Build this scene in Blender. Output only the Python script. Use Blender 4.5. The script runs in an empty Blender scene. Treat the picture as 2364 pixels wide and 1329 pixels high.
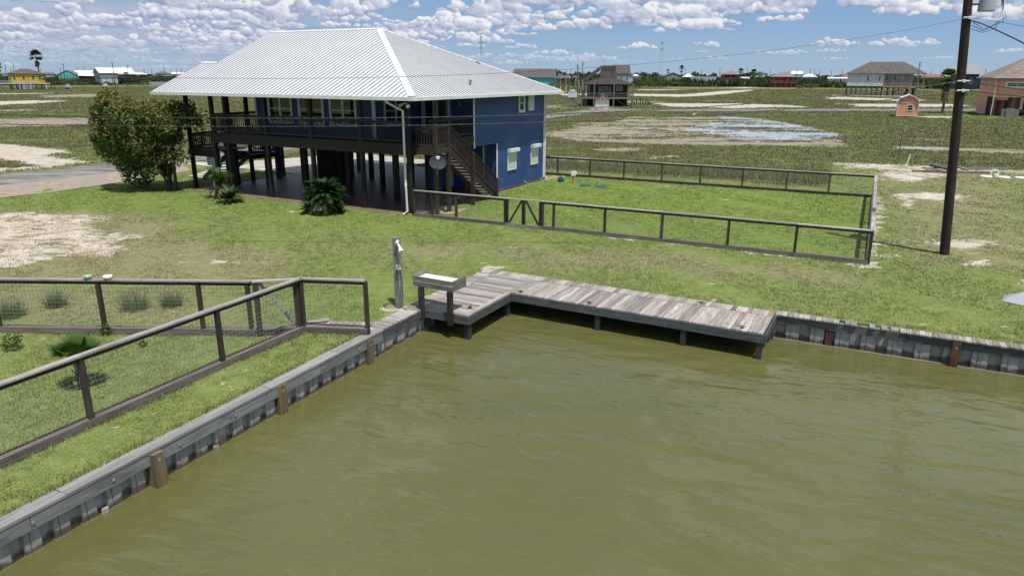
import bpy, math, random
import numpy as np
random.seed(7); RNG = np.random.default_rng(7)
scene = bpy.context.scene; COL = scene.collection
# ------------------------------------------------------------ camera, sky, sun
FPX = 1625.0; CX, CY, HC = 1182.0, 664.5, 6.6          # focal length in photo pixels, camera height (m)
PITCH = math.atan((CY-173.4)/FPX); ROLL = math.atan(.00454)
F_ = np.array([0, math.cos(PITCH), -math.sin(PITCH)]); R0 = np.array([1., 0, 0]); U0 = np.cross(R0, F_)
R_ = math.cos(ROLL)*R0 + math.sin(ROLL)*U0; U_ = -math.sin(ROLL)*R0 + math.cos(ROLL)*U0
EYE = np.array([0, 0, HC])
def ray(x, y): return F_ + R_*(x-CX)/FPX - U_*(y-CY)/FPX
def G(x, y, z=0.0):                                    # survey: where a sight line meets level z
    d = ray(x, y); return EYE + d*(z-HC)/d[2]
def D(x, y, Y):                                        # survey: sight line at distance Y
    d = ray(x, y); return EYE + d*Y/d[1]
from mathutils import Matrix, Vector
cam_d = bpy.data.cameras.new('camera'); cam = bpy.data.objects.new('camera', cam_d); COL.objects.link(cam)
m = Matrix.Identity(4)
for i in range(3): m[i][0] = R_[i]; m[i][1] = U_[i]; m[i][2] = -F_[i]; m[i][3] = EYE[i]
cam.matrix_world = m
cam_d.sensor_width = 36; cam_d.lens = 36*FPX/2364; cam_d.clip_start = .1; cam_d.clip_end = 12000
scene.camera = cam
scene.view_settings.view_transform = 'Standard'; scene.view_settings.look = 'None'
scene.view_settings.exposure = EXPO = 0.0; scene.view_settings.gamma = 1
SUN_AZ = math.atan2(.463, -.886); SUN_EL = math.radians(69)
sun_d = bpy.data.lights.new('sun', 'SUN'); sun_d.energy = 4.6; sun_d.angle = math.radians(.53); sun_d.color = (1, .965, .91)
sun = bpy.data.objects.new('sun', sun_d); COL.objects.link(sun)
sv = Vector((math.sin(SUN_AZ)*math.cos(SUN_EL), math.cos(SUN_AZ)*math.cos(SUN_EL), math.sin(SUN_EL)))
sun.rotation_euler = sv.to_track_quat('Z', 'Y').to_euler(); sun.location = (30, -40, 60)

class NT:                                              # small node-tree helper
    def __init__(s, tree): s.t = tree; s.n = tree.nodes; s.l = tree.links
    def a(s, typ, **k):
        n = s.n.new(typ)
        for kk, v in k.items():
            if kk.startswith('i_'): n.inputs[kk[2:].replace('_', ' ')].default_value = v
            else: setattr(n, kk, v)
        return n
    def c(s, o, i): s.l.new(o, i)
    def val(s, sock, v):
        if hasattr(v, 'node'): s.c(v, sock)
        else: sock.default_value = v
    def m(s, op, a, b=0.0, c=0.0, clamp=False):
        n = s.n.new('ShaderNodeMath'); n.operation = op; n.use_clamp = clamp
        s.val(n.inputs[0], a); s.val(n.inputs[1], b)
        if op in ('MULTIPLY_ADD', 'COMPARE', 'SMOOTH_MIN'): s.val(n.inputs[2], c)
        return n.outputs[0]
    def ss(s, x, lo, hi):                              # smoothstep
        n = s.n.new('ShaderNodeMapRange'); n.interpolation_type = 'SMOOTHSTEP'
        s.val(n.inputs[0], x); n.inputs[1].default_value = lo; n.inputs[2].default_value = hi
        return n.outputs[0]
    def mix(s, f, a, b):
        n = s.n.new('ShaderNodeMix'); n.data_type = 'RGBA'
        s.val(n.inputs[0], f)
        for sock, v in ((n.inputs[6], a), (n.inputs[7], b)):
            if hasattr(v, 'node'): s.c(v, sock)
            else: sock.default_value = (*v, 1) if len(v) == 3 else v
        return n.outputs[2]
    def noise(s, vec, scale, detail=4, rough=.55, dist=0):
        n = s.n.new('ShaderNodeTexNoise'); n.inputs['Scale'].default_value = scale; n.inputs['Detail'].default_value = detail
        n.inputs['Roughness'].default_value = rough; n.inputs['Distortion'].default_value = dist
        if vec is not None: s.c(vec, n.inputs['Vector'])
        return n.outputs[0]
    def vmul(s, v, k):
        n = s.n.new('ShaderNodeVectorMath'); n.operation = 'MULTIPLY'; s.c(v, n.inputs[0]); n.inputs[1].default_value = k; return n.outputs[0]
    def comb(s, x, y, z):
        n = s.n.new('ShaderNodeCombineXYZ')
        for i, v in enumerate((x, y, z)): s.val(n.inputs[i], v)
        return n.outputs[0]

world = bpy.data.worlds.new('World'); scene.world = world; world.use_nodes = True
w = NT(world.node_tree); w.n.clear()
out = w.a('ShaderNodeOutputWorld'); bg = w.a('ShaderNodeBackground'); bg.inputs[1].default_value = .105
sky = w.a('ShaderNodeTexSky', sky_type='NISHITA', sun_disc=False, sun_elevation=SUN_EL, sun_rotation=SUN_AZ, air_density=1.0, dust_density=.6, ozone_density=1.6)
def sky_nodes(w, dirv, skysock):                        # shared by the world and the cloud backdrop
    sep = w.a('ShaderNodeSeparateXYZ'); w.c(dirv, sep.inputs[0]); el = w.m('ARCSINE', sep.outputs[2])
    low = w.mix(w.ss(el, .0, .085), (3.5, 4.7, 6.0), (2.35, 3.95, 6.2))
    return w.mix(w.ss(el, .10, .5), low, skysock)
tc = w.a('ShaderNodeTexCoord')
colr = sky_nodes(w, tc.outputs['Generated'], sky.outputs[0])
hn = w.noise(w.vmul(tc.outputs['Generated'], (3, 3, 7)), 1, 4, .6); sepw = w.a('ShaderNodeSeparateXYZ'); w.c(tc.outputs['Generated'], sepw.inputs[0])
colr = w.mix(w.m('MULTIPLY', w.ss(hn, .42, .56), w.ss(sepw.outputs[2], .22, .4)), colr, (5.6, 5.9, 6.4))   # scattered unseen cloud overhead, added for the water to reflect
w.c(colr, bg.inputs[0]); w.c(bg.outputs[0], out.inputs[0]); world.cycles.sampling_method = 'MANUAL'; world.cycles.sample_map_resolution = 512

# ------------------------------------------------------------ object helpers
ORG = {}
def tag(o, label=None, cat=None, group=None, kind=None):
    if label: o['label'] = label
    if cat: o['category'] = cat
    if group: o['group'] = group
    if kind: o['kind'] = kind
    return o
def thing(name, label, cat, loc, group=None):
    o = bpy.data.objects.new(name, None); COL.objects.link(o); o.empty_display_size = .2
    o.location = Vector([float(c) for c in loc]); ORG[o] = np.array([float(c) for c in loc]); return tag(o, label, cat, group)
def unit(v): v = np.asarray(v, float); return v/np.linalg.norm(v)
class Fr:                                              # a local frame: origin + two level axes
    def __init__(s, o, ang=None, a=None):
        s.o = np.array(o, float)
        s.a = np.array(a, float) if a is not None else np.array([math.cos(ang), math.sin(ang), 0])
        s.b = np.array([-s.a[1], s.a[0], 0])
    def __call__(s, u, v, z): return s.o + u*s.a + v*s.b + np.array([0, 0, z])
WF = Fr((0, 0, 0), 0)
class MB:
    def __init__(s, fr=WF): s.fr = fr; s.v = []; s.f = []; s.uv = []; s.r = []; s.mi = []; s.cm = 0
    def face(s, pts, uvs=None, r=0., raw=False):
        n = len(s.v); s.v += [tuple(p) for p in pts] if raw else [tuple(s.fr(*p)) for p in pts]
        s.f.append(tuple(range(n, n+len(pts)))); s.mi.append(s.cm)
        if uvs is None: uvs = [(0, 0)]*len(pts)
        s.uv += uvs; s.r += [r]*len(pts)
    def hexa(s, P, L, r=None):                         # 8 corner points (xyz bits), edge lengths L
        r = random.random() if r is None else r; ou, ov = random.random()*20, random.random()*20
        k = int(np.argmax(L)); oth = [i for i in range(3) if i != k]
        def uvof(i):
            b = [(i >> j) & 1 for j in range(3)]
            return (ou+b[k]*L[k], ov+b[oth[0]]*L[oth[0]]+b[oth[1]]*L[oth[1]])
        for q in ((0, 2, 3, 1), (4, 5, 7, 6), (0, 1, 5, 4), (2, 6, 7, 3), (0, 4, 6, 2), (1, 3, 7, 5)):
            s.face([P[i] for i in q], [uvof(i) for i in q], r, raw=True)
    def box(s, u0, u1, v0, v1, z0, z1, r=None):
        P = [s.fr((u0, u1)[i & 1], (v0, v1)[(i >> 1) & 1], (z0, z1)[(i >> 2) & 1]) for i in range(8)]
        s.hexa(P, [abs(u1-u0), abs(v1-v0), abs(z1-z0)], r); return s
    def beam(s, p0, p1, w, h, up=(0, 0, 1), r=None, raw=False):   # centred on the line p0-p1
        if not raw: p0, p1 = s.fr(*p0), s.fr(*p1)
        p0, p1 = np.array(p0, float), np.array(p1, float); d = unit(p1-p0); up = np.array(up, float)
        if abs(d@up) > .99: up = np.array([0, 1., 0]) if s.fr is WF else s.fr.b
        x = unit(np.cross(d, up)); y = np.cross(x, d)
        P = [(p1 if i & 1 else p0) + x*((i >> 1 & 1)-.5)*w + y*((i >> 2 & 1)-.5)*h for i in range(8)]
        s.hexa(P, [np.linalg.norm(p1-p0), w, h], r); return s
    def tube(s, pts, r, n=8, raw=False, cap=True):
        pts = [np.array(p if raw else s.fr(*p), float) for p in pts]
        rr = r if hasattr(r, '__len__') else [r]*len(pts); rings = []; L = 0; base = len(s.v); up = np.array([.13, .21, .97])
        for i, p in enumerate(pts):
            d = unit(pts[min(i+1, len(pts)-1)]-pts[max(i-1, 0)])
            if abs(d@up) > .98: x = unit(np.cross(d, [1, .1, 0]))
            else: x = unit(np.cross(d, up))
            y = np.cross(d, x)
            for k in range(n):
                t = 2*math.pi*k/n; s.v.append(tuple(p+rr[i]*(math.cos(t)*x+math.sin(t)*y)))
        for i in range(len(pts)-1):
            l = np.linalg.norm(pts[i+1]-pts[i])
            for k in range(n):
                k2 = (k+1) % n
                s.f.append((base+i*n+k, base+i*n+k2, base+(i+1)*n+k2, base+(i+1)*n+k)); s.mi.append(s.cm)
                c = 2*math.pi*max(rr[i], .01)/n
                s.uv += [(L, k*c), (L, k*c+c), (L+l, k*c+c), (L+l, k*c)]; s.r += [.5]*4
            L += l
        if cap:
            for i, rev in ((0, 1), (len(pts)-1, 0)):
                q = [base+i*n+k for k in range(n)]
                if rev: q = q[::-1]
                s.f.append(tuple(q)); s.mi.append(s.cm); s.uv += [(0, 0)]*n; s.r += [.5]*n
        return s
    def lathe(s, c, prof, n=20, raw=False):            # prof: (radius, z)
        c = np.array(c if raw else s.fr(*c), float); base = len(s.v)
        for r, z in prof:
            for k in range(n): t = 2*math.pi*k/n; s.v.append((c[0]+r*math.cos(t), c[1]+r*math.sin(t), c[2]+z))
        for i in range(len(prof)-1):
            for k in range(n):
                k2 = (k+1) % n; s.f.append((base+i*n+k, base+i*n+k2, base+(i+1)*n+k2, base+(i+1)*n+k)); s.mi.append(s.cm)
                s.uv += [(0, 0)]*4; s.r += [.5]*4
        return s
    def build(s, name, mat, parent=None, smooth=False, **tg):
        V = np.array(s.v, dtype=np.float64)
        if parent is not None: og = ORG[parent]
        else: og = np.array([(V[:, 0].min()+V[:, 0].max())/2, (V[:, 1].min()+V[:, 1].max())/2, V[:, 2].min()])
        me = bpy.data.meshes.new(name); me.from_pydata((V-og).tolist(), [], s.f)
        uvl = me.uv_layers.new(name='UVMap'); uvl.data.foreach_set('uv', np.array(s.uv, dtype=np.float32).ravel())
        at = me.attributes.new('rnd', 'FLOAT', 'CORNER'); at.data.foreach_set('value', np.array(s.r, dtype=np.float32))
        for mt in (mat if isinstance(mat, (list, tuple)) else [mat]): me.materials.append(mt)
        if isinstance(mat, (list, tuple)): me.polygons.foreach_set('material_index', np.array(s.mi, dtype=np.int32))
        if smooth: me.polygons.foreach_set('use_smooth', np.ones(len(s.f), dtype=bool))
        me.update(); o = bpy.data.objects.new(name, me); COL.objects.link(o); ORG[o] = og
        if parent is not None: o.parent = parent
        else: o.location = Vector(og.tolist())
        return tag(o, tg.get('label'), tg.get('cat'), tg.get('group'), tg.get('kind'))
def np_mesh(name, V, Fq, mat, attrs={}, parent=None, **tg):    # numpy mesh: V (n,3), F (m,k) all same k
    V = np.asarray(V, float); og = ORG[parent] if parent is not None else np.array([V[:, 0].mean(), V[:, 1].mean(), V[:, 2].min()])
    me = bpy.data.meshes.new(name); k = Fq.shape[1]; nf = len(Fq)
    me.vertices.add(len(V)); me.vertices.foreach_set('co', (V-og).astype(np.float32).ravel())
    me.loops.add(nf*k); me.loops.foreach_set('vertex_index', Fq.astype(np.int32).ravel())
    me.polygons.add(nf); me.polygons.foreach_set('loop_start', np.arange(0, nf*k, k, dtype=np.int32))
    me.update(calc_edges=True)
    for n, a in attrs.items():
        at = me.attributes.new(n, 'FLOAT', 'POINT'); at.data.foreach_set('value', np.asarray(a, dtype=np.float32))
    me.materials.append(mat); o = bpy.data.objects.new(name, me); COL.objects.link(o); ORG[o] = og
    if parent is not None: o.parent = parent
    else: o.location = Vector(og.tolist())
    return tag(o, tg.get('label'), tg.get('cat'), tg.get('group'), tg.get('kind'))
def kids(o): return [c for c in bpy.data.objects if c.parent == o]
def copy_tree(o, loc=None, rz=None, sc=None, label=None, group=None, _ch=None):
    c = o.copy(); COL.objects.link(c)
    if loc is not None: c.location = Vector([float(t) for t in loc])
    if rz is not None: c.rotation_euler.z = rz
    if sc is not None: c.scale = (sc, sc, sc) if not hasattr(sc, '__len__') else sc
    if label: c['label'] = label
    if group: c['group'] = group
    for k in kids(o):
        d = k.copy(); COL.objects.link(d); d.parent = c
        for k2 in kids(k): e = k2.copy(); COL.objects.link(e); e.parent = d
    return c

# ------------------------------------------------------------ materials
def mat_new(name):
    mt = bpy.data.materials.new(name); mt.use_nodes = True; t = NT(mt.node_tree); t.p = mt.node_tree.nodes['Principled BSDF']; return mt, t
def bump(t, h, strength, dist=.02):
    b = t.a('ShaderNodeBump'); b.inputs['Strength'].default_value = strength; b.inputs['Distance'].default_value = dist
    t.c(h, b.inputs['Height']); t.c(b.outputs[0], t.p.inputs['Normal'])
def attr(t, n): a = t.a('ShaderNodeAttribute'); a.attribute_name = n; return a.outputs['Fac']
def mwood(name, c1, c2, c3=None, rough=.8, grain=26, var=.5, stain=0):
    mt, t = mat_new(name); uv = t.a('ShaderNodeUVMap').outputs[0]; rn = attr(t, 'rnd')
    sx = t.a('ShaderNodeSeparateXYZ'); t.c(uv, sx.inputs[0])
    off = t.m('MULTIPLY', rn, 37.0)
    n1 = t.noise(t.comb(t.m('MULTIPLY', sx.outputs[0], 1.3), t.m('MULTIPLY', sx.outputs[1], grain), off), 1, 5, .65, .6)
    n2 = t.noise(t.comb(t.m('MULTIPLY', sx.outputs[0], 1.1), t.m('MULTIPLY', sx.outputs[1], 3.2), off), 1, 4, .6)
    f = t.ss(n1, .3, .7); col = t.mix(f, c1, c2)
    col = t.mix(t.m('MULTIPLY', t.ss(n2, .52, .75), .75), col, c3 or c1)
    br = t.m('ADD', 1-var/2, t.m('MULTIPLY', rn, var))
    v = t.a('ShaderNodeVectorMath', operation='SCALE'); t.c(col, v.inputs[0]); t.c(br, v.inputs[3]); col = v.outputs[0]
    if stain:
        geo = t.a('ShaderNodeNewGeometry'); ns = t.noise(t.vmul(geo.outputs['Position'], (3, 3, 6)), 1, 5, .7)
        col = t.mix(t.m('MULTIPLY', t.ss(ns, .56, .72), stain), col, (.03, .03, .028))
    t.c(col, t.p.inputs['Base Color']); t.p.inputs['Roughness'].default_value = rough
    bump(t, n1, .35, .006); return mt
def mplain(name, c, rough=.6, metal=0, var=.15, scale=2.5, c2=None, bmp=.1, spec=.5):
    mt, t = mat_new(name); geo = t.a('ShaderNodeNewGeometry')
    n = t.noise(geo.outputs['Position'], scale, 6, .62)
    d = c2 or tuple(x*(1-var*2) for x in c); l = tuple(min(1, x*(1+var*.6)) for x in c)
    t.c(t.mix(t.ss(n, .28, .72), d, l), t.p.inputs['Base Color']); t.p.inputs['Roughness'].default_value = rough
    t.p.inputs['Metallic'].default_value = metal; t.p.inputs['Specular IOR Level'].default_value = spec
    if bmp: bump(t, t.noise(geo.outputs['Position'], scale*12, 4), bmp, .01)
    return mt
def mleaf(name, c1, c2, c3=None, rough=.55, trans=.25):
    mt, t = mat_new(name); rn = attr(t, 'rnd'); geo = t.a('ShaderNodeNewGeometry')
    n = t.noise(geo.outputs['Position'], .9, 3)
    col = t.mix(rn, c1, c2)
    if c3: col = t.mix(t.ss(t.m('ADD', n, t.m('MULTIPLY', attr(t, 'tip'), .55)), .62, .95), col, c3)
    t.c(col, t.p.inputs['Base Color']); t.p.inputs['Roughness'].default_value = rough; t.p.inputs['Specular IOR Level'].default_value = .3
    tr = t.a('ShaderNodeBsdfTranslucent'); t.c(col, tr.inputs[0]); mx = t.a('ShaderNodeMixShader'); mx.inputs[0].default_value = trans
    t.c(t.p.outputs[0], mx.inputs[1]); t.c(tr.outputs[0], mx.inputs[2]); t.c(mx.outputs[0], t.n['Material Output'].inputs[0]); return mt
M = {}
M['dock'] = mwood('dock_wood', (.43, .40, .375), (.165, .14, .122), (.31, .175, .10), grain=30, var=.8)
M['cap'] = mwood('cap_wood', (.33, .325, .32), (.165, .158, .152), (.20, .19, .18), grain=38, var=.4)
M['dockleg'] = mwood('dock_leg_wood', (.045, .048, .045), (.02, .022, .02), grain=20)
M['tablewood'] = mwood('table_wood', (.27, .255, .24), (.14, .13, .12), (.10, .085, .075), grain=24)
M['wale'] = mwood('wale_wood', (.10, .108, .104), (.048, .054, .053), (.04, .04, .038), grain=20, var=.35, stain=.7)
M['walelight'] = mwood('wale_light_wood', (.27, .275, .26), (.165, .17, .16), (.11, .11, .10), grain=20, var=.35, stain=.45)
M['fence'] = mwood('fence_wood', (.060, .045, .038), (.026, .019, .016), (.10, .082, .07), grain=22, var=.6)
M['kick'] = mwood('kick_board_wood', (.20, .165, .15), (.095, .075, .068), (.09, .065, .055), grain=26, var=.5)
M['rail'] = mwood('rail_wood', (.46, .42, .395), (.25, .22, .205), (.17, .14, .125), grain=26, var=.5)
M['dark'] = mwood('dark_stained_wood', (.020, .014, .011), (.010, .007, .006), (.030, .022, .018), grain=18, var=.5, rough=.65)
M['brown'] = mwood('brown_stained_wood', (.046, .030, .023), (.024, .015, .011), (.06, .042, .034), grain=18, var=.4, rough=.65)
M['tread'] = mwood('tread_wood', (.22, .18, .15), (.12, .1, .085), grain=20)
M['pile'] = mwood('piling_wood', (.23, .165, .085), (.105, .065, .030), (.15, .175, .115), grain=14, var=.4, stain=.5)
M['rust'] = mwood('rusty_piling_wood', (.12, .045, .02), (.035, .018, .012), (.18, .07, .03), grain=14, var=.4, stain=.5)
M['pole'] = mwood('pole_wood', (.034, .018, .013), (.009, .006, .006), (.052, .036, .03), grain=9, var=.1)
M['farpole'] = mwood('far_pole_wood', (.11, .09, .075), (.05, .04, .035), grain=9, var=.1)
M['greypost'] = mwood('grey_post_wood', (.25, .25, .225), (.15, .15, .135), (.10, .10, .09), grain=22, var=.1)
M['white'] = mplain('white_paint', (.74, .74, .73), .45, var=.06)
M['shutterslat'] = mplain('shutter_slats', (.60, .61, .60), .5, var=.04)
M['roof'] = mplain('white_metal_roof', (.625, .63, .645), .45, var=.035, scale=.6, bmp=0)
M['seam'] = mplain('seam_shade_metal', (.26, .27, .29), .6, var=.1)  # darker than the roof: rib shading and shadow line put into the colour
M['vinyl'] = mplain('grey_sheet_pile', (.31, .30, .33), .5, var=.14, scale=1.6, c2=(.20, .185, .20))
M['glass'] = mplain('window_glass', (.018, .022, .022), .04, var=.1, bmp=0, spec=.9)
M['shade'] = mplain('window_blind', (.40, .40, .38), .6, var=.1)
M['metal'] = mplain('galvanised_wire', (.34, .35, .35), .45, metal=.3, var=.1)
M['greymetal'] = mplain('grey_painted_metal', (.33, .37, .37), .45, var=.1)
M['black'] = mplain('black_iron', (.012, .012, .014), .5, var=.1)
M['cable'] = mplain('aluminium_cable', (.05, .05, .055), .5, var=.3, scale=6)
M['bluecable'] = mplain('dark_insulated_cable', (.012, .02, .05), .5)
M['concrete'] = mplain('pale_concrete', (.50, .47, .42), .9, var=.15, scale=1.2)
M['drive'] = mplain('driveway_concrete', (.46, .42, .36), .9, var=.15, scale=.6)
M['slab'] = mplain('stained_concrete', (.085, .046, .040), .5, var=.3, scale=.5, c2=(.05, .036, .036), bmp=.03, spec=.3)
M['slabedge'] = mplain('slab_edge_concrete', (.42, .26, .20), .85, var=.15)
M['trans'] = mplain('transformer_grey_paint', (.42, .45, .48), .4, var=.08)
M['dish'] = mplain('dish_grey_paint', (.034, .038, .047), .8, var=.08)
M['green'] = mplain('green_plastic', (.01, .11, .085), .4, var=.1)
M['teal'] = mplain('teal_paint', (.06, .42, .45), .6, var=.08)
M['navy'] = mplain('navy_paint', (.02, .027, .055), .6, var=.08)
M['bowlg'] = mplain('green_ceramic', (.30, .40, .30), .3, var=.05); M['bowlw'] = mplain('white_ceramic', (.75, .75, .72), .3, var=.04)
M['rock'] = mplain('pale_rock', (.45, .33, .26), .9, var=.3, scale=8)
M['red'] = mplain('red_paint', (.45, .02, .02), .5); M['signg'] = mplain('green_sign_paint', (.01, .20, .14), .5)
M['rope'] = mplain('yellow_rope', (.55, .52, .33), .8, var=.2, scale=20)
M['boatgrey'] = mplain('weathered_grey_boards', (.36, .36, .39), .7, var=.15)
M['shingle'] = mplain('grey_shingle', (.115, .105, .10), .9, var=.25, scale=1.5); M['shinglebrown'] = mplain('brown_shingle', (.25, .20, .18), .9, var=.22, scale=1.4)
M['shingledark'] = mplain('dark_shingle', (.055, .045, .042), .9, var=.3, scale=1.5); M['shinglelight'] = mplain('pale_shingle', (.38, .37, .38), .9, var=.2)
M['metalroof'] = mplain('far_white_metal_roof', (.72, .73, .75), .5, var=.05)
M['trunk'] = mwood('bark', (.10, .08, .06), (.05, .04, .03), grain=8)
def mblue():
    mt, t = mat_new('blue_lap_siding'); geo = t.a('ShaderNodeNewGeometry')
    n = t.noise(t.vmul(geo.outputs['Position'], (.5, .5, .8)), 1, 4)
    col = t.mix(t.ss(n, .3, .7), (.019, .056, .172), (.030, .082, .228))
    col = t.mix(t.m('MULTIPLY', attr(t, 'rnd'), .35), col, (.036, .088, .245))
    t.c(col, t.p.inputs['Base Color']); t.p.inputs['Roughness'].default_value = .55
    bump(t, t.noise(t.vmul(geo.outputs['Position'], (6, 6, 40)), 1, 4), .25, .004); return mt
M['blue'] = mblue()
def mwater(name, deep, deep2, bscale=1.0, bstr=.5, rough=.06, pond=False):
    mt, t = mat_new(name); geo = t.a('ShaderNodeNewGeometry'); P = geo.outputs['Position']
    n = t.noise(t.vmul(P, (.10, .16, 0)), 1, 5, .55, .6)
    t.c(t.mix(t.ss(n, .3, .7), deep, deep2), t.p.inputs['Base Color'])
    t.p.inputs['Roughness'].default_value = rough; t.p.inputs['IOR'].default_value = 1.5
    rot = t.a('ShaderNodeVectorRotate', rotation_type='Z_AXIS'); t.c(P, rot.inputs[0]); rot.inputs['Angle'].default_value = .35
    w0 = t.noise(t.vmul(rot.outputs[0], (.75*bscale, 1.5*bscale, 0)), 1, 1.5, .45, .3)
    w1 = t.noise(t.vmul(rot.outputs[0], (1.7*bscale, 4.2*bscale, 3)), 1, 2, .5, .3)
    w2 = t.noise(t.vmul(rot.outputs[0], (6*bscale, 14*bscale, 0)), 1, 2, .5, .2)
    w3 = t.noise(t.vmul(rot.outputs[0], (.25*bscale, .45*bscale, 0)), 1, 3)
    amp = t.ss(w3, .38, .62)
    h = t.m('ADD', t.m('MULTIPLY', w0, 1.3), t.m('MULTIPLY', t.m('ADD', t.m('MULTIPLY', w1, .55), t.m('MULTIPLY', w2, .16)), t.m('ADD', .35, t.m('MULTIPLY', amp, .9))))
    bump(t, h, bstr, .10)
    if pond:
        isl = t.noise(t.vmul(P, (.22, .5, 0)), 1, 8, .72, .7); tr = t.a('ShaderNodeBsdfTransparent'); mx = t.a('ShaderNodeMixShader'); t.c(t.ss(isl, .55, .565), mx.inputs[0]); t.c(t.p.outputs[0], mx.inputs[1]); t.c(tr.outputs[0], mx.inputs[2]); t.c(mx.outputs[0], t.n['Material Output'].inputs[0])
    return mt
M['water'] = mwater('muddy_green_water', (.100, .100, .030), (.122, .120, .044), bstr=.62)
M['pond'] = mwater('shallow_pond_water', (.42, .42, .42), (.50, .50, .50), .5, .25, .12, True)
M['lawn'] = None

# ------------------------------------------------------------ cumulus field on a far backdrop
def fnoise(shape, cell, octs, rng, pers=.55):
    out = np.zeros(shape); amp = 1; tot = 0
    for o in range(octs):
        c = (max(1.0, cell[0]/2**o), max(1.0, cell[1]/2**o)); g = rng.random((int(shape[0]/c[0])+3, int(shape[1]/c[1])+3))
        y = np.arange(shape[0])/c[0]; x = np.arange(shape[1])/c[1]; yi = y.astype(int); xi = x.astype(int); fy = y-yi; fx = x-xi; fy = fy*fy*(3-2*fy); fx = fx*fx*(3-2*fx)
        a = g[yi][:, xi]; b_ = g[yi][:, xi+1]; c_ = g[yi+1][:, xi]; d = g[yi+1][:, xi+1]
        out += amp*((a*(1-fx)+b_*fx)*(1-fy)[:, None]+(c_*(1-fx)+d*fx)*fy[:, None]); tot += amp; amp *= pers
        if c[0] <= 1 and c[1] <= 1: break
    return out/tot-.5
def clouds():
    rng = np.random.default_rng(21); st = .045; e0, e1 = -1.2, 15.0; a0, a1 = -52., 52.
    E = np.arange(e0, e1, st); A = np.arange(a0, a1, st); ne, na_ = len(E), len(A)
    alpha = np.zeros((ne, na_)); shd = np.zeros((ne, na_)); wx = fnoise((ne, na_), (28, 42), 5, rng, .5); wy = fnoise((ne, na_), (28, 42), 5, rng, .5); fine = fnoise((ne, na_), (9, 12), 4, rng, .62); mid = fnoise((ne, na_), (34, 60), 3, rng, .5)
    L = np.array([.50, .80, .33]); L /= np.linalg.norm(L); cl = []
    def row(e, n, wd, ht, lo=-52, hi=52, jit=.3):
        for i in range(n): cl.append((e+rng.normal(0, jit*ht), rng.uniform(lo, hi), wd*rng.uniform(.45, 1.6), ht*rng.uniform(.55, 1.35)))
    # far to near; az lo..hi in degrees (picture spans about -36..36)
    row(.35, 26, 3.0, .22, -52, -3); row(.75, 30, 3.2, .30, -52, 2); row(1.15, 34, 3.4, .38, -52, 6); row(1.1, 10, 1.8, .26, -4, 52); row(1.5, 38, 3.6, .46, -52, -6); row(1.55, 9, 2.0, .36, -8, 52)
    row(1.95, 30, 4, .60, -52, -8); row(2.0, 20, 2.2, .6, -12, 52, .12); row(2.35, 26, 4.4, .62, -52, -2); row(2.8, 24, 4.8, .8, -52, 0); row(3.3, 20, 4.6, .9, -52, 6)
    row(3.75, 14, 4.6, 1.0, -52, 14); row(3.6, 14, 4.6, .9, -8, 52, .2); row(4.35, 30, 5.8, 1.3, -52, 52, .2); row(4.2, 11, 5.5, 1.25, 2, 40, .2); row(5.2, 34, 6.8, 1.6, -52, 52, .2); row(6.4, 22, 8, 2.0); row(8.2, 16, 9, 2.6); row(10.5, 10, 11, 3.0)
    for e, a, wd, ht in cl:
        i0 = max(0, int((e-.35*ht-e0)/st)); i1 = min(ne, int((e+1.6*ht-e0)/st)+1); j0 = max(0, int((a-wd*.75-a0)/st)); j1 = min(na_, int((a+wd*.75-a0)/st)+1)
        if i1-i0 < 3 or j1-j0 < 3: continue
        EE = (E[i0:i1, None]-e)+wy[i0:i1, j0:j1]*ht*.95; AA = (A[None, j0:j1]-a)+wx[i0:i1, j0:j1]*ht*1.7
        n = int(np.clip(wd/ht*3.2, 7, 26)); D_ = np.full(EE.shape, -9.); NX = np.zeros(EE.shape); NY = np.zeros(EE.shape); NZ = np.ones(EE.shape)
        for k in range(n):
            f = rng.uniform(-1, 1); env = (1-f*f)**.5; cx = f*wd*.5; r = ht*(.16+.36*rng.random())*(.45+.55*env); cy = rng.random()**1.3*max(0, ht*env-r)+r*.25
            dx = (AA-cx)/(r*1.45); dy = (EE-cy)/r; q = 1-dx*dx-dy*dy; z = q+rng.random()*.25; m_ = z > D_
            D_ = np.where(m_, z, D_); NX = np.where(m_, dx, NX); NY = np.where(m_, dy, NY); NZ = np.where(m_, np.sqrt(np.clip(q, 0, 1)), NZ)
        base = np.clip((E[i0:i1, None]-e+mid[i0:i1, j0:j1]*ht*.35)/(ht*.16)+.6, 0, 1); al = np.clip(D_/.58, 0, 1)*base; al = al*al*(3-2*al)
        s = NX*L[0]+NY*L[1]+NZ*L[2]; hgt = np.clip((E[i0:i1, None]-e)/ht, 0, 1.2)
        sh = .34+.40*s+.42*hgt+fine[i0:i1, j0:j1]*.55+mid[i0:i1, j0:j1]*.3-.12*np.clip(-NY, 0, 1)
        sh = np.clip(sh, 0, 1); fade = np.clip(e/2.6, .45, 1); shd[i0:i1, j0:j1] = shd[i0:i1, j0:j1]*(1-al)+sh*al; alpha[i0:i1, j0:j1] = alpha[i0:i1, j0:j1]*(1-al)+al*(al*0+fade)
    # thin veil on the left, more holes on the right
    veil = np.clip((-A[None, :]-2)/28, 0, 1)*np.clip(E[:, None]/2, 0.35, 1)*(.58+.5*np.clip(fnoise((ne, na_), (14, 90), 4, rng)+.5, 0, 1)); shv = .34+.5*fnoise((ne, na_), (12, 60), 5, rng, .6)
    k = veil*(1-alpha); shd = np.where(alpha+k > 0, (shd*alpha+shv*k)/np.maximum(alpha+k, 1e-6), 0); alpha = np.clip(alpha+k, 0, 1)
    alpha *= np.clip((e1-E[:, None]-.3)/3, 0, 1)
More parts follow.
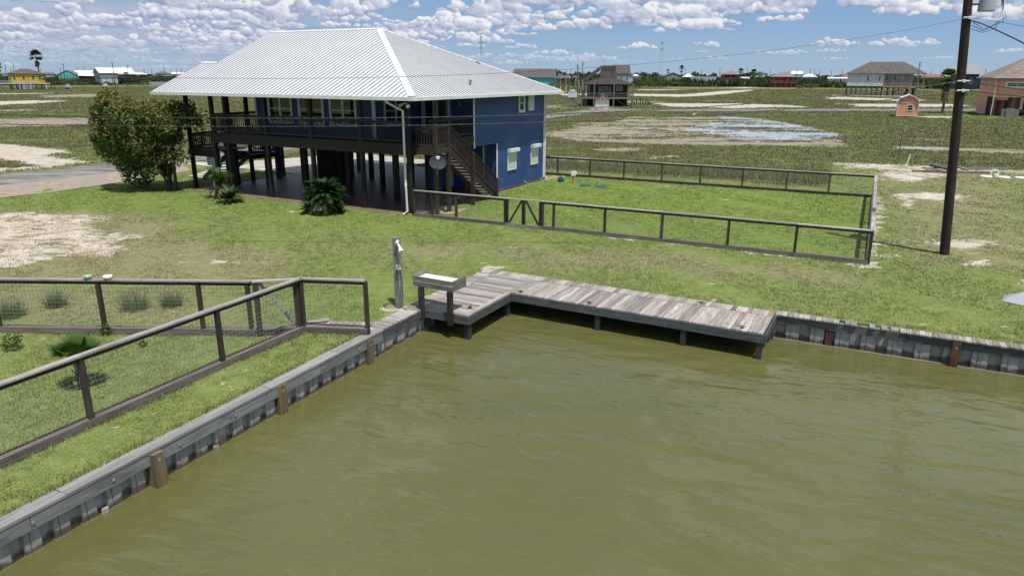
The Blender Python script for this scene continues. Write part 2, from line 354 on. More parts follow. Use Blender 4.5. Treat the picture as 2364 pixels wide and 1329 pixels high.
    Rd = 9000.; Er, Ar = np.meshgrid(np.radians(E), np.radians(A), indexing='ij'); V = np.stack([Rd*np.sin(Ar), Rd*np.cos(Ar), HC+Rd*np.tan(Er)], -1).reshape(-1, 3)
    i, j = np.meshgrid(np.arange(ne-1), np.arange(na_-1), indexing='ij'); k = (i*na_+j).ravel(); Fq = np.stack([k, k+1, k+na_+1, k+na_], 1)
    mt, t = mat_new('sky_backdrop'); t.n.remove(t.p); em = t.a('ShaderNodeEmission'); em.inputs[1].default_value = .105; geo = t.a('ShaderNodeNewGeometry'); dv = t.vmul(geo.outputs['Incoming'], (-1, -1, -1))
    sk = t.a('ShaderNodeTexSky', sky_type='NISHITA', sun_disc=False, sun_elevation=SUN_EL, sun_rotation=SUN_AZ, air_density=1.0, dust_density=.6, ozone_density=1.6); t.c(dv, sk.inputs[0])
    base = sky_nodes(t, dv, sk.outputs[0]); s_ = attr(t, 'shade')
    cc = t.mix(t.ss(s_, .05, .55), (2.75, 3.45, 4.9), (4.9, 5.4, 6.6)); cc = t.mix(t.ss(s_, .5, .95), cc, (8.3, 8.4, 8.7))
    t.c(t.mix(attr(t, 'alpha'), base, cc), em.inputs[0]); t.c(em.outputs[0], t.n['Material Output'].inputs[0])
    o = np_mesh('sky', V, Fq, mt, dict(alpha=alpha.ravel(), shade=shd.ravel()), kind='structure');
clouds()
# ------------------------------------------------------------ the lie of the land
HA = np.array([.8815, -.4722, 0]); HB = np.array([.4722, .8815, 0])   # street grid: along the house front, away from the water
HO = np.array([-4.95, 34.28, 0]); HF = Fr(HO, a=HA)                   # the blue house
DO = np.array([-.03, 21.36, 0]); DF = Fr(DO, a=HA)                    # the dock's inner corner
LB0 = np.array([-7.73, 9.14, 0]); LBF = Fr(LB0, a=(.438, .899, 0))    # left bulkhead, u along it, v to the land
RB0 = np.array([7.62, 19.36, 0]); RBF = Fr(RB0, a=(.895, -.446, 0))   # right bulkhead, v to the land
WZ = -.75
canal = [LBF(-45, .15, 0), LBF(9.55, .15, 0), DF(-1.85, -2.6, 0), DF(-1.85, 1.8, 0), DF(7.75, 1.8, 0), RBF(.3, .22, 0), RBF(60, .22, 0), np.array([70, -60, 0]), np.array([-45, -60, 0])]
def sdpoly(P, poly):
    poly = np.asarray(poly)[:, :2]; d = np.full(len(P), 1e9); ins = np.zeros(len(P), bool); n = len(poly)
    for i in range(n):
        a, b = poly[i], poly[(i+1) % n]; e = b-a; w = P-a
        t = np.clip((w@e)/max(e@e, 1e-9), 0, 1); q = w-t[:, None]*e; d = np.minimum(d, np.hypot(q[:, 0], q[:, 1]))
        c = ((a[1] <= P[:, 1]) != (b[1] <= P[:, 1]))
        with np.errstate(divide='ignore', invalid='ignore'): xi = a[0]+(P[:, 1]-a[1])*e[0]/(e[1] if e[1] else 1e-9)
        ins ^= c & (P[:, 0] < xi)
    return np.where(ins, d, -d)
def gp(pts): return np.array([G(x, y)[:2] for x, y in pts])
SAND = [([(0, 331), (130, 344), (178, 352), (110, 358), (150, 366), (218, 373), (100, 388), (-60, 402), (-60, 390), (60, 386), (88, 382), (40, 374), (-60, 366), (-60, 326)], 1),
 ([(-60, 492), (60, 487), (170, 492), (262, 500), (225, 515), (240, 530), (300, 540), (315, 548), (270, 562), (300, 578), (240, 590), (150, 592), (80, 610), (-60, 622)], .64),
 ([(-60, 235), (80, 232), (172, 233), (110, 238), (50, 241), (-60, 244)], 1), ([(-60, 216), (190, 214.5), (60, 218), (-60, 218)], 1),
 ([(-60, 255), (95, 253.5), (60, 257), (-60, 258)], 1),
 ([(1500, 238), (1600, 239), (1700, 239), (1820, 243), (1886, 249), (1800, 248), (1700, 250.5), (1650, 249), (1545, 247)], 1.1),
 ([(1919, 240), (2068, 240), (2230, 240.5), (2240, 246), (2068, 248), (1962, 247), (1975, 244)], 1.1),
 ([(1455, 216.6), (1579, 218), (1664, 210.5), (1744, 206.5), (1735, 210), (1700, 215), (1650, 220), (1579, 224.5), (1455, 222)], 1.1),
 ([(1466, 206), (1560, 207), (1620, 205), (1560, 209), (1466, 209)], .9), ([(1700, 200), (1760, 198), (1745, 203), (1690, 204)], .8),
 ([(1895, 223), (1950, 224), (2150, 231), (2117, 235), (1972, 231), (1900, 229)], .95), ([(2240, 246), (2364, 244), (2364, 250), (2240, 250)], .6),
 ([(1285, 217), (1455, 215), (1455, 221), (1285, 221)], .9), ([(1496, 361), (1560, 358), (1540, 364), (1500, 366)], .9),
 ([(1275, 366), (1400, 373), (1600, 381), (1600, 385), (1400, 378), (1275, 371)], .72),
 ([(2120, 300.), (2230, 301), (2160, 304)], .7), ([(2120, 268), (2220, 269), (2200, 273), (2115, 272)], .9),
 ([(2055, 447), (2150, 444), (2238, 452), (2230, 462), (2180, 466), (2115, 460), (2112, 468), (2096, 480), (2076, 478), (2088, 463)], .85),
 ([(2125, 559), (2193, 550), (2290, 550), (2290, 562), (2265, 577), (2235, 585), (2196, 573)], .80), ([(2217, 604), (2271, 598), (2277, 610), (2226, 611)], .72),
 ([(2331, 568), (2400, 572), (2400, 578), (2340, 573)], .7), ([(2073, 557), (2100, 556), (2097, 568), (2085, 566)], .75), ([(2033, 586), (2070, 588), (2066, 593), (2033, 591)], .8),
 ([(2019, 452), (2036, 455), (2033, 530), (2029, 600), (2034, 619), (1990, 616), (1950, 607), (1700, 580), (1400, 547), (1400, 540), (1700, 572), (1990, 607), (2006, 602), (2014, 530)], .82),
 ([(2030, 396), (2110, 395), (2193, 399), (2180, 410), (2105, 421), (2040, 414)], .75), ([(1910, 374), (2060, 378), (2200, 387), (2364, 392), (2450, 398), (2450, 403), (2250, 396), (2100, 392), (1960, 389)], .7),
 ([(540, 605), (520, 598), (480, 604), (440, 612), (470, 612)], .66), ([(884, 712), (936, 698), (948, 706), (892, 722)], 1.05),
 ([(1085, 640), (1120, 614), (1160, 614), (1165, 621), (1135, 621), (1100, 645)], .72), ([(950, 700), (985, 680), (1000, 686), (965, 705)], .7), ([(700, 740), (760, 735), (845, 742), (845, 748), (715, 752)], .78),
 ([(2040, 380), (2120, 384), (2160, 396), (2040, 400)], .62), ([(1258, 404), (1285, 404), (1262, 412)], .8),
 ([(700, 1000), (600, 1040), (560, 1020), (640, 985)], 0)]
MUD = [([(1256, 307), (1327, 298), (1333, 284), (1416, 283), (1457, 270), (1546, 270), (1650, 269), (1659, 268), (1739, 273), (1813, 283), (1898, 301), (1945, 311), (1930, 318), (1950, 339), (1753, 335), (1576, 334), (1428, 329), (1339, 326), (1294, 318), (1256, 314)], 1.12),
 ([(1358, 344), (1440, 340), (1490, 341), (1490, 347), (1430, 351), (1368, 347)], .8), ([(1256, 340), (1300, 341), (1256, 345)], .8),
 ([(-60, 276), (90, 273), (250, 273), (250, 284), (130, 292), (-60, 294)], .85), ([(2067, 337), (2196, 341.6), (2420, 348), (2420, 356), (2247, 350.5), (2121, 345.5), (2073, 344)], 1.1),
 ([(91, 220), (247, 217), (247, 223), (105, 226.5)], .9), ([(1400, 233), (1500, 233), (1560, 237), (1430, 238)], .8), ([(1620, 233), (1760, 233), (1620, 234.5)], .8),
 ([(0, 705), (90, 690), (60, 712), (0, 725)], .8), ([(90, 690), (190, 672), (150, 695)], .6), ([(1500, 203), (1900, 203), (1800, 206), (1500, 205)], .6)]
DRY = [([(-80, 480), (330, 495), (480, 560), (640, 575), (700, 600), (640, 640), (300, 660), (-80, 660)], .9), ([(-80, 620), (560, 625), (560, 760), (-80, 760)], .55),
 ([(1040, 560), (1500, 575), (1950, 620), (2000, 660), (1500, 640), (1200, 610), (900, 600), (700, 560)], .55), ([(1910, 380), (2364, 400), (2420, 640), (2060, 600), (2040, 500), (2020, 420)], .62),
 ([(2130, 440), (2420, 470), (2420, 600), (2150, 570)], .45), ([(1850, 640), (2000, 650), (2050, 660), (1900, 655)], .55), ([(-80, 1120), (200, 1010), (640, 870), (820, 770), (600, 900), (100, 1150)], .2)]
MARSH = [([(-900, 402), (0, 400), (250, 374), (700, 374), (1258, 392), (1450, 404), (1600, 412), (1750, 422), (1905, 434), (1912, 376), (2090, 379), (2364, 394), (3300, 430), (3300, 191), (-900, 176)], 1)]
LUSH = [([(1150, 440), (1258, 410), (1500, 424), (1900, 450), (2010, 456), (2000, 606), (1500, 560), (1200, 515), (1050, 490)], 1), ([(0, 452), (300, 415), (430, 430), (560, 462), (950, 500), (1150, 530), (1100, 560), (700, 520), (400, 490), (0, 478)], .75),
 ([(2240, 420), (2420, 430), (2420, 450), (2250, 440)], .8), ([(0, 318), (90, 322), (180, 345), (200, 352), (120, 340), (0, 326)], .9), ([(2150, 262), (2250, 258), (2364, 268), (2364, 276), (2250, 276), (2150, 268)], 1.), ([(760, 690), (900, 640), (940, 660), (880, 720), (760, 735)], .6)]
def chan(P, polys, soft=.014, mn=.12):
    v = np.zeros(len(P))
    for pts, k in polys:
        q = gp(pts); lo, hi = q.min(0), q.max(0); c = np.hypot(*q.mean(0)); wd = max(mn, soft*c); mg = wd*1.2
        s = (P[:, 0] > lo[0]-mg) & (P[:, 0] < hi[0]+mg) & (P[:, 1] > lo[1]-mg) & (P[:, 1] < hi[1]+mg)
        if not s.any(): continue
        sd = sdpoly(P[s], q); v[s] = np.maximum(v[s], k*np.clip(.5+sd/(2*wd), 0, 1))
    return v
rs = [3.0]
while rs[-1] < 7000: rs.append(rs[-1]*(1.0075 if rs[-1] < 60 else 1.012 if rs[-1] < 700 else 1.05))
rs = np.array(rs); an = np.concatenate([np.linspace(-180, -46, 28)[:-1], np.arange(-46, 46, .2), np.linspace(46, 180, 28)]); an = np.radians(an)
RR, AA = np.meshgrid(rs, an, indexing='ij'); P = np.stack([(RR*np.sin(AA)).ravel(), (RR*np.cos(AA)).ravel()], 1)
nr, na = RR.shape; i, j = np.meshgrid(np.arange(nr-1), np.arange(na-1), indexing='ij'); k = (i*na+j).ravel()
Fq = np.stack([k, k+1, k+na+1, k+na], 1)
cen = P[Fq].mean(1); keep = sdpoly(cen, canal) < 0; Fq = Fq[keep][:, ::-1]
def und(P):                                            # gentle unevenness
    x, y = P[:, 0], P[:, 1]
    return .02*np.sin(x*.9+1.3*np.sin(y*.5))*np.sin(y*.7+x*.3) + .010*np.sin(x*2.3+y*1.1)
edge = np.clip(1-np.clip(-sdpoly(P, canal), 0, 9)/.7, 0, 1)*(np.hypot(P[:, 0], P[:, 1]) < 70)
V = np.column_stack([P, -.075*edge+und(P)*np.clip((cen[:, 0].max()*0+np.hypot(P[:, 0], P[:, 1])-3)/6, 0, 1)-.01])
sand = chan(P, SAND); mud = chan(P, MUD); dry = chan(P, DRY, .05, 1.2); marsh = chan(P, MARSH, .012, .3); lush = chan(P, LUSH, .03, .8)
far = np.hypot(P[:, 0], P[:, 1]) > 120; behind = (P[:, 1] < 10) | far & (np.abs(np.arctan2(P[:, 0], P[:, 1])) > .5)
marsh = np.maximum(marsh, (far & (marsh < .01)).astype(float))
def lawn_color(t, P, dry, lush, extra=None):
    n1 = t.noise(t.vmul(P, (.33, .33, 0)), 1, 5, .6, .3); n2 = t.noise(t.vmul(P, (2.6, 2.6, 0)), 1, 5, .65); n3 = t.noise(t.vmul(P, (16, 16, 0)), 1, 3, .7)
    g = t.mix(t.ss(n2, .32, .68), (.136, .178, .044), (.200, .240, .074))
    lg = t.mix(t.ss(n2, .30, .7), (.128, .205, .028), (.186, .268, .050))
    g = t.mix(t.m('MULTIPLY', lush, t.ss(n1, .25, .6)), g, lg)
    rot = t.a('ShaderNodeVectorRotate', rotation_type='Z_AXIS'); t.c(P, rot.inputs[0]); rot.inputs['Angle'].default_value = .4917
    sx = t.a('ShaderNodeSeparateXYZ'); t.c(rot.outputs[0], sx.inputs[0]); st = t.m('MULTIPLY', t.m('ADD', t.m('SINE', t.m('ADD', t.m('MULTIPLY', sx.outputs[0], 5.2), t.m('MULTIPLY', n1, 2))), 1), .5)
    g = t.mix(t.m('MULTIPLY', t.m('MULTIPLY', lush, st), .30), g, (.125, .185, .022))   # mower stripes
    dr = t.mix(t.ss(n2, .35, .65), (.200, .195, .088), (.265, .240, .130))
    g = t.mix(t.ss(t.m('ADD', t.m('MULTIPLY', dry, .75), t.m('SUBTRACT', n1, .30)), .30, .78), g, dr)
    g = t.mix(t.m('MULTIPLY', t.ss(n3, .50, .72), .55), g, (.33, .33, .17))
    return t.mix(t.m('MULTIPLY', t.ss(n3, .50, .30), .42), g, (.080, .105, .030)), n1, n2, n3
mt, t = mat_new('ground'); geo = t.a('ShaderNodeNewGeometry'); Pn = geo.outputs['Position']
aS, aM, aD, aR, aL = [attr(t, n) for n in ('sand', 'mud', 'dry', 'marsh', 'lush')]
lawn, n1, n2, n3 = lawn_color(t, Pn, aD, aL)
b1 = t.noise(t.vmul(Pn, (.9, .9, 0)), 1, 8, .68, .4); b2 = t.noise(t.vmul(Pn, (.06, .09, 0)), 1, 7, .62, .6); b3 = t.noise(t.vmul(Pn, (.4, .55, 0)), 1, 6, .68)
mg = t.mix(t.ss(b3, .3, .7), (.072, .084, .030), (.162, .180, .060))
mg = t.mix(t.m('MULTIPLY', t.ss(b2, .47, .58), .8), mg, t.mix(t.ss(b3, .3, .7), (.085, .070, .036), (.165, .145, .078)))
mg = t.mix(t.m('MULTIPLY', t.ss(t.noise(t.vmul(Pn, (.022, .05, 0)), 1, 6, .65, .8), .50, .62), .75), mg, (.18, .225, .06))
mg = t.mix(t.m('MULTIPLY', t.ss(t.noise(t.vmul(Pn, (.035, .10, 3)), 1, 8, .7, .9), .61, .66), .75), mg, (.36, .31, .26))
mg = t.mix(t.ss(t.m('ADD', aL, t.m('MULTIPLY', t.m('SUBTRACT', b1, .5), .8)), .4, .8), mg, (.12, .21, .03))
col = t.mix(t.ss(t.m('ADD', aR, t.m('MULTIPLY', t.m('SUBTRACT', b1, .5), .5)), .42, .58), lawn, mg)
mudc = t.mix(t.ss(b1, .35, .65), (.235, .20, .155), (.34, .29, .225))
mudc = t.mix(t.ss(t.noise(t.vmul(Pn, (.10, .35, 0)), 1, 8, .72, .5), .53, .58), mudc, (.13, .115, .085))
col = t.mix(t.ss(t.m('ADD', aM, t.m('ADD', t.m('MULTIPLY', t.m('SUBTRACT', b1, .5), 1.6), t.m('MULTIPLY', t.m('SUBTRACT', t.noise(t.vmul(Pn, (.25, .8, 5)), 1, 8, .75, .6), .5), 1.5))), .44, .54), col, mudc)
sandc = t.mix(t.ss(b1, .3, .7), (.37, .315, .25), (.58, .525, .455)); sandc = t.mix(t.m('MULTIPLY', t.ss(b3, .5, .7), .5), sandc, (.42, .33, .235))
sn = t.m('ADD', t.m('MULTIPLY', t.m('SUBTRACT', b1, .5), 2.1), t.m('MULTIPLY', t.m('SUBTRACT', t.noise(t.vmul(Pn, (1.0, 2.6, 0)), 1, 8, .75, .6), .5), 2.3))
col = t.mix(t.ss(t.m('ADD', aS, sn), .44, .56), col, sandc)
bare = t.ss(t.noise(t.vmul(Pn, (1.4, 1.4, 9)), 1, 7, .7, .3), .645, .70)    # little bare spots in the turf
col = t.mix(t.m('MULTIPLY', bare, t.m('SUBTRACT', .8, t.m('MULTIPLY', aL, .8), clamp=True)), col, (.38, .31, .23))
t.c(col, t.p.inputs['Base Color']); t.p.inputs['Roughness'].default_value = .95; t.p.inputs['Specular IOR Level'].default_value = .15
bump(t, t.m('ADD', t.m('MULTIPLY', n3, .5), t.m('ADD', t.m('MULTIPLY', b1, 1.2), t.m('MULTIPLY', b3, t.m('MULTIPLY', aR, 6.0)))), .9, .07)
ground = np_mesh('ground', V, Fq, mt, dict(sand=sand, mud=mud, dry=dry, marsh=marsh, lush=lush), kind='structure')
# canal water and bed
def sheet(name, pts, z, mat, **k):
    b = MB(); b.face([(p[0], p[1], z) for p in pts]); return b.build(name, mat, **k)
sheet('canal_bed', [(-60, -60), (75, -60), (75, 28), (-60, 28)], -2.6, mplain('silt', (.08, .075, .04)), kind='structure')
sheet('water', [(-60, -60), (72, -60), (72, 28), (-60, 28)], WZ, M['water'], kind='structure')
def strip(name, L, Rr, z, mat, **k):                  # road from left/right edge sight points, rounded into one sheet
    b = MB(); A = [G(*p) for p in L]; B = [G(*p) for p in Rr]; n = len(A)
    for i in range(n-1): b.face([(A[i][0], A[i][1], z), (B[i][0], B[i][1], z), (B[i+1][0], B[i+1][1], z), (A[i+1][0], A[i+1][1], z)], raw=True)
    return b.build(name, mat, **k)
def masphalt():
    mt, t = mat_new('asphalt'); P = t.a('ShaderNodeNewGeometry').outputs['Position']
    n = t.noise(t.vmul(P, (.25, .8, 0)), 1, 6, .65, .5); n2 = t.noise(t.vmul(P, (9, 9, 0)), 1, 3)
    c = t.mix(t.ss(n, .42, .60), (.085, .08, .085), (.24, .225, .21)); c = t.mix(t.m('MULTIPLY', n2, .3), c, (.28, .26, .24))
    t.c(c, t.p.inputs['Base Color']); t.p.inputs['Roughness'].default_value = .9; return mt
def mgravel():
    mt, t = mat_new('gravel'); P = t.a('ShaderNodeNewGeometry').outputs['Position']; v = t.a('ShaderNodeTexVoronoi'); t.c(P, v.inputs['Vector']); v.inputs['Scale'].default_value = 4
    n = t.noise(P, .5, 6, .6); c = t.mix(v.outputs['Color'], (.20, .15, .10), (.42, .34, .25)); c = t.mix(t.ss(n, .4, .6), c, (.28, .25, .22))
    t.c(c, t.p.inputs['Base Color']); t.p.inputs['Roughness'].default_value = .95; bump(t, v.outputs['Distance'], .8, .05); return mt
ASP = masphalt(); GRV = mgravel()
strip('road', [(-300, 431), (0, 403), (125, 392), (249, 377), (420, 357), (620, 335), (850, 311), (1100, 283), (1258, 264.5), (1353, 254.3), (1466, 252.3), (1900, 251.8), (2240, 251.2), (2700, 251)],
      [(-300, 462), (0, 427), (125, 413), (257, 397), (420, 376), (620, 352), (850, 325), (1100, 295), (1258, 274), (1375, 260.5), (1466, 257.4), (1900, 256.8), (2240, 256.4), (2700, 256)], .012, ASP, kind='structure')
strip('gravel_shoulder', [(-300, 463), (0, 427.6), (125, 413.6), (257, 397.6), (420, 377)], [(-300, 500), (0, 457), (125, 443), (330, 414), (440, 395)], .016, GRV, kind='structure')
strip('pavement', [(-60, 256.5), (100, 254.6), (220, 252.3), (450, 248)], [(-60, 262), (100, 260), (220, 257.3), (450, 252)], .012, ASP, kind='structure')
strip('path', [(1258, 243), (1297, 243), (1326, 249)], [(1258, 251), (1297, 251), (1329, 251)], .014, M['drive'], kind='structure')
strip('driveway', [(1374, 247), (1410, 246.6)], [(1357, 253.8), (1434, 252.8)], .016, M['drive'], kind='structure')
def hpoly(name, pts, z, mat, **k): return sheet(name, [HF(u, v, 0) for u, v in pts], z, mat, **k)
hpoly('driveway', [(-21.6, 8.2), (-15.2, 8.2), (-11.6, 15.25), (-11.6, 19.2), (-21, 20.5), (-24, 12)], .02, M['drive'], kind='structure')
hpoly('path', [(-27, 9.4), (-21.6, 9.4), (-20, 5.2), (-17.2, 4.4), (-17.2, 3.4), (-21, 3.6), (-23, 7.8), (-27, 8)], .024, M['concrete'], kind='structure')
def blob(name, pts, z, mat, sub=5, amp=.12, **k):      # ragged-edged sheet from sight points
    q = gp(pts); r = random.Random(len(pts)*7+int(abs(q[0][0])*10)); o = []
    for i in range(len(q)):
        a, b_ = q[i], q[(i+1) % len(q)]; L = np.linalg.norm(b_-a); nn = np.array([-(b_-a)[1], (b_-a)[0]])/max(L, .01)
        for s in range(sub): f = s/sub; o.append(a+(b_-a)*f+nn*(r.random()-.5)*min(L*amp, 1.6)*(s > 0))
    return sheet(name, o, z, mat, **k)
blob('pond', [(1655, 270), (1700, 270.5), (1739, 274.5), (1775, 279), (1813, 284.5), (1850, 292.5), (1898, 302), (1905, 305), (1938, 311.5), (1925, 317), (1872, 325), (1830, 323), (1790, 327), (1750, 329), (1700, 321), (1660, 312), (1620, 308), (1640, 303), (1560, 302), (1490, 296.5), (1560, 299), (1612, 298), (1640, 294), (1600, 291), (1640, 286), (1632, 280), (1660, 277)], .014, M['pond'], sub=6, amp=.16, kind='structure')
blob('pond', [(2070, 318.5), (2110, 317.4), (2226, 323), (2180, 326.5), (2080, 320.5)], .014, M['pond'], kind='structure')
blob('pond', [(2069, 338.4), (2125, 340), (2190, 342.6), (2150, 346), (2110, 344.6), (2073, 343.2)], .018, M['pond'], kind='structure')
blob('pond', [(1440, 293), (1500, 296), (1540, 300), (1480, 299)], .014, M['pond'], kind='structure')
# mud islands and tufts standing in the pond are grown with the marsh below
# ------------------------------------------------------------ grass and marsh growth
def mgrass(name, lawnlike):
    mt, t = mat_new(name); P = t.a('ShaderNodeNewGeometry').outputs['Position']; rn = attr(t, 'rnd')
    if lawnlike: c, *_ = lawn_color(t, P, attr(t, 'dry'), attr(t, 'lush'))
    else:
        b2 = t.noise(t.vmul(P, (.06, .09, 0)), 1, 7, .62, .6)
        c = t.mix(rn, (.082, .100, .034), (.180, .208, .068)); c = t.mix(t.m('MULTIPLY', t.ss(t.noise(t.vmul(P, (.022, .05, 0)), 1, 6, .65, .8), .50, .62), .7), c, (.155, .205, .05)); c = t.mix(t.ss(t.m('ADD', b2, t.m('MULTIPLY', attr(t, 'dry'), .12)), .47, .58), c, t.mix(rn, (.088, .074, .036), (.185, .165, .085)))
    v = t.a('ShaderNodeVectorMath', operation='SCALE'); t.c(c, v.inputs[0]); t.c(t.m('ADD', .62, t.m('MULTIPLY', rn, .80)), v.inputs[3])
    t.c(v.outputs[0], t.p.inputs['Base Color']); t.p.inputs['Roughness'].default_value = .6; t.p.inputs['Specular IOR Level'].default_value = .25
    tr = t.a('ShaderNodeBsdfTranslucent'); t.c(v.outputs[0], tr.inputs[0])
    gn = t.a('ShaderNodeNewGeometry'); nn = t.a('ShaderNodeVectorMath', operation='MULTIPLY_ADD'); t.c(gn.outputs['Normal'], nn.inputs[0]); nn.inputs[1].default_value = (.35, .35, .35); nn.inputs[2].default_value = (0, 0, 1)
    no = t.a('ShaderNodeVectorMath', operation='NORMALIZE'); t.c(nn.outputs[0], no.inputs[0]); t.c(no.outputs[0], t.p.inputs['Normal']); t.c(no.outputs[0], tr.inputs[1])
    mx = t.a('ShaderNodeMixShader'); mx.inputs[0].default_value = .15
    t.c(t.p.outputs[0], mx.inputs[1]); t.c(tr.outputs[0], mx.inputs[2]); t.c(mx.outputs[0], t.n['Material Output'].inputs[0]); return mt
def blades(C, H, W, S, nb, lean=.6):                   # C (n,2) clump centres, H heights, W blade widths, S spread
    n = len(C); rep = np.repeat(np.arange(n), nb); m_ = n*nb; an = RNG.random(m_)*2*np.pi; rad = np.sqrt(RNG.random(m_))*S[rep]
    bx = C[rep, 0]+np.cos(an)*rad; by = C[rep, 1]+np.sin(an)*rad; h = H[rep]*(.55+.6*RNG.random(m_)); la = RNG.random(m_)*2*np.pi; lr = h*lean*RNG.random(m_)
    wa = RNG.random(m_)*np.pi; wx, wy = np.cos(wa)*W[rep]/2, np.sin(wa)*W[rep]/2
    V = np.empty((m_, 3, 3)); V[:, 0] = np.stack([bx-wx, by-wy, np.full(m_, -.01)], 1); V[:, 1] = np.stack([bx+wx, by+wy, np.full(m_, -.01)], 1)
    V[:, 2] = np.stack([bx+np.cos(la)*lr, by+np.sin(la)*lr, h], 1)
    return V.reshape(-1, 3), np.arange(m_*3).reshape(-1, 3), np.repeat(RNG.random(m_), 3), rep
def scatter(n, rmin, rmax, ang, pw=1.0):
    r = rmin*(rmax/rmin)**(RNG.random(n)**pw); a = (RNG.random(n)*2-1)*ang; return np.stack([r*np.sin(a), r*np.cos(a)], 1)
slabp = [HF(-15.6, -.1, 0), HF(.5, -.1, 0), HF(.5, 15.3, 0), HF(-15.6, 15.3, 0)]
dockp = [[DF(-2.15, -2.75, 0), DF(0.1, -2.75, 0), DF(0.1, 2.12, 0), DF(-2.15, 2.12, 0)], [DF(0, -.1, 0), DF(7.8, -.1, 0), DF(7.8, 2.12, 0), DF(0, 2.12, 0)]]
wallk = [[LBF(-40, .33, 0), LBF(12, .33, 0), LBF(12, -3, 0), LBF(-40, -3, 0)], [LBF(9.6, .62, 0), LBF(12, .9, 0), LBF(12, -3, 0), LBF(9.6, -3, 0)], [RBF(-.3, .5, 0), RBF(50, .5, 0), RBF(50, -2, 0), RBF(-.3, -2, 0)]]
def clear(P, polys, mg=0.): 
    k = np.ones(len(P), bool)
    for q in polys: k &= sdpoly(P, q) < mg
    return k
roadp = gp([(-300, 431), (0, 403), (125, 392), (249, 377), (420, 357), (850, 311), (1258, 264), (1353, 254), (1466, 252), (2700, 251), (2700, 256), (1466, 257.5), (1375, 260.5), (1258, 274), (850, 325), (420, 395), (330, 414), (125, 443), (0, 457), (-300, 500)])
hpads = [[HF(*p, 0) for p in q] for q in ([(-21.6, 8.2), (-15.2, 8.2), (-11.6, 15.25), (-11.6, 19.2), (-21, 20.5), (-24, 12)], [(-27, 9.4), (-21.6, 9.4), (-20, 5.2), (-17.2, 4.4), (-17.2, 3.4), (-21, 3.6), (-23, 7.8), (-27, 8)])]
C = scatter(190000, 8.5, 78, .72, .85); k = clear(C, [canal]+[slabp]+dockp+wallk+[roadp]+hpads)
s_ = chan(C, SAND); mr = chan(C, MARSH, .012, .3); k &= (s_ < .42+RNG.random(len(C))*.35) & (mr < .5); C = C[k]
d_ = np.hypot(C[:, 0], C[:, 1]); Hh = .016+.0006*d_+.010*RNG.random(len(C)); Ww = .007+.0006*d_; Ss = .05+.002*d_
def along(p, q, n, w): f = RNG.random(n)[:, None]; p, q = np.array(p)[None, :2], np.array(q)[None, :2]; return p+(q-p)*f+RNG.normal(size=(n, 2))*w
wd = scatter(420, 9, 50, .7, .85); wd = wd[clear(wd, [canal, slabp]+dockp+wallk, -.15)]; wd = np.concatenate([w_+RNG.normal(size=(9, 2))*.16 for w_ in wd])
fl = np.concatenate([along(G(*a_), G(*b_), n_, .07) for a_, b_, n_ in (((703, 765), (0, 1083), 420), ((703, 765), (846, 770), 60), ((0, 767), (593, 773), 260), ((958, 500), (1252, 529), 160), ((1252, 529), (2003, 611), 420), ((2015, 457), (1257, 403), 300))])
wl_ = np.concatenate([np.array([LBF(u_, .34+.05*RNG.random(), 0)[:2] for u_ in RNG.uniform(-4, 9.4, 420)]), np.array([RBF(u_, .44+.05*RNG.random(), 0)[:2] for u_ in RNG.uniform(0, 12, 260)])])
ex = np.concatenate([wd, fl, wl_]); ne_ = len(ex); C = np.concatenate([C, ex]); Hh = np.concatenate([Hh, .06+.09*RNG.random(ne_)]); Ww = np.concatenate([Ww, np.full(ne_, .016)]); Ss = np.concatenate([Ss, np.full(ne_, .08)])
V, Fq, rn, rep = blades(C, Hh, Ww, Ss, 4, .9); dr = chan(C, DRY, .05, 1.2); lu = chan(C, LUSH, .03, .8)
np_mesh('lawn_grass', V, Fq, mgrass('lawn_blades', True), dict(rnd=rn, dry=np.repeat(dr[rep], 3), lush=np.repeat(lu[rep], 3)), label='short green turf covering the yard and the bank of the canal', cat='grass', kind='stuff')
C = scatter(135000, 40, 420, .72, .75); mr = chan(C, MARSH, .012, .3); s_ = chan(C, SAND); mu = chan(C, MUD); lu = chan(C, LUSH, .03, .8)
k = clear(C, [slabp, roadp]+hpads, -.3) & (mr > .5) & (s_ < .45+RNG.random(len(C))*.2) & (mu < .35+.5*(RNG.random(len(C)) < .06)); C = C[k]; lu = lu[k]
pc = gp([(1470, 283), (1500, 301), (1560, 292), (1575, 306), (1620, 277), (1655, 283), (1690, 277), (1700, 296), (1722, 298), (1745, 296), (1765, 297), (1778, 298), (1800, 303), (1840, 303), (1865, 305), (1905, 316), (1930, 320), (1800, 325), (1820, 327), (1745, 287), (1705, 282), (1420, 292), (1400, 312), (1440, 320), (1510, 318), (1380, 288), (1600, 312), (1650, 316), (1540, 276), (1610, 270)])
ex = np.concatenate([c + RNG.normal(size=(70, 2))*np.array([1.6+.012*c[1], .55]) for c in pc]); C = np.concatenate([C, ex]); lu = np.concatenate([lu, np.full(len(ex), .3)])
d_ = np.hypot(C[:, 0], C[:, 1]); pat = .5+.5*np.sin(C[:, 0]*.21+2*np.sin(C[:, 1]*.13))*np.sin(C[:, 1]*.17+1.1)
Hh = (.07+.17*RNG.random(len(C))**2+.07*pat)*np.clip(.75+d_/260, .8, 1.5)*(1-.6*lu); V, Fq, rn, rep = blades(C, Hh*.8, .03+.0009*d_, .16+.0030*d_, 7, 1.5)
rn = np.clip(rn*.6+.4*RNG.random(len(C))[rep].repeat(3), 0, 1)
np_mesh('marsh_grass', V, Fq, mgrass('marsh_blades', False), dict(rnd=rn, dry=np.zeros(len(rn))), label='low olive and brown saltmarsh growth over the open lots', cat='marsh plants', kind='stuff')
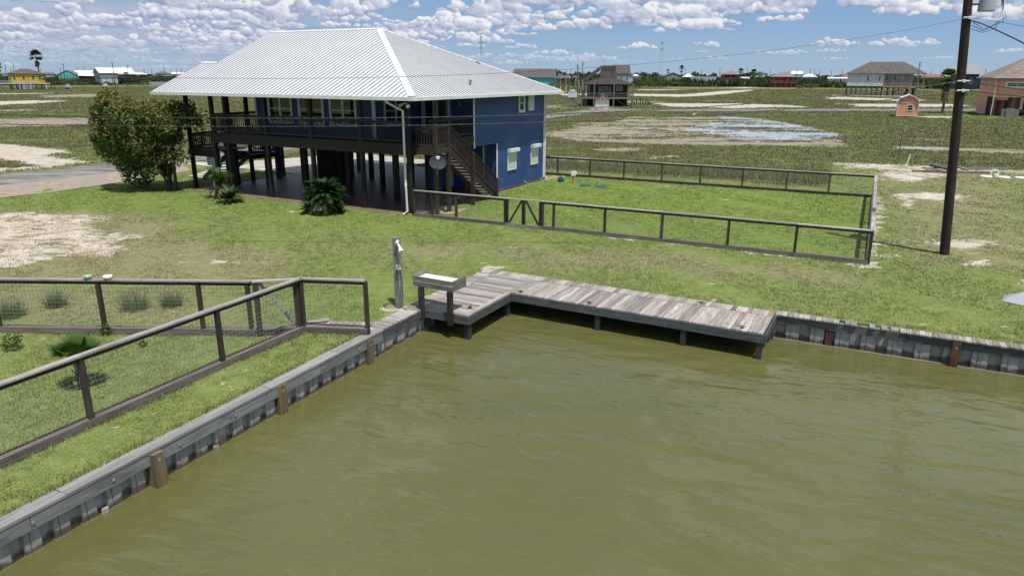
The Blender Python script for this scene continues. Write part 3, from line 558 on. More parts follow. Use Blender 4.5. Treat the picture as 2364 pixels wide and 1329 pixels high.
q = gp([(1262, 378), (1450, 384), (1600, 390), (1750, 396), (1905, 402), (1890, 427), (1750, 414), (1600, 406), (1450, 398), (1262, 388)]); lo, hi = q.min(0), q.max(0)
C = lo+(hi-lo)*RNG.random((6000, 2)); C = C[sdpoly(C, q) > -.3]; V, Fq, rn, rep = blades(C, .20+.45*RNG.random(len(C)), np.full(len(C), .035), np.full(len(C), .25), 8, .8)
np_mesh('tall_marsh_grass', V, Fq, mgrass('tall_blades', False), dict(rnd=rn, dry=np.full(len(rn), -.2)), label='tall unmown marsh grass just behind the back fence', cat='marsh grass', kind='stuff')
# ------------------------------------------------------------ the blue house on posts
def rng(a, b, st): n = max(1, int(round((b-a)/st))); return [a+(b-a)*i/n for i in range(n+1)]
house = thing('stilt_house', 'blue clapboard house raised on dark posts with a white metal hip roof and wrap-round porch', 'house', HF(0, 0, 0))
h = house
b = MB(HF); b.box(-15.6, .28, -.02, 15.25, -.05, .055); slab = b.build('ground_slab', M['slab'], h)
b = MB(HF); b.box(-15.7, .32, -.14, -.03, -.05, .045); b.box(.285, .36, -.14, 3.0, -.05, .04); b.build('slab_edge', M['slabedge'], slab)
# siding: real overlapping laps
def lap(bm, p, q, z0, z1, nrm, ex=.18, off=.022):      # p,q: ends in house frame; nrm outward (u,v)
    z = z0
    while z < z1-.01:
        zt = min(z+ex, z1); r = random.random(); nu, nv = nrm
        lo = [(p[0]+nu*off, p[1]+nv*off, z), (q[0]+nu*off, q[1]+nv*off, z)]; hi = [(q[0]+nu*.004, q[1]+nv*.004, zt), (p[0]+nu*.004, p[1]+nv*.004, zt)]
        bm.face(lo+hi, None, r); bm.face([(p[0], p[1], z), (q[0], q[1], z), lo[1], lo[0]], None, r); z = zt
def wallpiece(name, p, q, z0, z1, nrm, parent=h, th=.12):
    bm = MB(HF); lap(bm, p, q, z0, z1, nrm); nu, nv = nrm
    u0, u1 = sorted((p[0]-nu*th, q[0])); v0, v1 = sorted((p[1]-nv*th, q[1])); bm.box(u0, u1, v0, v1, z0, z1, .5); return bm.build(name, M['blue'], parent)
FL, CE = 3.40, 5.52
wallpiece('wall', (0, 5.9), (0, 14.8), 2.78, CE, (1, 0)); wallpiece('wall', (0, 8.5), (0, 14.8), .06, 2.775, (1, 0))
wallpiece('wall', (-12, 1.8), (-3.5, 1.8), FL, CE, (0, -1)); wallpiece('wall', (-3.5, 1.8), (-3.5, 5.9), FL, CE, (1, 0))
wallpiece('wall', (-3.5, 5.9), (-.1, 5.9), FL, CE, (0, -1)); wallpiece('wall', (-12, 14.8), (-12, 1.8), FL, CE, (-1, 0)); wallpiece('wall', (0, 14.8), (-12, 14.8), 2.9, CE, (0, 1))
b = MB(HF); b.box(-3.2, -.12, 8.5, 8.62, .06, 2.775); b.box(-3.3, -3.2, 5.9, 14.7, .06, 2.86); b.build('storage_wall', M['blue'], h)
b = MB(HF); b.box(-12.45, -11.25, 6.8, 9.0, .06, 2.86); enc = b.build('storage_enclosure', M['dark'], h)
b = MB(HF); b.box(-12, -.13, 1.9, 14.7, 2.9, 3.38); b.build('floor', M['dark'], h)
for t6 in ((.024, .05, 5.86, 5.99, 2.70, CE), (.024, .05, 8.42, 8.55, .03, 2.775), (.024, .05, 14.70, 14.83, .03, CE), (-3.60, -3.40, 1.74, 1.80, FL, CE), (-12.06, -11.93, 1.74, 1.78, FL, CE), (-3.15, -3.06, 8.40, 8.5, .06, 2.7), (-2.0, -1.93, 8.42, 8.5, .06, 2.7), (-.9, -.83, 8.42, 8.5, .06, 2.7)):
    b = MB(HF); b.box(*t6); b.build('corner_trim', M['white'], h)
# windows on the porch front
def window(u0, u1, v, z0, z1, n=2, face='front', par=h, blind=False):
    bm = MB(HF); gl = MB(HF); w_ = .07; us = [u0+(u1-u0)*i/n for i in range(n+1)]
    def bx(m_, a0, a1, d0, d1, zz0, zz1):
        if face == 'front': m_.box(a0, a1, v-d1, v-d0, zz0, zz1)
        else: m_.box(v+d0, v+d1, a0, a1, zz0, zz1)
    for i in range(n):
        a0, a1 = us[i], us[i+1]
        bx(bm, a0, a0+w_, .024, .07, z0, z1); bx(bm, a1-w_, a1, .024, .07, z0, z1); bx(bm, a0+w_, a1-w_, .024, .07, z0, z0+w_); bx(bm, a0+w_, a1-w_, .024, .07, z1-w_, z1)
        zm = (z0+z1)/2; bx(bm, a0+w_, a1-w_, .03, .06, zm-.025, zm+.025); bx(gl, a0+w_, a1-w_, .02, .034, z0+w_, z1-w_)
    bx(bm, u0-.08, u0-.002, .022, .085, z0-.1, z1); bx(bm, u1+.002, u1+.08, .022, .085, z0-.1, z1); bx(bm, u0-.08, u1+.08, .022, .095, z0-.1, z0-.004)
    f = bm.build('window', M['white'], par); gl.build('pane', M['glass'], f); return f
for a, c in ((-10.95, -9.25), (-8.65, -6.95), (-6.4, -4.7)): window(a, c, 1.8, 4.02, 5.48)
window(2.62, 4.55, -3.5, 4.05, 5.45, 2, 'side')
window(11.22, 11.86, 0, 4.5, 5.42, 1, 'side')
# french door on the recessed side porch
b = MB(HF); g = MB(HF)
for a, c in ((-3.25, -2.45), (-2.38, -1.58)):
    for x0, x1, z0, z1 in ((a, a+.14, 3.42, 5.42), (c-.14, c, 3.42, 5.42), (a+.14, c-.14, 5.28, 5.42), (a+.14, c-.14, 3.42, 3.66)): b.box(x0, x1, 5.80, 5.87, z0, z1)
    g.box(a+.14, c-.14, 5.83, 5.85, 3.66, 5.28)
b.box(-3.36, -3.27, 5.78, 5.875, 3.42, 5.5); b.box(-1.56, -1.47, 5.78, 5.875, 3.42, 5.5); b.box(-3.27, -1.56, 5.78, 5.875, 5.43, 5.5)
dr = b.build('door', M['white'], h); g.build('pane', M['glass'], dr)
# white roller shutters
def shutter(v0, v1, z0, z1, hood=True):
    bm = MB(HF); bm.box(.024, .09, v0, v1, z0, z1); f = bm.build('shutter', M['white'], h)
    s2 = MB(HF); s2.box(.0905, .098, v0+.10, v1-.10, z0+.14, z1-.16); s2.build('slats', M['shutterslat'], f)
    if hood: s3 = MB(HF); s3.box(.10, .30, v0-.06, v1+.06, z1-.13, z1+.07); s3.build('hood', M['white'], f)
shutter(9.75, 10.85, 1.05, 2.28); shutter(12.85, 13.85, 1.08, 2.30); shutter(12.42, 13.18, 4.48, 5.44, False)
# roof
E0, EZ, RZ = -.85, 5.62, 9.2; VR = 7.4; UR = .9; UL = -16.05; UX = -17.35; VB = 15.65; sl = (RZ-EZ)/(VR-E0); URG = UR-(VR-E0)
def zr(v): return EZ+(v-E0)*sl
r_ = MB(HF)
def slabface(pts, th=.05):
    r_.face(pts); r_.face([(p[0], p[1], p[2]-th) for p in pts][::-1])
    for i in range(len(pts)):
        a, c = pts[i], pts[(i+1) % len(pts)]; r_.face([a, (a[0], a[1], a[2]-th), (c[0], c[1], c[2]-th), c])
VX = 2.9
slabface([(UX, E0, EZ), (UR, E0, EZ), (URG, VR, RZ), (UL, VR, RZ), (UL, VX, zr(VX)), (UX, VX, zr(VX))])
slabface([(UR, E0, EZ), (UR, VB, EZ), (URG, VR, RZ)])
slabface([(UL, VR, RZ), (URG, VR, RZ), (UR, VB, EZ), (UL, VB, EZ)])
slabface([(UX, VX, zr(VX)), (UL, VX, zr(VX)), (UL, 2*VX-E0, EZ), (UX, 2*VX-E0, EZ)])
roof = r_.build('roof', M['roof'], h)
s_ = MB(HF); hh, ww = .036, .032
u = UX+.02
while u < UR:
    if u < UL: vt = VX
    elif u < URG: vt = VR
    else: vt = E0+(UR-u)
    if vt-E0 > .15: s_.beam((u, E0, EZ+hh/2), (u, vt, zr(vt)+hh/2), ww, hh)
    u += .305
v = E0+.15
while v < VB:
    d_ = min(v-E0, (VB-v)*(VR-E0)/(VB-VR)); s_.beam((UR, v, EZ+hh/2), (UR-d_, v, EZ+d_*sl+hh/2), ww, hh); v += .305
u = UL+.1
while u < UR:
    vt = VR if u < URG else VB-(UR-u)*(VB-VR)/(VR-E0); s_.beam((u, VB, EZ+hh/2), (u, vt, EZ+(VB-vt)/(VB-VR)*(RZ-EZ)+hh/2), ww, hh); u += .61
s_.build('standing_seams', M['seam'], roof)
c_ = MB(HF)                                            # folded caps on hips and ridges
def capstrip(p, q, n1, n2, wd=.17, up=.045):
    p, q = np.array(p), np.array(q)
    for n in (n1, n2):
        n = np.array(n)*wd; c_.face([p+[0, 0, up], q+[0, 0, up], q+n+[0, 0, up-.005], p+n+[0, 0, up-.005]]); c_.face([q+n+[0, 0, up-.005], p+n+[0, 0, up-.005], p+n+[0, 0, 0], q+n+[0, 0, 0]])
capstrip((UR, E0, EZ), (URG, VR, RZ), (-1, 0, 0), (0, 1, 0), .26); capstrip((URG, VR, RZ), (UR, VB, EZ), (0, -1, 0), (-1, 0, 0), .26)
capstrip((UL, VR, RZ), (URG, VR, RZ), (0, -1, -sl), (0, 1, -sl), .2); capstrip((UX, VX, zr(VX)), (UL, VX, zr(VX)), (0, -1, -sl), (0, 1, -sl), .18)
c_.build('ridge_cap', M['roof'], roof)
b = MB(HF)
b.box(UX-.01, UR+.12, E0-.12, E0-.002, EZ-.17, EZ-.015); b.box(UR+.002, UR+.12, E0-.002, VB+.05, EZ-.17, EZ-.015); b.box(UL, UR, VB+.002, VB+.12, EZ-.17, EZ-.015); b.box(UX-.06, UX-.012, E0, VX*2-E0, EZ-.15, EZ-.02)
b.build('gutter', M['white'], roof)
b = MB(HF)
for p, q in (((UX, E0+.02), (UL, VX)), ((UL, VX), (UL+.001, VR))): pass
b.box(UX+.05, UR-.02, E0+.02, 1.78, EZ-.16, EZ-.10); b.box(-3.48, UR-.02, 1.78, 5.88, EZ-.16, EZ-.10); b.box(.06, UR-.02, 5.88, VB-.02, EZ-.16, EZ-.10); b.box(UX+.05, -12.2, 1.78, 6, EZ-.16, EZ-.10)
b.build('soffit', M['brown'], roof)
b = MB(HF); b.lathe((5.1-8.0, 3.4, zr(3.4)+0), [(.0, 0), (.06, 0), (.06, .0)]); 
b = MB(HF); vz = EZ+(UR-(-.15))*sl; b.tube([(-.15, 5.9, vz-.1), (-.15, 5.9, vz+.22)], .05); b.lathe((-.15, 5.9, vz+.2), [(.0, .1), (.09, .06), (.09, 0), (0, 0)], 10); b.build('vent_pipe', M['seam'], roof)
b = MB(HF); b.tube([(-2.6, 11.2, 7.7), (-2.6, 11.2, 9.0)], .03); b.box(-2.75, -2.45, 11.1, 11.3, 8.45, 8.5); b.box(-2.7, -2.5, 11.15, 11.25, 8.75, 8.8); b.build('vent_stack', M['greymetal'], roof)
# posts
def post(u, v, z0, z1, w=.19, mat='dark', nm='post'):
    bm = MB(HF); bm.box(u-w/2, u+w/2, v-w/2, v+w/2, z0, z1); return bm.build(nm, M[mat], h)
UP = [-12.6, -9.55, -6.3, -3.0, -.12]
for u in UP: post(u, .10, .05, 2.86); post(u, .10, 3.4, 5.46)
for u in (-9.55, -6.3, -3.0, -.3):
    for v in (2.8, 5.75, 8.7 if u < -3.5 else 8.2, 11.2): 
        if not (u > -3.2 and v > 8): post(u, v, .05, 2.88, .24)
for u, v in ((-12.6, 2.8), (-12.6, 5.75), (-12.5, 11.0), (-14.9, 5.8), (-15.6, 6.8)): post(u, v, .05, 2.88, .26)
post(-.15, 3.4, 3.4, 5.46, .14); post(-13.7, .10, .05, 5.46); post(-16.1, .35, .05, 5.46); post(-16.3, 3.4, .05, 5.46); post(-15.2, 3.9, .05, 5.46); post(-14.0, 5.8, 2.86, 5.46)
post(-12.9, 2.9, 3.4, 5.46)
b = MB(HF); b.box(-16.05, -15.15, 2.62, 2.86, .05, 2.9); b.build('meter_panel', M['dark'], h)
# porch deck, beams, rails
b = MB(HF)
for v in rng(.0, 1.78, .14)[:-1]: b.box(-13.75, -.0, v, v+.134, 3.36, 3.40)
for v in rng(1.8, 5.8, .14)[:-1]: b.box(-3.38, -.0, v, v+.134, 3.36, 3.40)
for v in rng(1.8, 5.6, .14)[:-1]: b.box(-15.4, -12.1, v, v+.134, 3.36, 3.40)
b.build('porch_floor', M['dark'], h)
b = MB(HF); b.box(-13.8, .08, -.06, -.012, 3.12, 3.40); b.box(-13.8, .06, -.035, .012, 2.86, 3.118); b.box(.03, .08, 0, 5.85, 3.10, 3.40); b.box(-.02, .04, .02, 5.85, 2.86, 3.09)
for v in (2.8, 5.75, 8.7, 11.2): b.box(-12.7, -.2 if v < 8 else -3.4, v-.07, v+.07, 2.88, 3.12)
b.box(-13.85, -13.80, -.06, 5.6, 2.9, 3.4); b.box(-15.45, -13.86, 5.5, 5.6, 2.9, 3.4)
b.build('porch_beam', M['dark'], h)
def railing(p, q, z0, z1, mat='dark', zb=None, sp=.135, name='railing'):   # p,q=(u,v); z at p and q may differ (stairs)
    za0, za1 = (z0, z1) if not isinstance(z0, tuple) else z0; bm = MB(HF); L = math.hypot(q[0]-p[0], q[1]-p[1]); zp, zq = zb or (0, 0); H0 = z1-z0
    def pt(f, z): return (p[0]+(q[0]-p[0])*f, p[1]+(q[1]-p[1])*f, z+zp+(zq-zp)*f)
    bm.beam(pt(0, z1), pt(1, z1), .13, .035); bm.beam(pt(0, z1-.07), pt(1, z1-.07), .04, .09); bm.beam(pt(0, z0+.08), pt(1, z0+.08), .04, .09); n = max(1, int(L/sp))
    for i in range(n):
        f = (i+.5)/n; bm.beam(pt(f, z0+.02), pt(f, z1-.05), .036, .036)
    return bm.build(name, M[mat], h)
for a, c in zip(UP[:-1], UP[1:]): railing((a+.1, .04), (c-.1, .04), 3.46, 4.44)
railing((-13.6, .04), (-12.7, .04), 3.46, 4.44); railing((-.02, 1.65), (-.02, 5.8), 3.46, 4.44); railing((-13.78, .2), (-13.78, 5.5), 3.46, 4.44)
railing((-15.4, 5.5), (-12.2, 5.5), 3.46, 4.44)
# left lower landing and its steps
b = MB(HF); b.box(-16.2, -13.8, .2, 2.4, 2.30, 2.36); b.box(-16.2, -13.8, .18, .23, 1.98, 2.30); b.box(-16.25, -16.2, .2, 2.4, 1.98, 2.30); b.build('landing', M['dark'], h)
railing((-16.0, .26), (-13.85, .26), 2.40, 3.25); railing((-16.2, .3), (-16.2, 2.4), 2.40, 3.25)
b = MB(HF); b.box(-16.2, -14.0, 2.75, 5.0, 1.58, 1.86); b.build('landing', M['dark'], h); railing((-16.1, 4.95), (-14.05, 4.95), 1.9, 2.80); railing((-14.05, 2.9), (-14.05, 4.9), 1.9, 2.80)
b = MB(HF)
for i in range(2): b.box(-16.1, -14.0, 2.41+i*.17, 2.58+i*.17, 1.98-i*.12, 2.13-i*.14)
b.build('step', M['dark'], h)
b = MB(HF)
for v in (2.9, 4.9): b.beam((-16.25, v, 1.70), (-18.6, v, .12), .05, .28)
for i in range(7): b.box(-16.5-i*.32, -16.24-i*.32, 2.93, 4.87, 1.52-i*.225, 1.56-i*.225)
b.build('staircase', M['dark'], h)
# right-hand stair, running back along the side wall
b = MB(HF); b.box(.1, 1.30, .30, 1.62, 3.20, 3.25)
b.box(.1, 1.32, .26, .30, 2.92, 3.22); b.box(1.30, 1.34, .3, 1.65, 2.96, 3.22); b.build('landing', M['brown'], h)
for (u, v, z1) in ((1.25, .36, 4.30), (1.25, 1.45, 4.30), (1.25, 3.75, 2.80), (1.25, 6.3, 1.12)):
    post(u, v, .0, z1, .14 if v > 6 else .17, 'brown')
post(1.13, 1.75, 2.4, 4.26, .11, 'brown')
railing((.1, .33), (1.18, .33), 3.27, 4.20, 'brown'); railing((1.27, .44), (1.27, 1.38), 3.27, 4.24, 'brown')
zs0, zs1, v0, v1 = 3.25, .20, 1.62, 6.25
b = MB(HF)
for u in (.22, 1.18): b.beam((u, v0, zs0-.18), (u, v1, zs1-.12), .045, .30)
stair = b.build('staircase', M['brown'], h)
b = MB(HF); n = 15
for i in range(n): f = (i+.6)/n; v = v0+(v1-v0)*f; z = zs0+(zs1-zs0)*f; b.box(.245, 1.155, v-.14, v+.14, z-.02, z+.02)
b.build('treads', M['tread'], stair)
railing((1.22, 1.7), (1.22, 3.7), 0.05, .98, 'brown', zb=(3.2, 1.88)); railing((1.22, 3.82), (1.22, 6.25), 0.05, .98, 'brown', zb=(1.80, .18)); railing((.2, 1.7), (.2, 6.2), 0.05, .95, 'brown', zb=(3.2, .2))
# downspout, flood lights
b = MB(HF); b.tube([(-.62, -.85, 5.5), (-.60, -.83, 5.36), (-.28, -.35, 5.06), (-.22, -.12, 4.95), (-.22, -.12, 3.3), (-.22, -.12, 1.55), (-.18, -.17, 1.42), (-.16, -.15, .16), (-.22, -.45, .05)], .055, 8); b.build('downspout', M['white'], h)
b = MB(HF); b.tube([(.12, 14.9, 5.5), (.14, 14.9, 5.2), (.09, 14.86, 4.9), (.09, 14.86, .1), (.3, 14.9, .05)], .045, 8); b.build('downspout', M['white'], h)
for s in (-1, 1):
    b = MB(HF); b.tube([(-.1, .0, 5.32), (-.1+s*.16, -.12, 5.26)], .03); b.tube([(-.1+s*.14, -.1, 5.27), (-.1+s*.26, -.22, 5.17)], [.05, .10], 10); b.build('floodlight', M['bowlw'], h)
b = MB(HF); b.tube([(-.75, 5.78, 4.95), (-.75, 5.7, 5.05), (-.75, 5.72, 5.2)], .035); b.build('wall_lamp', M['greymetal'], h)
b = MB(HF); b.tube([(.06, 11.9, .25), (.1, 11.9, .15), (.3, 11.9, .02), (1.0, 12.0, .02)], .02); b.build('water_pipe', M['greymetal'], h)
# loose things at the house
t_ = thing('satellite_dish', 'grey oval satellite dish on a dark pole beside the stair landing', 'satellite dish', HF(1.33, .35, 1.9))
dc = np.array(HF(1.50, .16, 2.62)); dn = unit(np.array(HF(1.50, .16, 2.62)) - np.array([0, 0, 6]) if False else unit([.30, -.85, .42]))
b = MB(); x = unit(np.cross(dn, [0, 0, 1])); y = np.cross(x, dn)*-1; rings = []
for i in range(6):
    rr = .38*i/5; rings.append([dc+x*rr*1.08*math.cos(a)+y*rr*.95*math.sin(a)+dn*(.10*(i/5)**2-.1) for a in np.linspace(0, 2*np.pi, 25)[:-1]])
for i in range(5):
    for k in range(24): k2 = (k+1) % 24; b.face([rings[i][k], rings[i][k2], rings[i+1][k2], rings[i+1][k]], raw=True)
b.build('reflector', M['dish'], t_, smooth=True)
b = MB(); b.tube([dc-dn*.08, dc-dn*.2-[0, 0, .25], HF(1.3, .36, 1.85)], .022, raw=True); b.tube([dc-y*.33, dc-y*.30+dn*.42+y*.2], .014, raw=True); b.build('mast', M['greymetal'], t_)
b = MB(); b.tube([dc-y*.1+dn*.40+x*.16, dc-y*.1+dn*.46+x*-.02], .035, raw=True); b.tube([dc-y*.02+dn*.40+x*.1, dc-y*.02+dn*.46+x*.05], .035, raw=True); b.tube([dc-y*.33, dc-y*.1+dn*.42], .014, raw=True); b.build('receiver', M['white'], t_)
t_ = thing('electric_meter', 'grey-green electric meter cabinet with conduits between the sago palms and the porch post', 'meter box', HF(-14.2, .6, 0))
b = MB(HF); b.box(-14.55, -14.02, .38, .62, 1.35, 2.5); cab = b.build('cabinet', M['greymetal'], t_); b = MB(HF); b.box(-14.52, -14.12, .35, .378, 1.38, 2.47); b.build('cabinet_door', M['dish'] if False else M['greymetal'], cab)
b = MB(HF); b.box(-14.95, -14.58, .4, .6, 1.45, 1.95); b.box(-14.9, -14.62, .42, .6, 2.1, 2.4); b.build('meter_housing', M['greymetal'], t_)
b = MB(HF); b.tube([(-14.66, .5, 0), (-14.66, .5, 1.5)], .05); b.tube([(-14.3, .5, .0), (-14.3, .5, .8), (-14.2, .5, 1.35)], .022); b.box(-14.42, -14.2, .4, .52, .62, .95); b.build('conduit', M['white'], t_)
b = MB(HF); b.lathe((-13.92, .4, 1.55), [(.0, 0), (.09, 0), (.09, .14), (0, .16)], 12); b.build('meter', M['bowlw'], t_)
b = MB(HF); b.box(-9.3, -8.9, 3.0, 3.35, .06, .75); b.tube([(-9.1, 3.1, .7), (-9.1, 3.1, 1.15), (-9.0, 3.1, 1.3)], [.06, .1, .05]); tag(b.build('covered_bottle', M['teal']), 'turquoise covered object standing on the slab behind the round sago palm', 'container')
b = MB(HF); b.box(.05, 1.05, 5.0, 5.6, .0, .03)
for k in range(16):
    a = random.random(); b2 = None
def rocks(name, label, pts, s, n, group=None):
    b = MB(); cx = np.mean([p[0] for p in pts]); cy = np.mean([p[1] for p in pts])
    for k in range(n):
        i = random.randrange(len(pts)-1); f = random.random(); p = np.array(pts[i])*(1-f)+np.array(pts[i+1])*f; r = s*(.5+random.random()*.7); q = p+np.array([random.gauss(0, s), random.gauss(0, s), 0])
        prof = [(0, r*.62), (r*.5, r*.55), (r*.92, r*.3), (r, 0), (r*.9, -.05)]; j = len(b.v); b.lathe((q[0], q[1], 0), prof, 7, raw=True)
        for v in range(j, len(b.v)): x, y, z = b.v[v]; b.v[v] = (x+random.uniform(-.2, .2)*r, y+random.uniform(-.2, .2)*r, z+random.uniform(-.15, .1)*r)
    return b.build(name, M['rock'], label=label, cat='rocks', kind='stuff')
rocks('rubble', 'pale broken rubble lying at the foot of the stair posts behind the fence', [HF(1.0, .9, 0), HF(1.7, 1.2, 0), HF(1.4, 2.6, 0)], .10, 46)
rocks('rubble', 'pale stones along the foot of the blue side wall by its far corner', [HF(.35, 14.2, 0), HF(.9, 16.0, 0)], .10, 50)
rocks('rubble', 'thin line of pale gravel edging the blue side wall', [HF(.12, 8.6, 0), HF(.12, 14.4, 0)], .05, 120)

# ------------------------------------------------------------ bulkheads, dock
bk = thing('bulkhead', 'long weathered grey timber and vinyl bulkhead along the left bank of the canal', 'bulkhead', LBF(0, 0, -.75))
b = MB(LBF); js = [-16, -11.2, -6.0, -.3, 1.02, 5.6, 7.9, 9.72]
for a, c in zip(js[:-1], js[1:]):
    b.box(a+.004, c-.004, .0, .155, -.05, .0); b.box(a+.01, c-.012, .158, .31, -.052, -.003)
b.build('cap_board', M['cap'], bk)
b = MB(LBF); ws = [-16, -9, -4.0, .42, 4.55, 7.2, 9.7]
for i, (a, c) in enumerate(zip(ws[:-1], ws[1:])): b.box(a+.006, c-.006, .012, .05, -.30, -.052)
wl = b.build('wale', M['walelight'], bk)
u = -6.4
while u < 9.5:
    b = MB(LBF); b.box(u-.022, u+.022, -.008, .011, -.21, -.165); b.build('bolt', M['metal'], wl); u += 1.37
def piles(fr, u0, u1, vf, per, parent, deep=.10):      # folded vinyl sheet piling below the wale
    bm = MB(fr); u = u0
    while u < u1:
        prof = [(0, 0), (.24, 0), (.30, deep), (.64, deep), (.70, 0), (.86, 0), (.87, .02), (.89, .02), (.90, 0), (1, 0)]; pts = [(u+f*per, vf+d) for f, d in prof]
        for p, q in zip(pts[:-1], pts[1:]): bm.face([(p[0], p[1], -1.6), (q[0], q[1], -1.6), (q[0], q[1], -.06), (p[0], p[1], -.06)])
        u += per
    return bm.build('sheet_piling', mvinyl, parent)
def mv():
    mt, t = mat_new('stained_vinyl'); geo = t.a('ShaderNodeNewGeometry'); P = geo.outputs['Position']; sx = t.a('ShaderNodeSeparateXYZ'); t.c(P, sx.inputs[0]); n = t.noise(t.vmul(P, (3, 3, 1.2)), 1, 6, .7); n2 = t.noise(t.vmul(P, (2.2, 2.2, 0)), 1, 3)
    c = t.mix(t.ss(n, .3, .7), (.24, .235, .23), (.39, .38, .37))
    wl_ = t.ss(t.m('ADD', sx.outputs[2], t.m('MULTIPLY', t.m('ADD', n2, n), -.30)), -.86, -.96); c = t.mix(t.m('MULTIPLY', wl_, .85), c, (.06, .04, .025))
    c = t.mix(t.ss(sx.outputs[2], -.715, -.73), c, (.30, .22, .13))
    t.c(c, t.p.inputs['Base Color']); t.p.inputs['Roughness'].default_value = .5; return mt
mvinyl = mv()
piles(LBF, -16, 9.6, .09, .47, bk, .085); piles(LBF, 9.55, 11.9, .10, .58, bk, .07)
b = MB(LBF)                                            # boardwalk run joining the left dock
n = 18
for i in range(n):
    u = 9.45+i*.155; b.box(u+.003, u+.149, .03+.02*random.random(), .54+.05*random.random(), -.045, -.008+.006*random.random())
b.build('cap_board', M['dock'], bk)
b = MB(LBF); b.box(9.72, 12.2, .035, .065, -.26, -.048); b.build('wale', M['wale'], bk)
b = MB(); q0, q1 = G(700, 753), G(845, 757); dx = unit((q1-q0)*[1, 1, 0]); fr2 = Fr((q0[0], q0[1], 0), a=dx); L = np.linalg.norm(q1-q0); b = MB(fr2)
for i in range(int(L/.16)): b.box(i*.16+.25, i*.16+.395, .0+random.random()*.02, .34, .02, .055)
w2 = b.build('cap_board', M['dock'], bk); b = MB(fr2); b.box(.2, L+.1, -.05, -.005, -.1, .03); b.build('wale', M['wale'], bk)
b = MB(fr2); b.beam((.0, .1, .07), (.62, .34, .10), .2, .02); tag(b.build('loose_board', M['cap']), 'short pale loose board lying on the end of the little plank walk', 'board')
bk2 = thing('bulkhead', 'grey plank-topped vinyl bulkhead on the far bank right of the dock', 'bulkhead', RBF(0, 0, -.75))
b = MB(RBF); u = .05; miss = [(1.50, 1.62), (1.78, 1.90), (2.20, 2.46), (2.62, 2.76), (2.95, 3.28)]; i = 0
while u < 24:
    if not any(a < u+.07 < c for a, c in miss): b.box(u+.004, u+.146, -.02+.03*random.random(),   .34+.05*random.random(), -.04, -.004+.01*random.random())
    u += .152
b.build('cap_board', M['dock'], bk2)
b = MB(RBF); b.box(3.02, 3.22, .12, .42, -.06, -.02); b.build('broken_cap_board', M['cap'], bk2)
b = MB(RBF)
for a, c in ((.0, 3.4), (3.41, 8.0), (8.01, 13), (13.01, 24)): b.box(a, c-.006, .045, .085, -.27, -.044); b.box(a, c-.006, .36, .40, -.2, -.044)
b.build('wale', M['wale'], bk2); piles(RBF, -.1, 24, .10, .66, bk2, .12)
b = MB(RBF); b.box(0, 24, .04, .075, -.76, -.735); b.build('water_line_board', M['cap'], bk2)
def piling(px, zt, label, mat='pile', w=.25, fr=LBF, tilt=0, grp='square pilings bolted along the bulkheads'):
    p = G(px[0], px[1], WZ); t_ = thing('piling', label, 'piling', (p[0], p[1], WZ), grp); uvf = Fr((p[0], p[1], 0), a=fr.a); bm = MB(uvf)
    bm.beam((0, .04, -1.8), (tilt, .04, zt), w, w*.92, up=fr.a); bm.build('post', M[mat], t_)
    bm = MB(uvf); s = .03; bm.beam((0, .04-w*.5-.004, zt-.13), (0, .04-w*.5+.02, zt-.13), .06, .06); bm.build('bolt', M['metal'], t_)
piling((370, 1118), -.07, 'orange-brown stained square piling nearest the camera on the left bulkhead'); piling((652, 952), -.06, 'tan square piling halfway along the left bulkhead, beside a splice in the wale')
piling((853, 838), -.09, 'square piling just in front of the left fence end post'); piling((894, 803), -.10, 'greenish worn piling closest to the fish-cleaning table', w=.21)
piling((1911, 797), -.08, 'rusty dark piling right of the dock on the far bulkhead', 'rust', .2, RBF); piling((2199, 845), -.08, 'rusty dark piling farther right on the far bulkhead', 'rust', .21, RBF)
t_ = RBF(6.3, .25, 0); b = MB(RBF); b.beam((6.28, .25, -.25), (6.42, .22, .22), .17, .17, up=RBF.a); b.beam((6.45, .3, .05), (6.75, .34, .05), .16, .16); tag(b.build('broken_post', M['rust']), 'broken brown post leaning out of the far bulkhead cap at the right edge', 'post')
for (x, y, lb) in ((499, 1036, 'small pale-topped post stub breaking the water nearer the tan piling'), (244, 1180, 'small pale-topped post stub breaking the water nearest the camera')):
    p = G(x, y, WZ); b = MB(Fr((p[0], p[1], 0), .5)); b.box(-.055, .055, -.05, .05, -1.6, WZ+.07); b.box(-.05, .05, -.045, .045, WZ+.071, WZ+.085); tag(b.build('post_stub', M['cap']), lb, 'post stub', 'post stubs in the water')
dk = thing('dock', 'weathered grey L-shaped plank dock built out over the canal', 'dock', DF(0, 0, WZ))
b = MB(DF)
n = 33
for i in range(n):
    v = -2.6+i*(4.18/n); b.box(-1.60+.01*random.random(), -.155+.012*random.random(), v+.003, v+4.18/n-.004, -.035, .0+.006*random.random())
for i in range(31):
    v = -2.6+i*.151; b.box(-2.06-.03*random.random(), -1.612, v+.003, v+.147, -.035, .004+.006*random.random())
b.box(-.15, -.01, -.0, 1.58, -.035, .006); b.box(-.15, .0, -2.6, -.004, -.035, .003)
n = 53
for i in range(n):
    u = .0+i*(7.7/n); b.box(u+.003, u+7.7/n-.004, -.01-.03*random.random(), 1.56, -.035, random.random()*.008)
for i in range(64):
    u = -2.06+i*.1525; b.box(u+.003, u+.149, 1.575, 2.04+.05*random.random(), -.035, .006+.006*random.random())
b.build('decking', M['dock'], dk)
b = MB(DF)
b.box(-1.62, .0, -2.65, -2.605, -.27, -.037); b.box(.002, .045, -2.65, -.05, -.27, -.037); b.box(.046, 5.1, -.05, -.004, -.27, -.037); b.box(5.106, 7.72, -.05, -.004, -.27, -.037); b.box(7.721, 7.765, -.05, 1.95, -.27, -.037); b.box(-1.66, -1.625, -2.65, -.1, -.27, -.037)
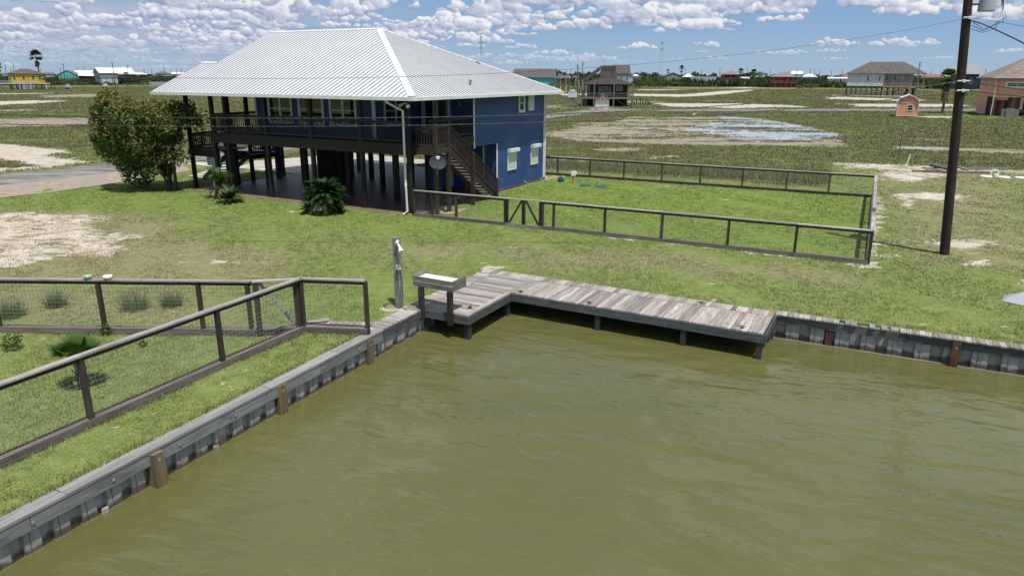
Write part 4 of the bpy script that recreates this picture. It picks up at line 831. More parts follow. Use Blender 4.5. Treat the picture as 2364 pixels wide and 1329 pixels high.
for u in rng(.6, 7.2, .6): b.box(u-.02, u+.02, 0, 1.5, -.23, -.037)
b.build('fascia', M['wale'], dk)
for u, v in ((-.07, -2.5), (-.1, -.1), (2.95, .05), (5.55, .05), (7.62, .05), (-1.5, -2.5), (7.6, 1.5)):
    b = MB(DF); b.box(u-.075, u+.075, v-.07, v+.08, -2.2, -.272); b.build('post', M['dockleg'], dk)
b = MB(DF); b.box(-1.9, -1.86, -2.6, 1.75, -2, -.04); b.box(-1.86, 7.75, 1.71, 1.75, -2, -.04); b.build('retaining_wall', M['wale'], dk)
for (u, v, lb) in ((.28, .12, 'black dock cleat at the inner corner of the dock'), (2.62, .12, 'black dock cleat midway along the right arm of the dock'), (7.1, .14, 'black dock cleat near the far right end of the dock'), (-.30, -2.0, 'black dock cleat on the short arm near the cleaning table'), (5.6, 1.75, 'small black cleat on the back edge of the dock')):
    t_ = thing('dock_cleat', lb, 'cleat', DF(u, v, .01), 'cleats on the dock'); du, dv = (.09, 0) if v > -1 else (.0, .09)
    b = MB(DF); b.tube([(u-du*1.4, v-dv*1.4, .05), (u-du*.5, v-dv*.5, .062), (u+du*.5, v+dv*.5, .062), (u+du*1.4, v+dv*1.4, .05)], [.008, .014, .014, .008], 6); b.box(u-.05, u+.05, v-.03, v+.03, .0, .02); b.box(u-.03, u-.015, v-.012, v+.012, .02, .06); b.box(u+.015, u+.03, v-.012, v+.012, .02, .06); b.build('horn', M['black'], t_)
tb = thing('cleaning_table', 'wooden fish-cleaning table with a white top standing on the dock end', 'table', DF(-1.05, -2.5, 0))
b = MB(DF); TZ = .86; ua, ub, va, vb = -1.78, -.42, -2.72, -2.05
b.box(ua, ub, va, va+.035, TZ-.02, TZ+.11); b.box(ua, ub, va-.04, va-.003, TZ-.17, TZ-.03); b.box(ub, ub+.035, va, vb, TZ-.02, TZ+.14); b.box(ub+.001, ub+.034, va-.04, vb, TZ-.17, TZ-.03); b.box(ua-.035, ua, va, vb, TZ-.02, TZ+.14); b.box(ua, ub, vb-.035, vb, TZ-.17, TZ+.0)
b.build('frame', M['tablewood'], tb); b = MB(DF); b.box(ua, ub, va+.037, vb-.037, TZ, TZ+.03); b.build('table_top', M['bowlw'], tb)
for u in (-1.52, -.52):
    b = MB(DF); b.box(u-.07, u+.07, -2.79, -2.66, -.33, TZ-.18); b.build('leg', M['brown'], tb)
lp = G(922, 707); lf = Fr((lp[0], lp[1], 0), a=HA)
t_ = thing('light_post', 'grey square timber post with a white floodlight and conduit at the bulkhead', 'light post', lf(0, 0, 0))
b = MB(lf); b.box(-.085, .085, -.085, .085, -.02, 2.10); b.build('post', M['greypost'], t_)
b = MB(lf); b.tube([(.03, -.12, .0), (.04, -.12, .3), (.11, -.10, .62), (.11, -.10, 1.25)], .022); b.tube([(.11, -.10, 1.3), (.11, -.10, 1.85), (.1, -.09, 1.95)], .016); b.build('conduit', M['metal'], t_)
b = MB(lf); b.box(.06, .17, -.16, -.09, 1.18, 1.32); b.box(.14, .2, -.15, -.1, 1.2, 1.28); b.build('outlet_box', M['white'], t_)
b = MB(lf); b.tube([(.1, -.1, 1.95), (.12, -.14, 1.98)], .05, 10); b.tube([(.12, -.12, 1.98), (.22, -.16, 1.88), (.26, -.18, 1.84)], [.03, .035, .035], 10); b.tube([(.25, -.18, 1.86), (.32, -.22, 1.76)], [.04, .085], 12); b.tube([(.1, -.1, 2.0), (.16, -.16, 2.03)], [.035, .045], 10); b.build('floodlight', M['white'], t_)
b = MB(lf); b.tube([(.16, -.12, 1.0), (.23, -.12, .9), (.25, -.12, .4), (.22, -.12, .06), (.4, -.2, .03)], .012, 6); b.tube([(.1, -.2, .04), (-.2, -.35, .03), (-.45, -.2, .03), (-.4, .05, .03), (-.1, .1, .03)], .012, 6); tag(b.build('garden_hose', M['green']), 'dark green hose hanging at the light post and looped on the sand', 'hose')

# ------------------------------------------------------------ fences
def fence(name, label, pts, posts, H, side=1, post_w=.10, wire=.0024, kick=.14, bays=None, gate=None, front_rail=True, cat='fence', sp=(.105, .105), topw=.15):
    """pts: corner points (world xy); posts: list of lists of fractions per run"""
    root = thing(name, label, cat, (pts[0][0], pts[0][1], 0))
    for i in range(len(pts)-1):
        p, q = np.array([*pts[i][:2], 0.]), np.array([*pts[i+1][:2], 0.]); L = np.linalg.norm(q-p); fr = Fr(p, a=unit(q-p)); ps = posts[i]
        b = MB(fr); cuts = [0]+[f*L for f in ps[1:-1]][::2]+[L]
        for a, c in zip(cuts[:-1], cuts[1:]): b.box(a+.002, c-.002, -topw/2, topw/2, H-.04, H)
        b.build('top_rail', M['rail'], root)
        b = MB(fr); b.box(.0, L, side*.02-.02, side*.02+.02, H-.14, H-.042); b.build('under_rail', M['fence'], root)
        b = MB(fr); 
        for a, c in zip(cuts[:-1], cuts[1:]): b.box(a+.004, c-.004, -side*.05-.02, -side*.05+.02, -.03, kick)
        b.box(0, L, -.07, .07, kick, kick+.035); b.build('kick_board', M['kick'], root)
        for k, f in enumerate(ps):
            if i > 0 and k == 0: continue
            b = MB(fr); u = f*L; b.box(u-post_w/2, u+post_w/2, -post_w/2, post_w/2, -.05, H-.044); b.build('post', M['fence'], root)
        b = MB(fr)
        for z in rng(kick+.08, H-.14, sp[1]): b.beam((0, side*.055, z), (L, side*.055, z), wire*2, wire*2)
        for u in rng(0, L, sp[0]): b.beam((u, side*.055+.004, kick+.02), (u, side*.055+.004, H-.13), wire*1.7, wire*1.7)
        b.build('wire_mesh', M['metal'], root)
    return root
Wp = lambda x, y: G(x, y)[:2]
# left paddock fence: near run, short run to the bulkhead, back run
c0 = Wp(703, 765); e0 = Wp(850, 771); nearv = unit(Wp(214, 983)-c0); far0 = c0+nearv*16
L1 = 16; f1 = fence('fence', 'grey-railed wire mesh fence running from the lower left corner to the bulkhead', [far0, c0, e0], [[0, .3, 1-8.75/16, 1-5.95/16, 1-2.73/16, 1], [0, 1]], 1.50)
gl_, gr_ = Wp(593, 773.5), Wp(703, 766); bw = Wp(253, 764.5); lw = gl_+unit(Wp(474, 771)-gl_)*1.0
bdir = unit(Wp(0, 767)-gl_); bf0 = gl_+bdir*9.5
f2 = fence('fence', 'wire mesh fence with two bowls on its rail behind the fan palm', [bf0, gl_-bdir*.0], [[0, .28, (9.5-4.02)/9.5, (9.5-1.40)/9.5, 1-.12/9.5]], 1.50)
gt = thing('gate', 'small wooden mesh gate with one diagonal brace between the left fences', 'gate', (gl_[0], gl_[1], 0)); L = np.linalg.norm(gr_-gl_); gf = Fr((gl_[0], gl_[1], 0), a=unit(np.array([*(gr_-gl_), 0])))
b = MB(gf); b.box(.03, .16, -.06, .06, -.03, 1.45); b.build('gate_post', M['fence'], gt); b = MB(gf); b.box(L-.2, L-.06, -.06, .06, .02, 1.40); b.build('gate_post', M['fence'], gt)
b = MB(gf); b.box(.02, L-.03, -.08, .08, 1.455, 1.495); b.build('gate_rail', M['rail'], gt); b = MB(gf); b.box(.17, L-.2, -.04, .0, .03, .15); b.box(.17, L-.2, -.07, .07, .145, .18); b.build('gate_rail', M['kick'], gt)
b = MB(gf); b.beam((.18, .05, 1.42), (L-.22, .05, .2), .03, .08); b.build('brace', M['rail'], gt)
b = MB(gf)
for z in rng(.2, 1.4, .105): b.beam((.16, 0, z), (L-.2, 0, z), .0045, .0045)
for u in rng(.16, L-.2, .105): b.beam((u, 0, .18), (u, 0, 1.45), .0045, .0045)
b.build('wire_mesh', M['metal'], gt); b = MB(gf); b.box(.1, .25, -.075, -.062, 1.05, 1.10); b.box(L-.25, L-.08, -.075, -.062, 1.30, 1.36); b.build('hinge', M['black'], gt)
def bowl(px, mat, label):
    s = (px-0)/593.; p = None
    for k in range(200):                                # point on the back rail under this bearing
        q = bf0+(gl_-bf0)*k/199; dd = F_@np.array([q[0], q[1], 1.5-HC]); xx = CX+FPX*(R_@np.array([q[0], q[1], 1.5-HC]))/dd
        if xx > px: break
    b = MB(); b.lathe((q[0], q[1], 1.50), [(0, .0), (.07, .0), (.105, .045), (.115, .10), (.105, .10), (.095, .05), (.0, .03)], 20, raw=True); tag(b.build('bowl', M[mat], smooth=True), label, 'bowl', 'bowls on the fence rail')
bowl(202, 'bowlg', 'pale green ceramic bowl on the fence rail'); bowl(247, 'bowlw', 'white ceramic bowl on the fence rail')
# yard fence round the lawn
a0, a1, a2, a3, a4 = Wp(958, 498), Wp(1166, 520), Wp(1252, 528.5), Wp(2003, 609), Wp(2015, 456); a5 = Wp(1257, 402.5)
L1 = np.linalg.norm(a1-a0); L3 = np.linalg.norm(a3-a2)
def fr_on(p, q, pts): d = unit(q-p); L = np.linalg.norm(q-p); return [0]+[float((Wp(*t)-p)@d/L) for t in pts]+[1]
yf = fence('fence', 'short dark mesh fence from the downspout to the double gate', [a0, a1], [fr_on(a0, a1, [(1003, 501), (1057, 507)])], 1.27, kick=.12)
yg = fence('fence', 'dark wire mesh fence from the double gate right round the mown lawn', [a2, a3, a4, a5], [fr_on(a2, a3, [(1278, 531), (1398, 542), (1528, 556), (1678, 574), (1833, 590)]), rng(0, 1, 1/6), fr_on(a4, a5, [(1912, 447), (1814, 441), (1713, 434), (1618, 426), (1530, 420), (1443, 414), (1364, 409), (1289, 404)])], 1.27, kick=.12)
gt = thing('double_gate', 'dark double gate with two slanting braces in the yard fence', 'gate', (a1[0], a1[1], 0)); d = a2-a1; L = np.linalg.norm(d); gf = Fr((a1[0], a1[1], 0), a=np.array([*unit(d), 0]))
b = MB(gf); b.box(0, L/2-.01, -.07, .07, 1.23, 1.27); b.box(L/2+.01, L, -.07, .07, 1.23, 1.27); b.box(0.02, L-.02, -.07, -.03, .0, .13); b.build('gate_rail', M['rail'], gt)
for u in (.08, L/2, L-.08): b = MB(gf); b.box(u-.075, u+.075, -.06, .06, -.03, 1.225); b.build('gate_post', M['dark'], gt)
for u0, u1 in ((.2, L/2-.1), (L-.2, L/2+.1)): b = MB(gf); b.beam((u0, .02, .15), (u1, .02, 1.2), .05, .09); b.build('brace', M['dark'], gt)
b = MB(gf)
for z in rng(.2, 1.2, .1): b.beam((0, -.05, z), (L, -.05, z), .0045, .0045)
for u in rng(0, L, .1): b.beam((u, -.05, .12), (u, -.05, 1.22), .0045, .0045)
b.build('wire_mesh', M['metal'], gt)
# septic fittings in the fenced lawn
p = G(1295, 420); t_ = thing('septic_riser', 'bright green plastic riser standing on the lawn near the back fence', 'riser', p); b = MB(); b.lathe(p, [(.22, 0), (.20, .16), (.23, .17), (.23, .20), (.15, .24), (.13, .33), (.0, .36)], 18, raw=True); b.build('cap', M['green'], t_)
p = G(1323, 423); t_ = thing('control_box', 'small white control box on a short post in the fenced lawn', 'control box', p); b = MB(Fr(p, 0)); b.box(-.05, .05, -.03, .05, 0, .52); b.build('post', M['greypost'], t_); b = MB(Fr(p, 0)); b.box(-.14, .14, -.09, .09, .48, .76); b.box(.14, .22, .0, .1, .55, .74); b.build('box', M['white'], t_)
for x, y, r, lb in ((1352, 428.5, .33, 'green round septic lid beside the control box'), (1387, 431, .37, 'larger green round septic lid on the right of the pair')):
    p = G(x, y); b = MB(); b.lathe(p, [(0, .06), (r*.8, .06), (r*.95, .045), (r, .0), (r, -.02)], 26, raw=True); tag(b.build('tank_cover', M['green']), lb, 'tank cover', 'green septic tank covers')
for x, y, r, lb in ((2276, 408.5, .38, 'white round lid left of the bent pipe on the right lawn'), (2318, 410.5, .38, 'white round lid right of the bent pipe'), (2357, 411.8, .38, 'white round lid at the right edge of the picture')):
    p = G(x, y); b = MB(); b.lathe(p, [(0, .12), (r*.8, .10), (r, .05), (r, 0)], 26, raw=True); tag(b.build('tank_cover', M['white']), lb, 'tank cover', 'white septic tank covers')
p = G(2286, 409); b = MB(); b.tube([p, p+[0, 0, .42], p+[.05, 0, .5], p+[.35, 0, .48], p+[.5, 0, .36], p+[.52, 0, .0]], .05, 8, raw=True); b.lathe(p+np.array([.36, 0, 0]), [(.13, 0), (.13, .2), (0, .24)], 12, raw=True); tag(b.build('vent_pipe', M['white']), 'white bent vent pipe between the round lids', 'pipe')
p = G(2092, 385); b = MB(); b.tube([p, p+[.22, .1, .95]], .035, 8, raw=True); tag(b.build('marker_pipe', M['white']), 'leaning white plastic pipe stuck in the sand', 'pipe')
p = G(2104, 382.5); b = MB(); b.tube([p, p+[.02, 0, .75]], .06, 6, raw=True); b.tube([p+[.08, 0, 0], p+[.1, 0, 1.0]], .025, 6, raw=True); tag(b.build('marker_stake', M['greypost']), 'short stake beside the leaning white pipe', 'stake')
t_ = thing('lumber_pile', 'untidy pile of white and grey boards on the sand left of the utility pole', 'lumber pile', G(2168, 397)); pf = Fr(G(2168, 397), .0); r = random.Random(3)
for k, (u0, v0, z0, u1, v1, z1, w_, mt) in enumerate([(-1.0, .5, .22, 1.2, .4, .24, .16, 'cap'), (-1.1, .1, .3, .2, -.5, .12, .2, 'cap'), (-.6, .3, .45, .5, -.5, .2, .2, 'pole'), (-.3, .4, .5, .8, -.3, .3, .14, 'cap'), (-.0, .2, .5, 1.0, -.2, .35, .12, 'tread'), (.9, .3, .2, .95, -.4, .15, .2, 'bowlw'), (-1.9, .1, .05, 1.6, -.1, .05, .12, 'tread'), (-1.4, -.4, .05, 3.4, -.5, .05, .12, 'tread'), (1.5, .4, .3, 1.8, -.4, .2, .14, 'cap')]):
    b = MB(pf); b.beam((u0, v0, z0), (u1, v1, z1), w_, .1); b.build('board', M[mt], t_)
b = MB(Fr(G(2240, 392), -.05)); b.box(-.2, 2.6, -.06, .06, 0, .2); tag(b.build('timber', M['greypost']), 'long grey timber lying on the sand right of the utility pole', 'timber')
# boat-like grey box with rope at the right edge
p = G(2322, 702); t_ = thing('overturned_skiff', 'grey overturned flat skiff at the right edge with yellow rope on it', 'skiff', p); sf = Fr(p, -.12); b = MB(sf)
b.face([(0, .25, .02), (.75, -.42, .02), (.85, -.2, .2), (.75, .55, .26)]); b.face([(.75, -.42, .02), (2.6, -.42, .02), (2.6, -.2, .22), (.85, -.2, .2)]); b.face([(.85, -.2, .2), (2.6, -.2, .22), (2.6, .9, .42), (.75, .55, .26)]); b.face([(.75, .55, .26), (2.6, .9, .42), (2.6, 1.6, .02), (.4, .9, .02)]); b.face([(0, .25, .02), (.75, .55, .26), (.4, .9, .02)])
b.build('hull', M['boatgrey'], t_); b = MB(sf); b.box(.9, 2.6, -.16, -.1, .24, .28); b.box(.9, 2.6, .2, .26, .33, .37); b.build('strake', M['white'], t_)
b = MB(sf); r = random.Random(5)
for k in range(9):
    c = (.95+r.random()*.5, .55+r.random()*.3, .40+k*.018); R2 = .14+.1*r.random(); b.tube([(c[0]+R2*math.cos(a)*1.4, c[1]+R2*math.sin(a), c[2]+.02*math.sin(3*a)) for a in np.linspace(0, 6.3, 14)], .02, 5)
tag(b.build('rope', M['rope']), 'heap of pale yellow rope lying on the grey skiff', 'rope')
p = G(2012, 606); b = MB(); b.tube([G(2154, 572), G(2154, 572)+[0, 0, .3], G(2152, 571)+[-.06, 0, .32]], .02, 6, raw=True); tag(b.build('standpipe', M['white']), 'tiny white standpipe just left of the utility pole foot', 'pipe')
# ------------------------------------------------------------ plants near the house
def leafcloud(n, cen, rad, size, seed, shape=None, inner=.55):
    rg = np.random.default_rng(seed); cen = np.array(cen, float); rad = np.array(rad, float)
    nl = 34; lob = []                                   # lobes make the uneven outline
    for i in range(nl):
        d = rg.normal(size=3); d /= np.linalg.norm(d); d[2] = abs(d[2])*1.0 if rg.random() < .7 else d[2]; lob.append((d*rg.uniform(.45, .95), rg.uniform(.16, .34)))
    i = rg.integers(0, nl, n); c = np.array([l[0] for l in lob])[i]; rr = np.array([l[1] for l in lob])[i]
    d = rg.normal(size=(n, 3)); d /= np.linalg.norm(d, axis=1)[:, None]; p = c+d*(rr*rg.uniform(inner, 1.0, n))[:, None]
    P = cen+p*rad; tip = np.clip(p[:, 2]*.5+d[:, 2]*.5+.3, 0, 1)
    nrm = d*.6+rg.normal(size=(n, 3))*.7; nrm[:, 2] += .5; nrm /= np.linalg.norm(nrm, axis=1)[:, None]
    a = np.cross(nrm, rg.normal(size=(n, 3))); a /= np.linalg.norm(a, axis=1)[:, None]; b_ = np.cross(nrm, a); s = size*(.6+.8*rg.random(n))[:, None]
    V = np.stack([P-a*s, P+b_*s*.55, P+a*s, P-b_*s*.55], 1).reshape(-1, 3); return V, np.arange(4*n).reshape(-1, 4), np.repeat(rg.random(n), 4), np.repeat(tip, 4)
M['leafA'] = mleaf('crape_leaves', (.046, .088, .014), (.120, .175, .032), (.155, .155, .038), trans=.3)
M['leafB'] = mleaf('bush_leaves', (.045, .075, .018), (.12, .17, .04), trans=.2)
M['leafC'] = mleaf('dark_tree_leaves', (.022, .036, .014), (.060, .085, .028), trans=.2)
M['leafD'] = mleaf('light_tree_leaves', (.07, .10, .025), (.15, .19, .05), trans=.2)
M['sago'] = mleaf('sago_leaves', (.010, .034, .007), (.034, .080, .018), trans=.12, rough=.5)
M['sagodry'] = mleaf('sago_old_leaves', (.05, .06, .02), (.17, .13, .06), trans=.1)
M['fan'] = mleaf('fan_palm_leaves', (.028, .075, .010), (.075, .145, .022), trans=.3, rough=.45); M['dead'] = mleaf('dead_palm_leaves', (.12, .085, .05), (.22, .17, .11), trans=.1)
def add_leaves(name, data, mat, parent): V, Fq, rn, tip = data; return np_mesh(name, V, Fq, mat, dict(rnd=rn, tip=tip), parent=parent)
p = G(400, 437); t_ = thing('tree', 'broad rounded tree with orange-tipped leaves at the left corner of the blue house', 'tree', p)
b = MB(); r = random.Random(2)
for k in range(7):
    a = r.random()*6.28; q = p+[.25*math.cos(a), .25*math.sin(a), 0]; e = p+np.array([r.uniform(-2.6, 1.6)-.6, r.uniform(-1.6, 1.6), r.uniform(2.6, 4.4)]); mid = q*.55+e*.45+[0, 0, .35]
    b.tube([q-[0, 0, .1], q*.8+mid*.2+[0, 0, .2], mid, e], [.09, .075, .05, .02], 7, raw=True)
    for j in range(3): f = mid*.5+e*.5; b.tube([f, f+np.array([r.uniform(-1, 1), r.uniform(-1, 1), r.uniform(.2, 1.0)])], [.03, .01], 5, raw=True)
b.build('trunk', M['trunk'], t_)
A = leafcloud(22000, p+[-1.55, .0, 3.1], (3.25, 2.8, 2.85), .095, 3); B = leafcloud(2600, p+[1.2, .2, 3.6], (1.5, 1.5, 1.7), .085, 5); C_ = leafcloud(3200, p+[-.7, -.5, 1.7], (2.6, 1.9, 1.15), .085, 9)
n0, n1 = len(A[0]), len(A[0])+len(B[0]); add_leaves('crown', (np.concatenate([A[0], B[0], C_[0]]), np.concatenate([A[1], B[1]+n0, C_[1]+n1]), np.concatenate([A[2], B[2], C_[2]]), np.concatenate([A[3], B[3], C_[3]])), M['leafA'], t_)
def frond(pos, az, el0, L, droop, nl, lw, ll, rg):      # arching feather leaf
    P = []; q = np.array(pos, float); e = el0; n = 9
    for k in range(n+1): P.append(q.copy()); q = q+L/n*np.array([math.cos(az)*math.cos(e), math.sin(az)*math.cos(e), math.sin(e)]); e -= droop/n
    V = []; T = []
    side = np.array([-math.sin(az), math.cos(az), 0])
    for k in range(nl):
        f = (k+1)/(nl+.5); i = min(int(f*n), n-1); g_ = f*n-i; c = P[i]*(1-g_)+P[i+1]*g_; d = unit(P[i+1]-P[i]); l = ll*math.sin(math.pi*min(1, f*.85+.12))**.6; up = np.cross(side, d)*-1
        for s in (-1, 1):
            t = c+side*s*l*.8+d*l*.55+up*l*.18*(1 if rg.random() < .8 else -.3); V += [c-d*lw, c+d*lw, t]; T += [f]*3
    w_ = .012
    for i in range(n): V += [P[i]-side*w_, P[i]+side*w_, P[i+1]]; T += [.2]*3
    return V, T
def sago(p, R, n, z0, seed, parent, name='crown', mat='sago', els=(-.35, 1.35), dr=1.0):
    rg = random.Random(seed); V = []; rn = []
    for k in range(n):
        az = rg.random()*6.28; f = (k+.5)/n; el = els[0]+(els[1]-els[0])*f; v, t = frond(np.array(p)+[0, 0, z0], az, el, R*rg.uniform(.85, 1.1), dr*(1.0-.35*f), 34, .019, R*.21, rg); V += v; rn += [rg.random()]*len(v)
    V = np.array(V); np_mesh(name, V, np.arange(len(V)).reshape(-1, 3), M[mat], dict(rnd=rn, tip=np.zeros(len(V))), parent=parent)
p = G(752, 491); t_ = thing('sago_palm', 'large round sago palm standing alone in front of the porch', 'sago palm', p, 'sago palms by the porch')
b = MB(); b.lathe(p, [(.24, 0), (.26, .3), (.2, .75), (.05, .9)], 14, raw=True); b.build('trunk', M['trunk'], t_); sago(p, 1.22, 190, .74, 1, t_, els=(-.15, 1.5), dr=1.55); sago(p, 1.15, 90, .70, 2, t_, 'old_fronds', 'sagodry', (-.7, .1), 1.5)
for k in range(2): q = p+np.array([(-.75, .55)[k], -.35, 0]); sago(q, .55, 22, .12, 30+k, t_, 'offshoot', 'sago', (.1, 1.2))
p = G(507, 455); t_ = thing('sago_palm', 'taller sago palm with upright olive fronds in front of the meter box', 'sago palm', p, 'sago palms by the porch')
b = MB(); b.lathe(p, [(.2, 0), (.2, .5), (.1, .7)], 14, raw=True); b.build('trunk', M['trunk'], t_); sago(p, 1.15, 26, .65, 4, t_, 'crown', 'fan', (.75, 1.5)); sago(p, .8, 26, .5, 5, t_, 'old_fronds', 'dead', (-.7, .4))
p = G(530, 467); t_ = thing('sago_palm', 'small low green sago palm right of the meter box', 'sago palm', p, 'sago palms by the porch'); sago(p, .92, 40, .18, 6, t_, 'crown', 'sago', (.05, 1.2)); b = MB(); b.lathe(p, [(.14, 0), (.14, .15), (.05, .25)], 12, raw=True); b.build('trunk', M['trunk'], t_)
def fanleaf(c, az, el, R, n, V, rn, rg, spread=2.3, stalk=.5, wf=.045):
    d = np.array([math.cos(az)*math.cos(el), math.sin(az)*math.cos(el), math.sin(el)]); h0 = c+d*stalk; s = unit(np.cross(d, [0, 0, 1])); r_ = rg.random(); V += [c-s*.012, c+s*.012, h0]; rn += [r_]*3
    for k in range(n):
        a = (k/(n-1)-.5)*spread; dd = d*math.cos(a)+s*math.sin(a); l = R*(1-.25*abs(a)/1.2)*rg.uniform(.92, 1.05); t = h0+dd*l+np.array([0, 0, -.12*l]); w_ = np.cross(dd, np.cross(d, s)); w_ = unit(w_)*R*wf; m_ = h0+dd*l*.55
        V += [h0, m_-w_, m_+w_, m_-w_, t, m_+w_]; rn += [r_]*6
p = G(190, 893); t_ = thing('fan_palm', 'young fan palm with a short stub trunk behind the front fence post', 'palm', p); rg = random.Random(8); V = []; rn = []
for k in range(11): fanleaf(p+np.array([0, 0, .62]), .3+k*.61+rg.random()*.4, .35+.9*rg.random(), .55, 22, V, rn, rg, 2.5, .26, .030)
V = np.array(V); np_mesh('crown', V, np.arange(len(V)).reshape(-1, 3), M['fan'], dict(rnd=rn, tip=np.zeros(len(V))), parent=t_)
b = MB(); b.lathe(p, [(.08, -.02), (.085, .35), (.06, .7)], 10, raw=True); rr = random.Random(1)
for k in range(14): a = rr.random()*6.28; z = rr.random()*.6; b.beam(p+[.05*math.cos(a), .05*math.sin(a), z], p+[.17*math.cos(a), .17*math.sin(a), z+.14], .03, .012, raw=True)
b.build('trunk', M['trunk'], t_)
def clump(name, label, pos, n, H, W, S, mat, cat, group=None):
    V, Fq, rn, rep = blades(np.repeat(np.array([pos[:2]]), 1, 0), np.array([H]), np.array([W]), np.array([S]), n, 1.3); return np_mesh(name, V, Fq, mat, dict(rnd=rn, dry=np.zeros(len(rn)), tip=np.zeros(len(rn))), label=label, cat=cat, group=group)
MGC = mleaf('clump_grass', (.085, .125, .055), (.19, .23, .11), trans=.3)
for (x, y, H_, S, lb) in ((28, 730, .62, .45, 'bushy grass clump at the left edge behind the mesh fence'), (128, 707, .62, .30, 'tall dark grass clump right of the leftmost one behind the fence'), (312, 712, .62, .45, 'wide green grass clump just right of the fence post under the bowls'), (398, 705, .48, .33, 'smaller grass clump nearest the gate behind the fence')):
    clump('grass_clump', lb, G(x, y), 420, H_, .011, S*.8, MGC, 'grass clump', 'grass clumps behind the mesh fence')
for (x, y, s, n, lb) in ((30, 806, .28, 500, 'small leafy green shrub inside the left fence'), (250, 772, .20, 260, 'leafy weed at the foot of the fence post under the bowls'), (330, 798, .10, 90, 'tiny dark weed in the turf right of the fan palm')):
    p = G(x, y); V, Fq, rn, tip = leafcloud(n, p+[0, 0, s*.6], (s, s, s), .03, n); np_mesh('shrub', V, Fq, M['leafB'], dict(rnd=rn, tip=tip), label=lb, cat='shrub')
# ------------------------------------------------------------ utility pole and wires
pb = G(2180, 586); pt = D(2246.5, -120, pb[1]); t_ = thing('utility_pole', 'tall dark leaning wooden utility pole on the right lawn', 'utility pole', pb)
b = MB(); n = 12; pa = [pb+(pt-pb)*f for f in np.linspace(-.01, 1, n)]; b.tube(pa, [.178-.035*f for f in np.linspace(0, 1, n)], 14, raw=True); b.build('shaft', M['pole'], t_)
def onpole(y): 
    lo, hi = 0., 1.
    for _ in range(40):
        f = (lo+hi)/2; q = pb+(pt-pb)*f; yy = CY-FPX*(U_@(q-EYE))/(F_@(q-EYE)); lo, hi = (f, hi) if yy > y else (lo, f)
    return pb+(pt-pb)*f
q = onpole(12); b = MB(); c = q+np.array([.62, -.1, 0]); b.lathe(c+[0, 0, -.22], [(0, -.02), (.26, 0), (.27, .03), (.27, .95), (.2, 1.05), (0, 1.08)], 24, raw=True); tr = b.build('transformer', M['trans'], t_, smooth=False)
b = MB(); b.beam(q+[.15, -.02, .35], q+[.4, -.05, .35], .06, .08, raw=True); b.beam(q+[.15, -.02, .02], q+[.4, -.05, .02], .05, .05, raw=True); b.build('bracket', M['black'], t_)
for y in (42, 187, 209):
    q = onpole(y); b = MB(); b.lathe(q+np.array([0, -.19, -.05]), [(.0, 0), (.05, 0), (.05, .03), (.03, .05), (.05, .07), (.04, .1), (0, .1)], 10, raw=True); b.tube([q+[-.22, -.19, 0], q+[.22, -.19, 0]], .025, 6, raw=True); b.build('insulator', M['bowlw'], t_)
def wire(name, label, pts, r, mat, twist=False):
    pts = [np.array(p, float) for p in pts]; b = MB(); n = 70; 
    def at(f):                                          # quadratic through three points
        return pts[0]*(1-f)*(1-2*f)+pts[1]*4*f*(1-f)+pts[2]*f*(2*f-1)
    P_ = [at(f) for f in np.linspace(0, 1, n)]; b.tube(P_, r, 6, raw=True)
    if twist:
        m_ = 900; b.tube([at(f)+r*1.5*np.array([0, math.cos(f*m_), math.sin(f*m_)]) for f in np.linspace(0, 1, 900)], r*.75, 4, raw=True)
    return tag(b.build(name, M[mat]), label, 'power line', 'wires on the utility pole')
YP = pb[1]-.2; YL = 27.6
def wl(px): return D(px[0], px[1], YL+(px[0]-2215)/2215*0)
wire('power_line', 'upper twisted cable crossing the house front from the utility pole to the left', [onpole(187)+[0, -.2, 0], D(1090, 269, YP+.1), D(-500, 249, YP+.3)], .0125, 'cable', True)
wire('power_line', 'lower twisted cable crossing the house front just under the other one', [onpole(209)+[0, -.2, 0], D(1090, 287, YP+.1), D(-500, 274, YP+.3)], .0115, 'cable', True)
wire('power_line', 'thin top wire rising to the utility pole across the sky', [onpole(42)+[0, -.2, 0], D(1180, 168, YP+.1), D(-150, 163, YP+.3)], .007, 'cable')
wire('power_line', 'thick dark blue cable sloping down right from the utility pole', [onpole(49)+[.1, -.15, 0], D(2305, 72, YP-2), D(2440, 140, YP-5)], .02, 'bluecable')
wire('power_line', 'thin wire running right from the transformer level', [onpole(44)+[.2, -.15, 0], D(2320, 53.5, YP), D(2480, 85, YP)], .008, 'cable')
wire('power_line', 'upper low cable running right past the orange house', [onpole(187)+[.1, -.2, 0], D(2300, 199, YP+.3), D(2480, 222, YP+.6)], .014, 'bluecable')
wire('power_line', 'lower low cable running right past the orange house', [onpole(209)+[.1, -.2, 0], D(2300, 217, YP+.3), D(2480, 236, YP+.6)], .016, 'bluecable')
for k, (e, mdl) in enumerate((((.62, -.2, .35), (1.1, -.35, -.25)), ((.75, -.2, .5), (1.2, -.3, -.1)), ((.5, -.2, .0), (.9, -.3, -.45)))):
    q = onpole(52); b = MB(); b.tube([q+[.15, -.15, -.12*k], q+np.array([.5, -.25, -.25-.05*k]), q+np.array(mdl)+[0, 0, .25], q+np.array([1.02+.04*k, -.2, .55]), q+np.array([.95, -.15, 1.1])], .012, 6, raw=True); b.build('drop_wire', M['bluecable'], t_)
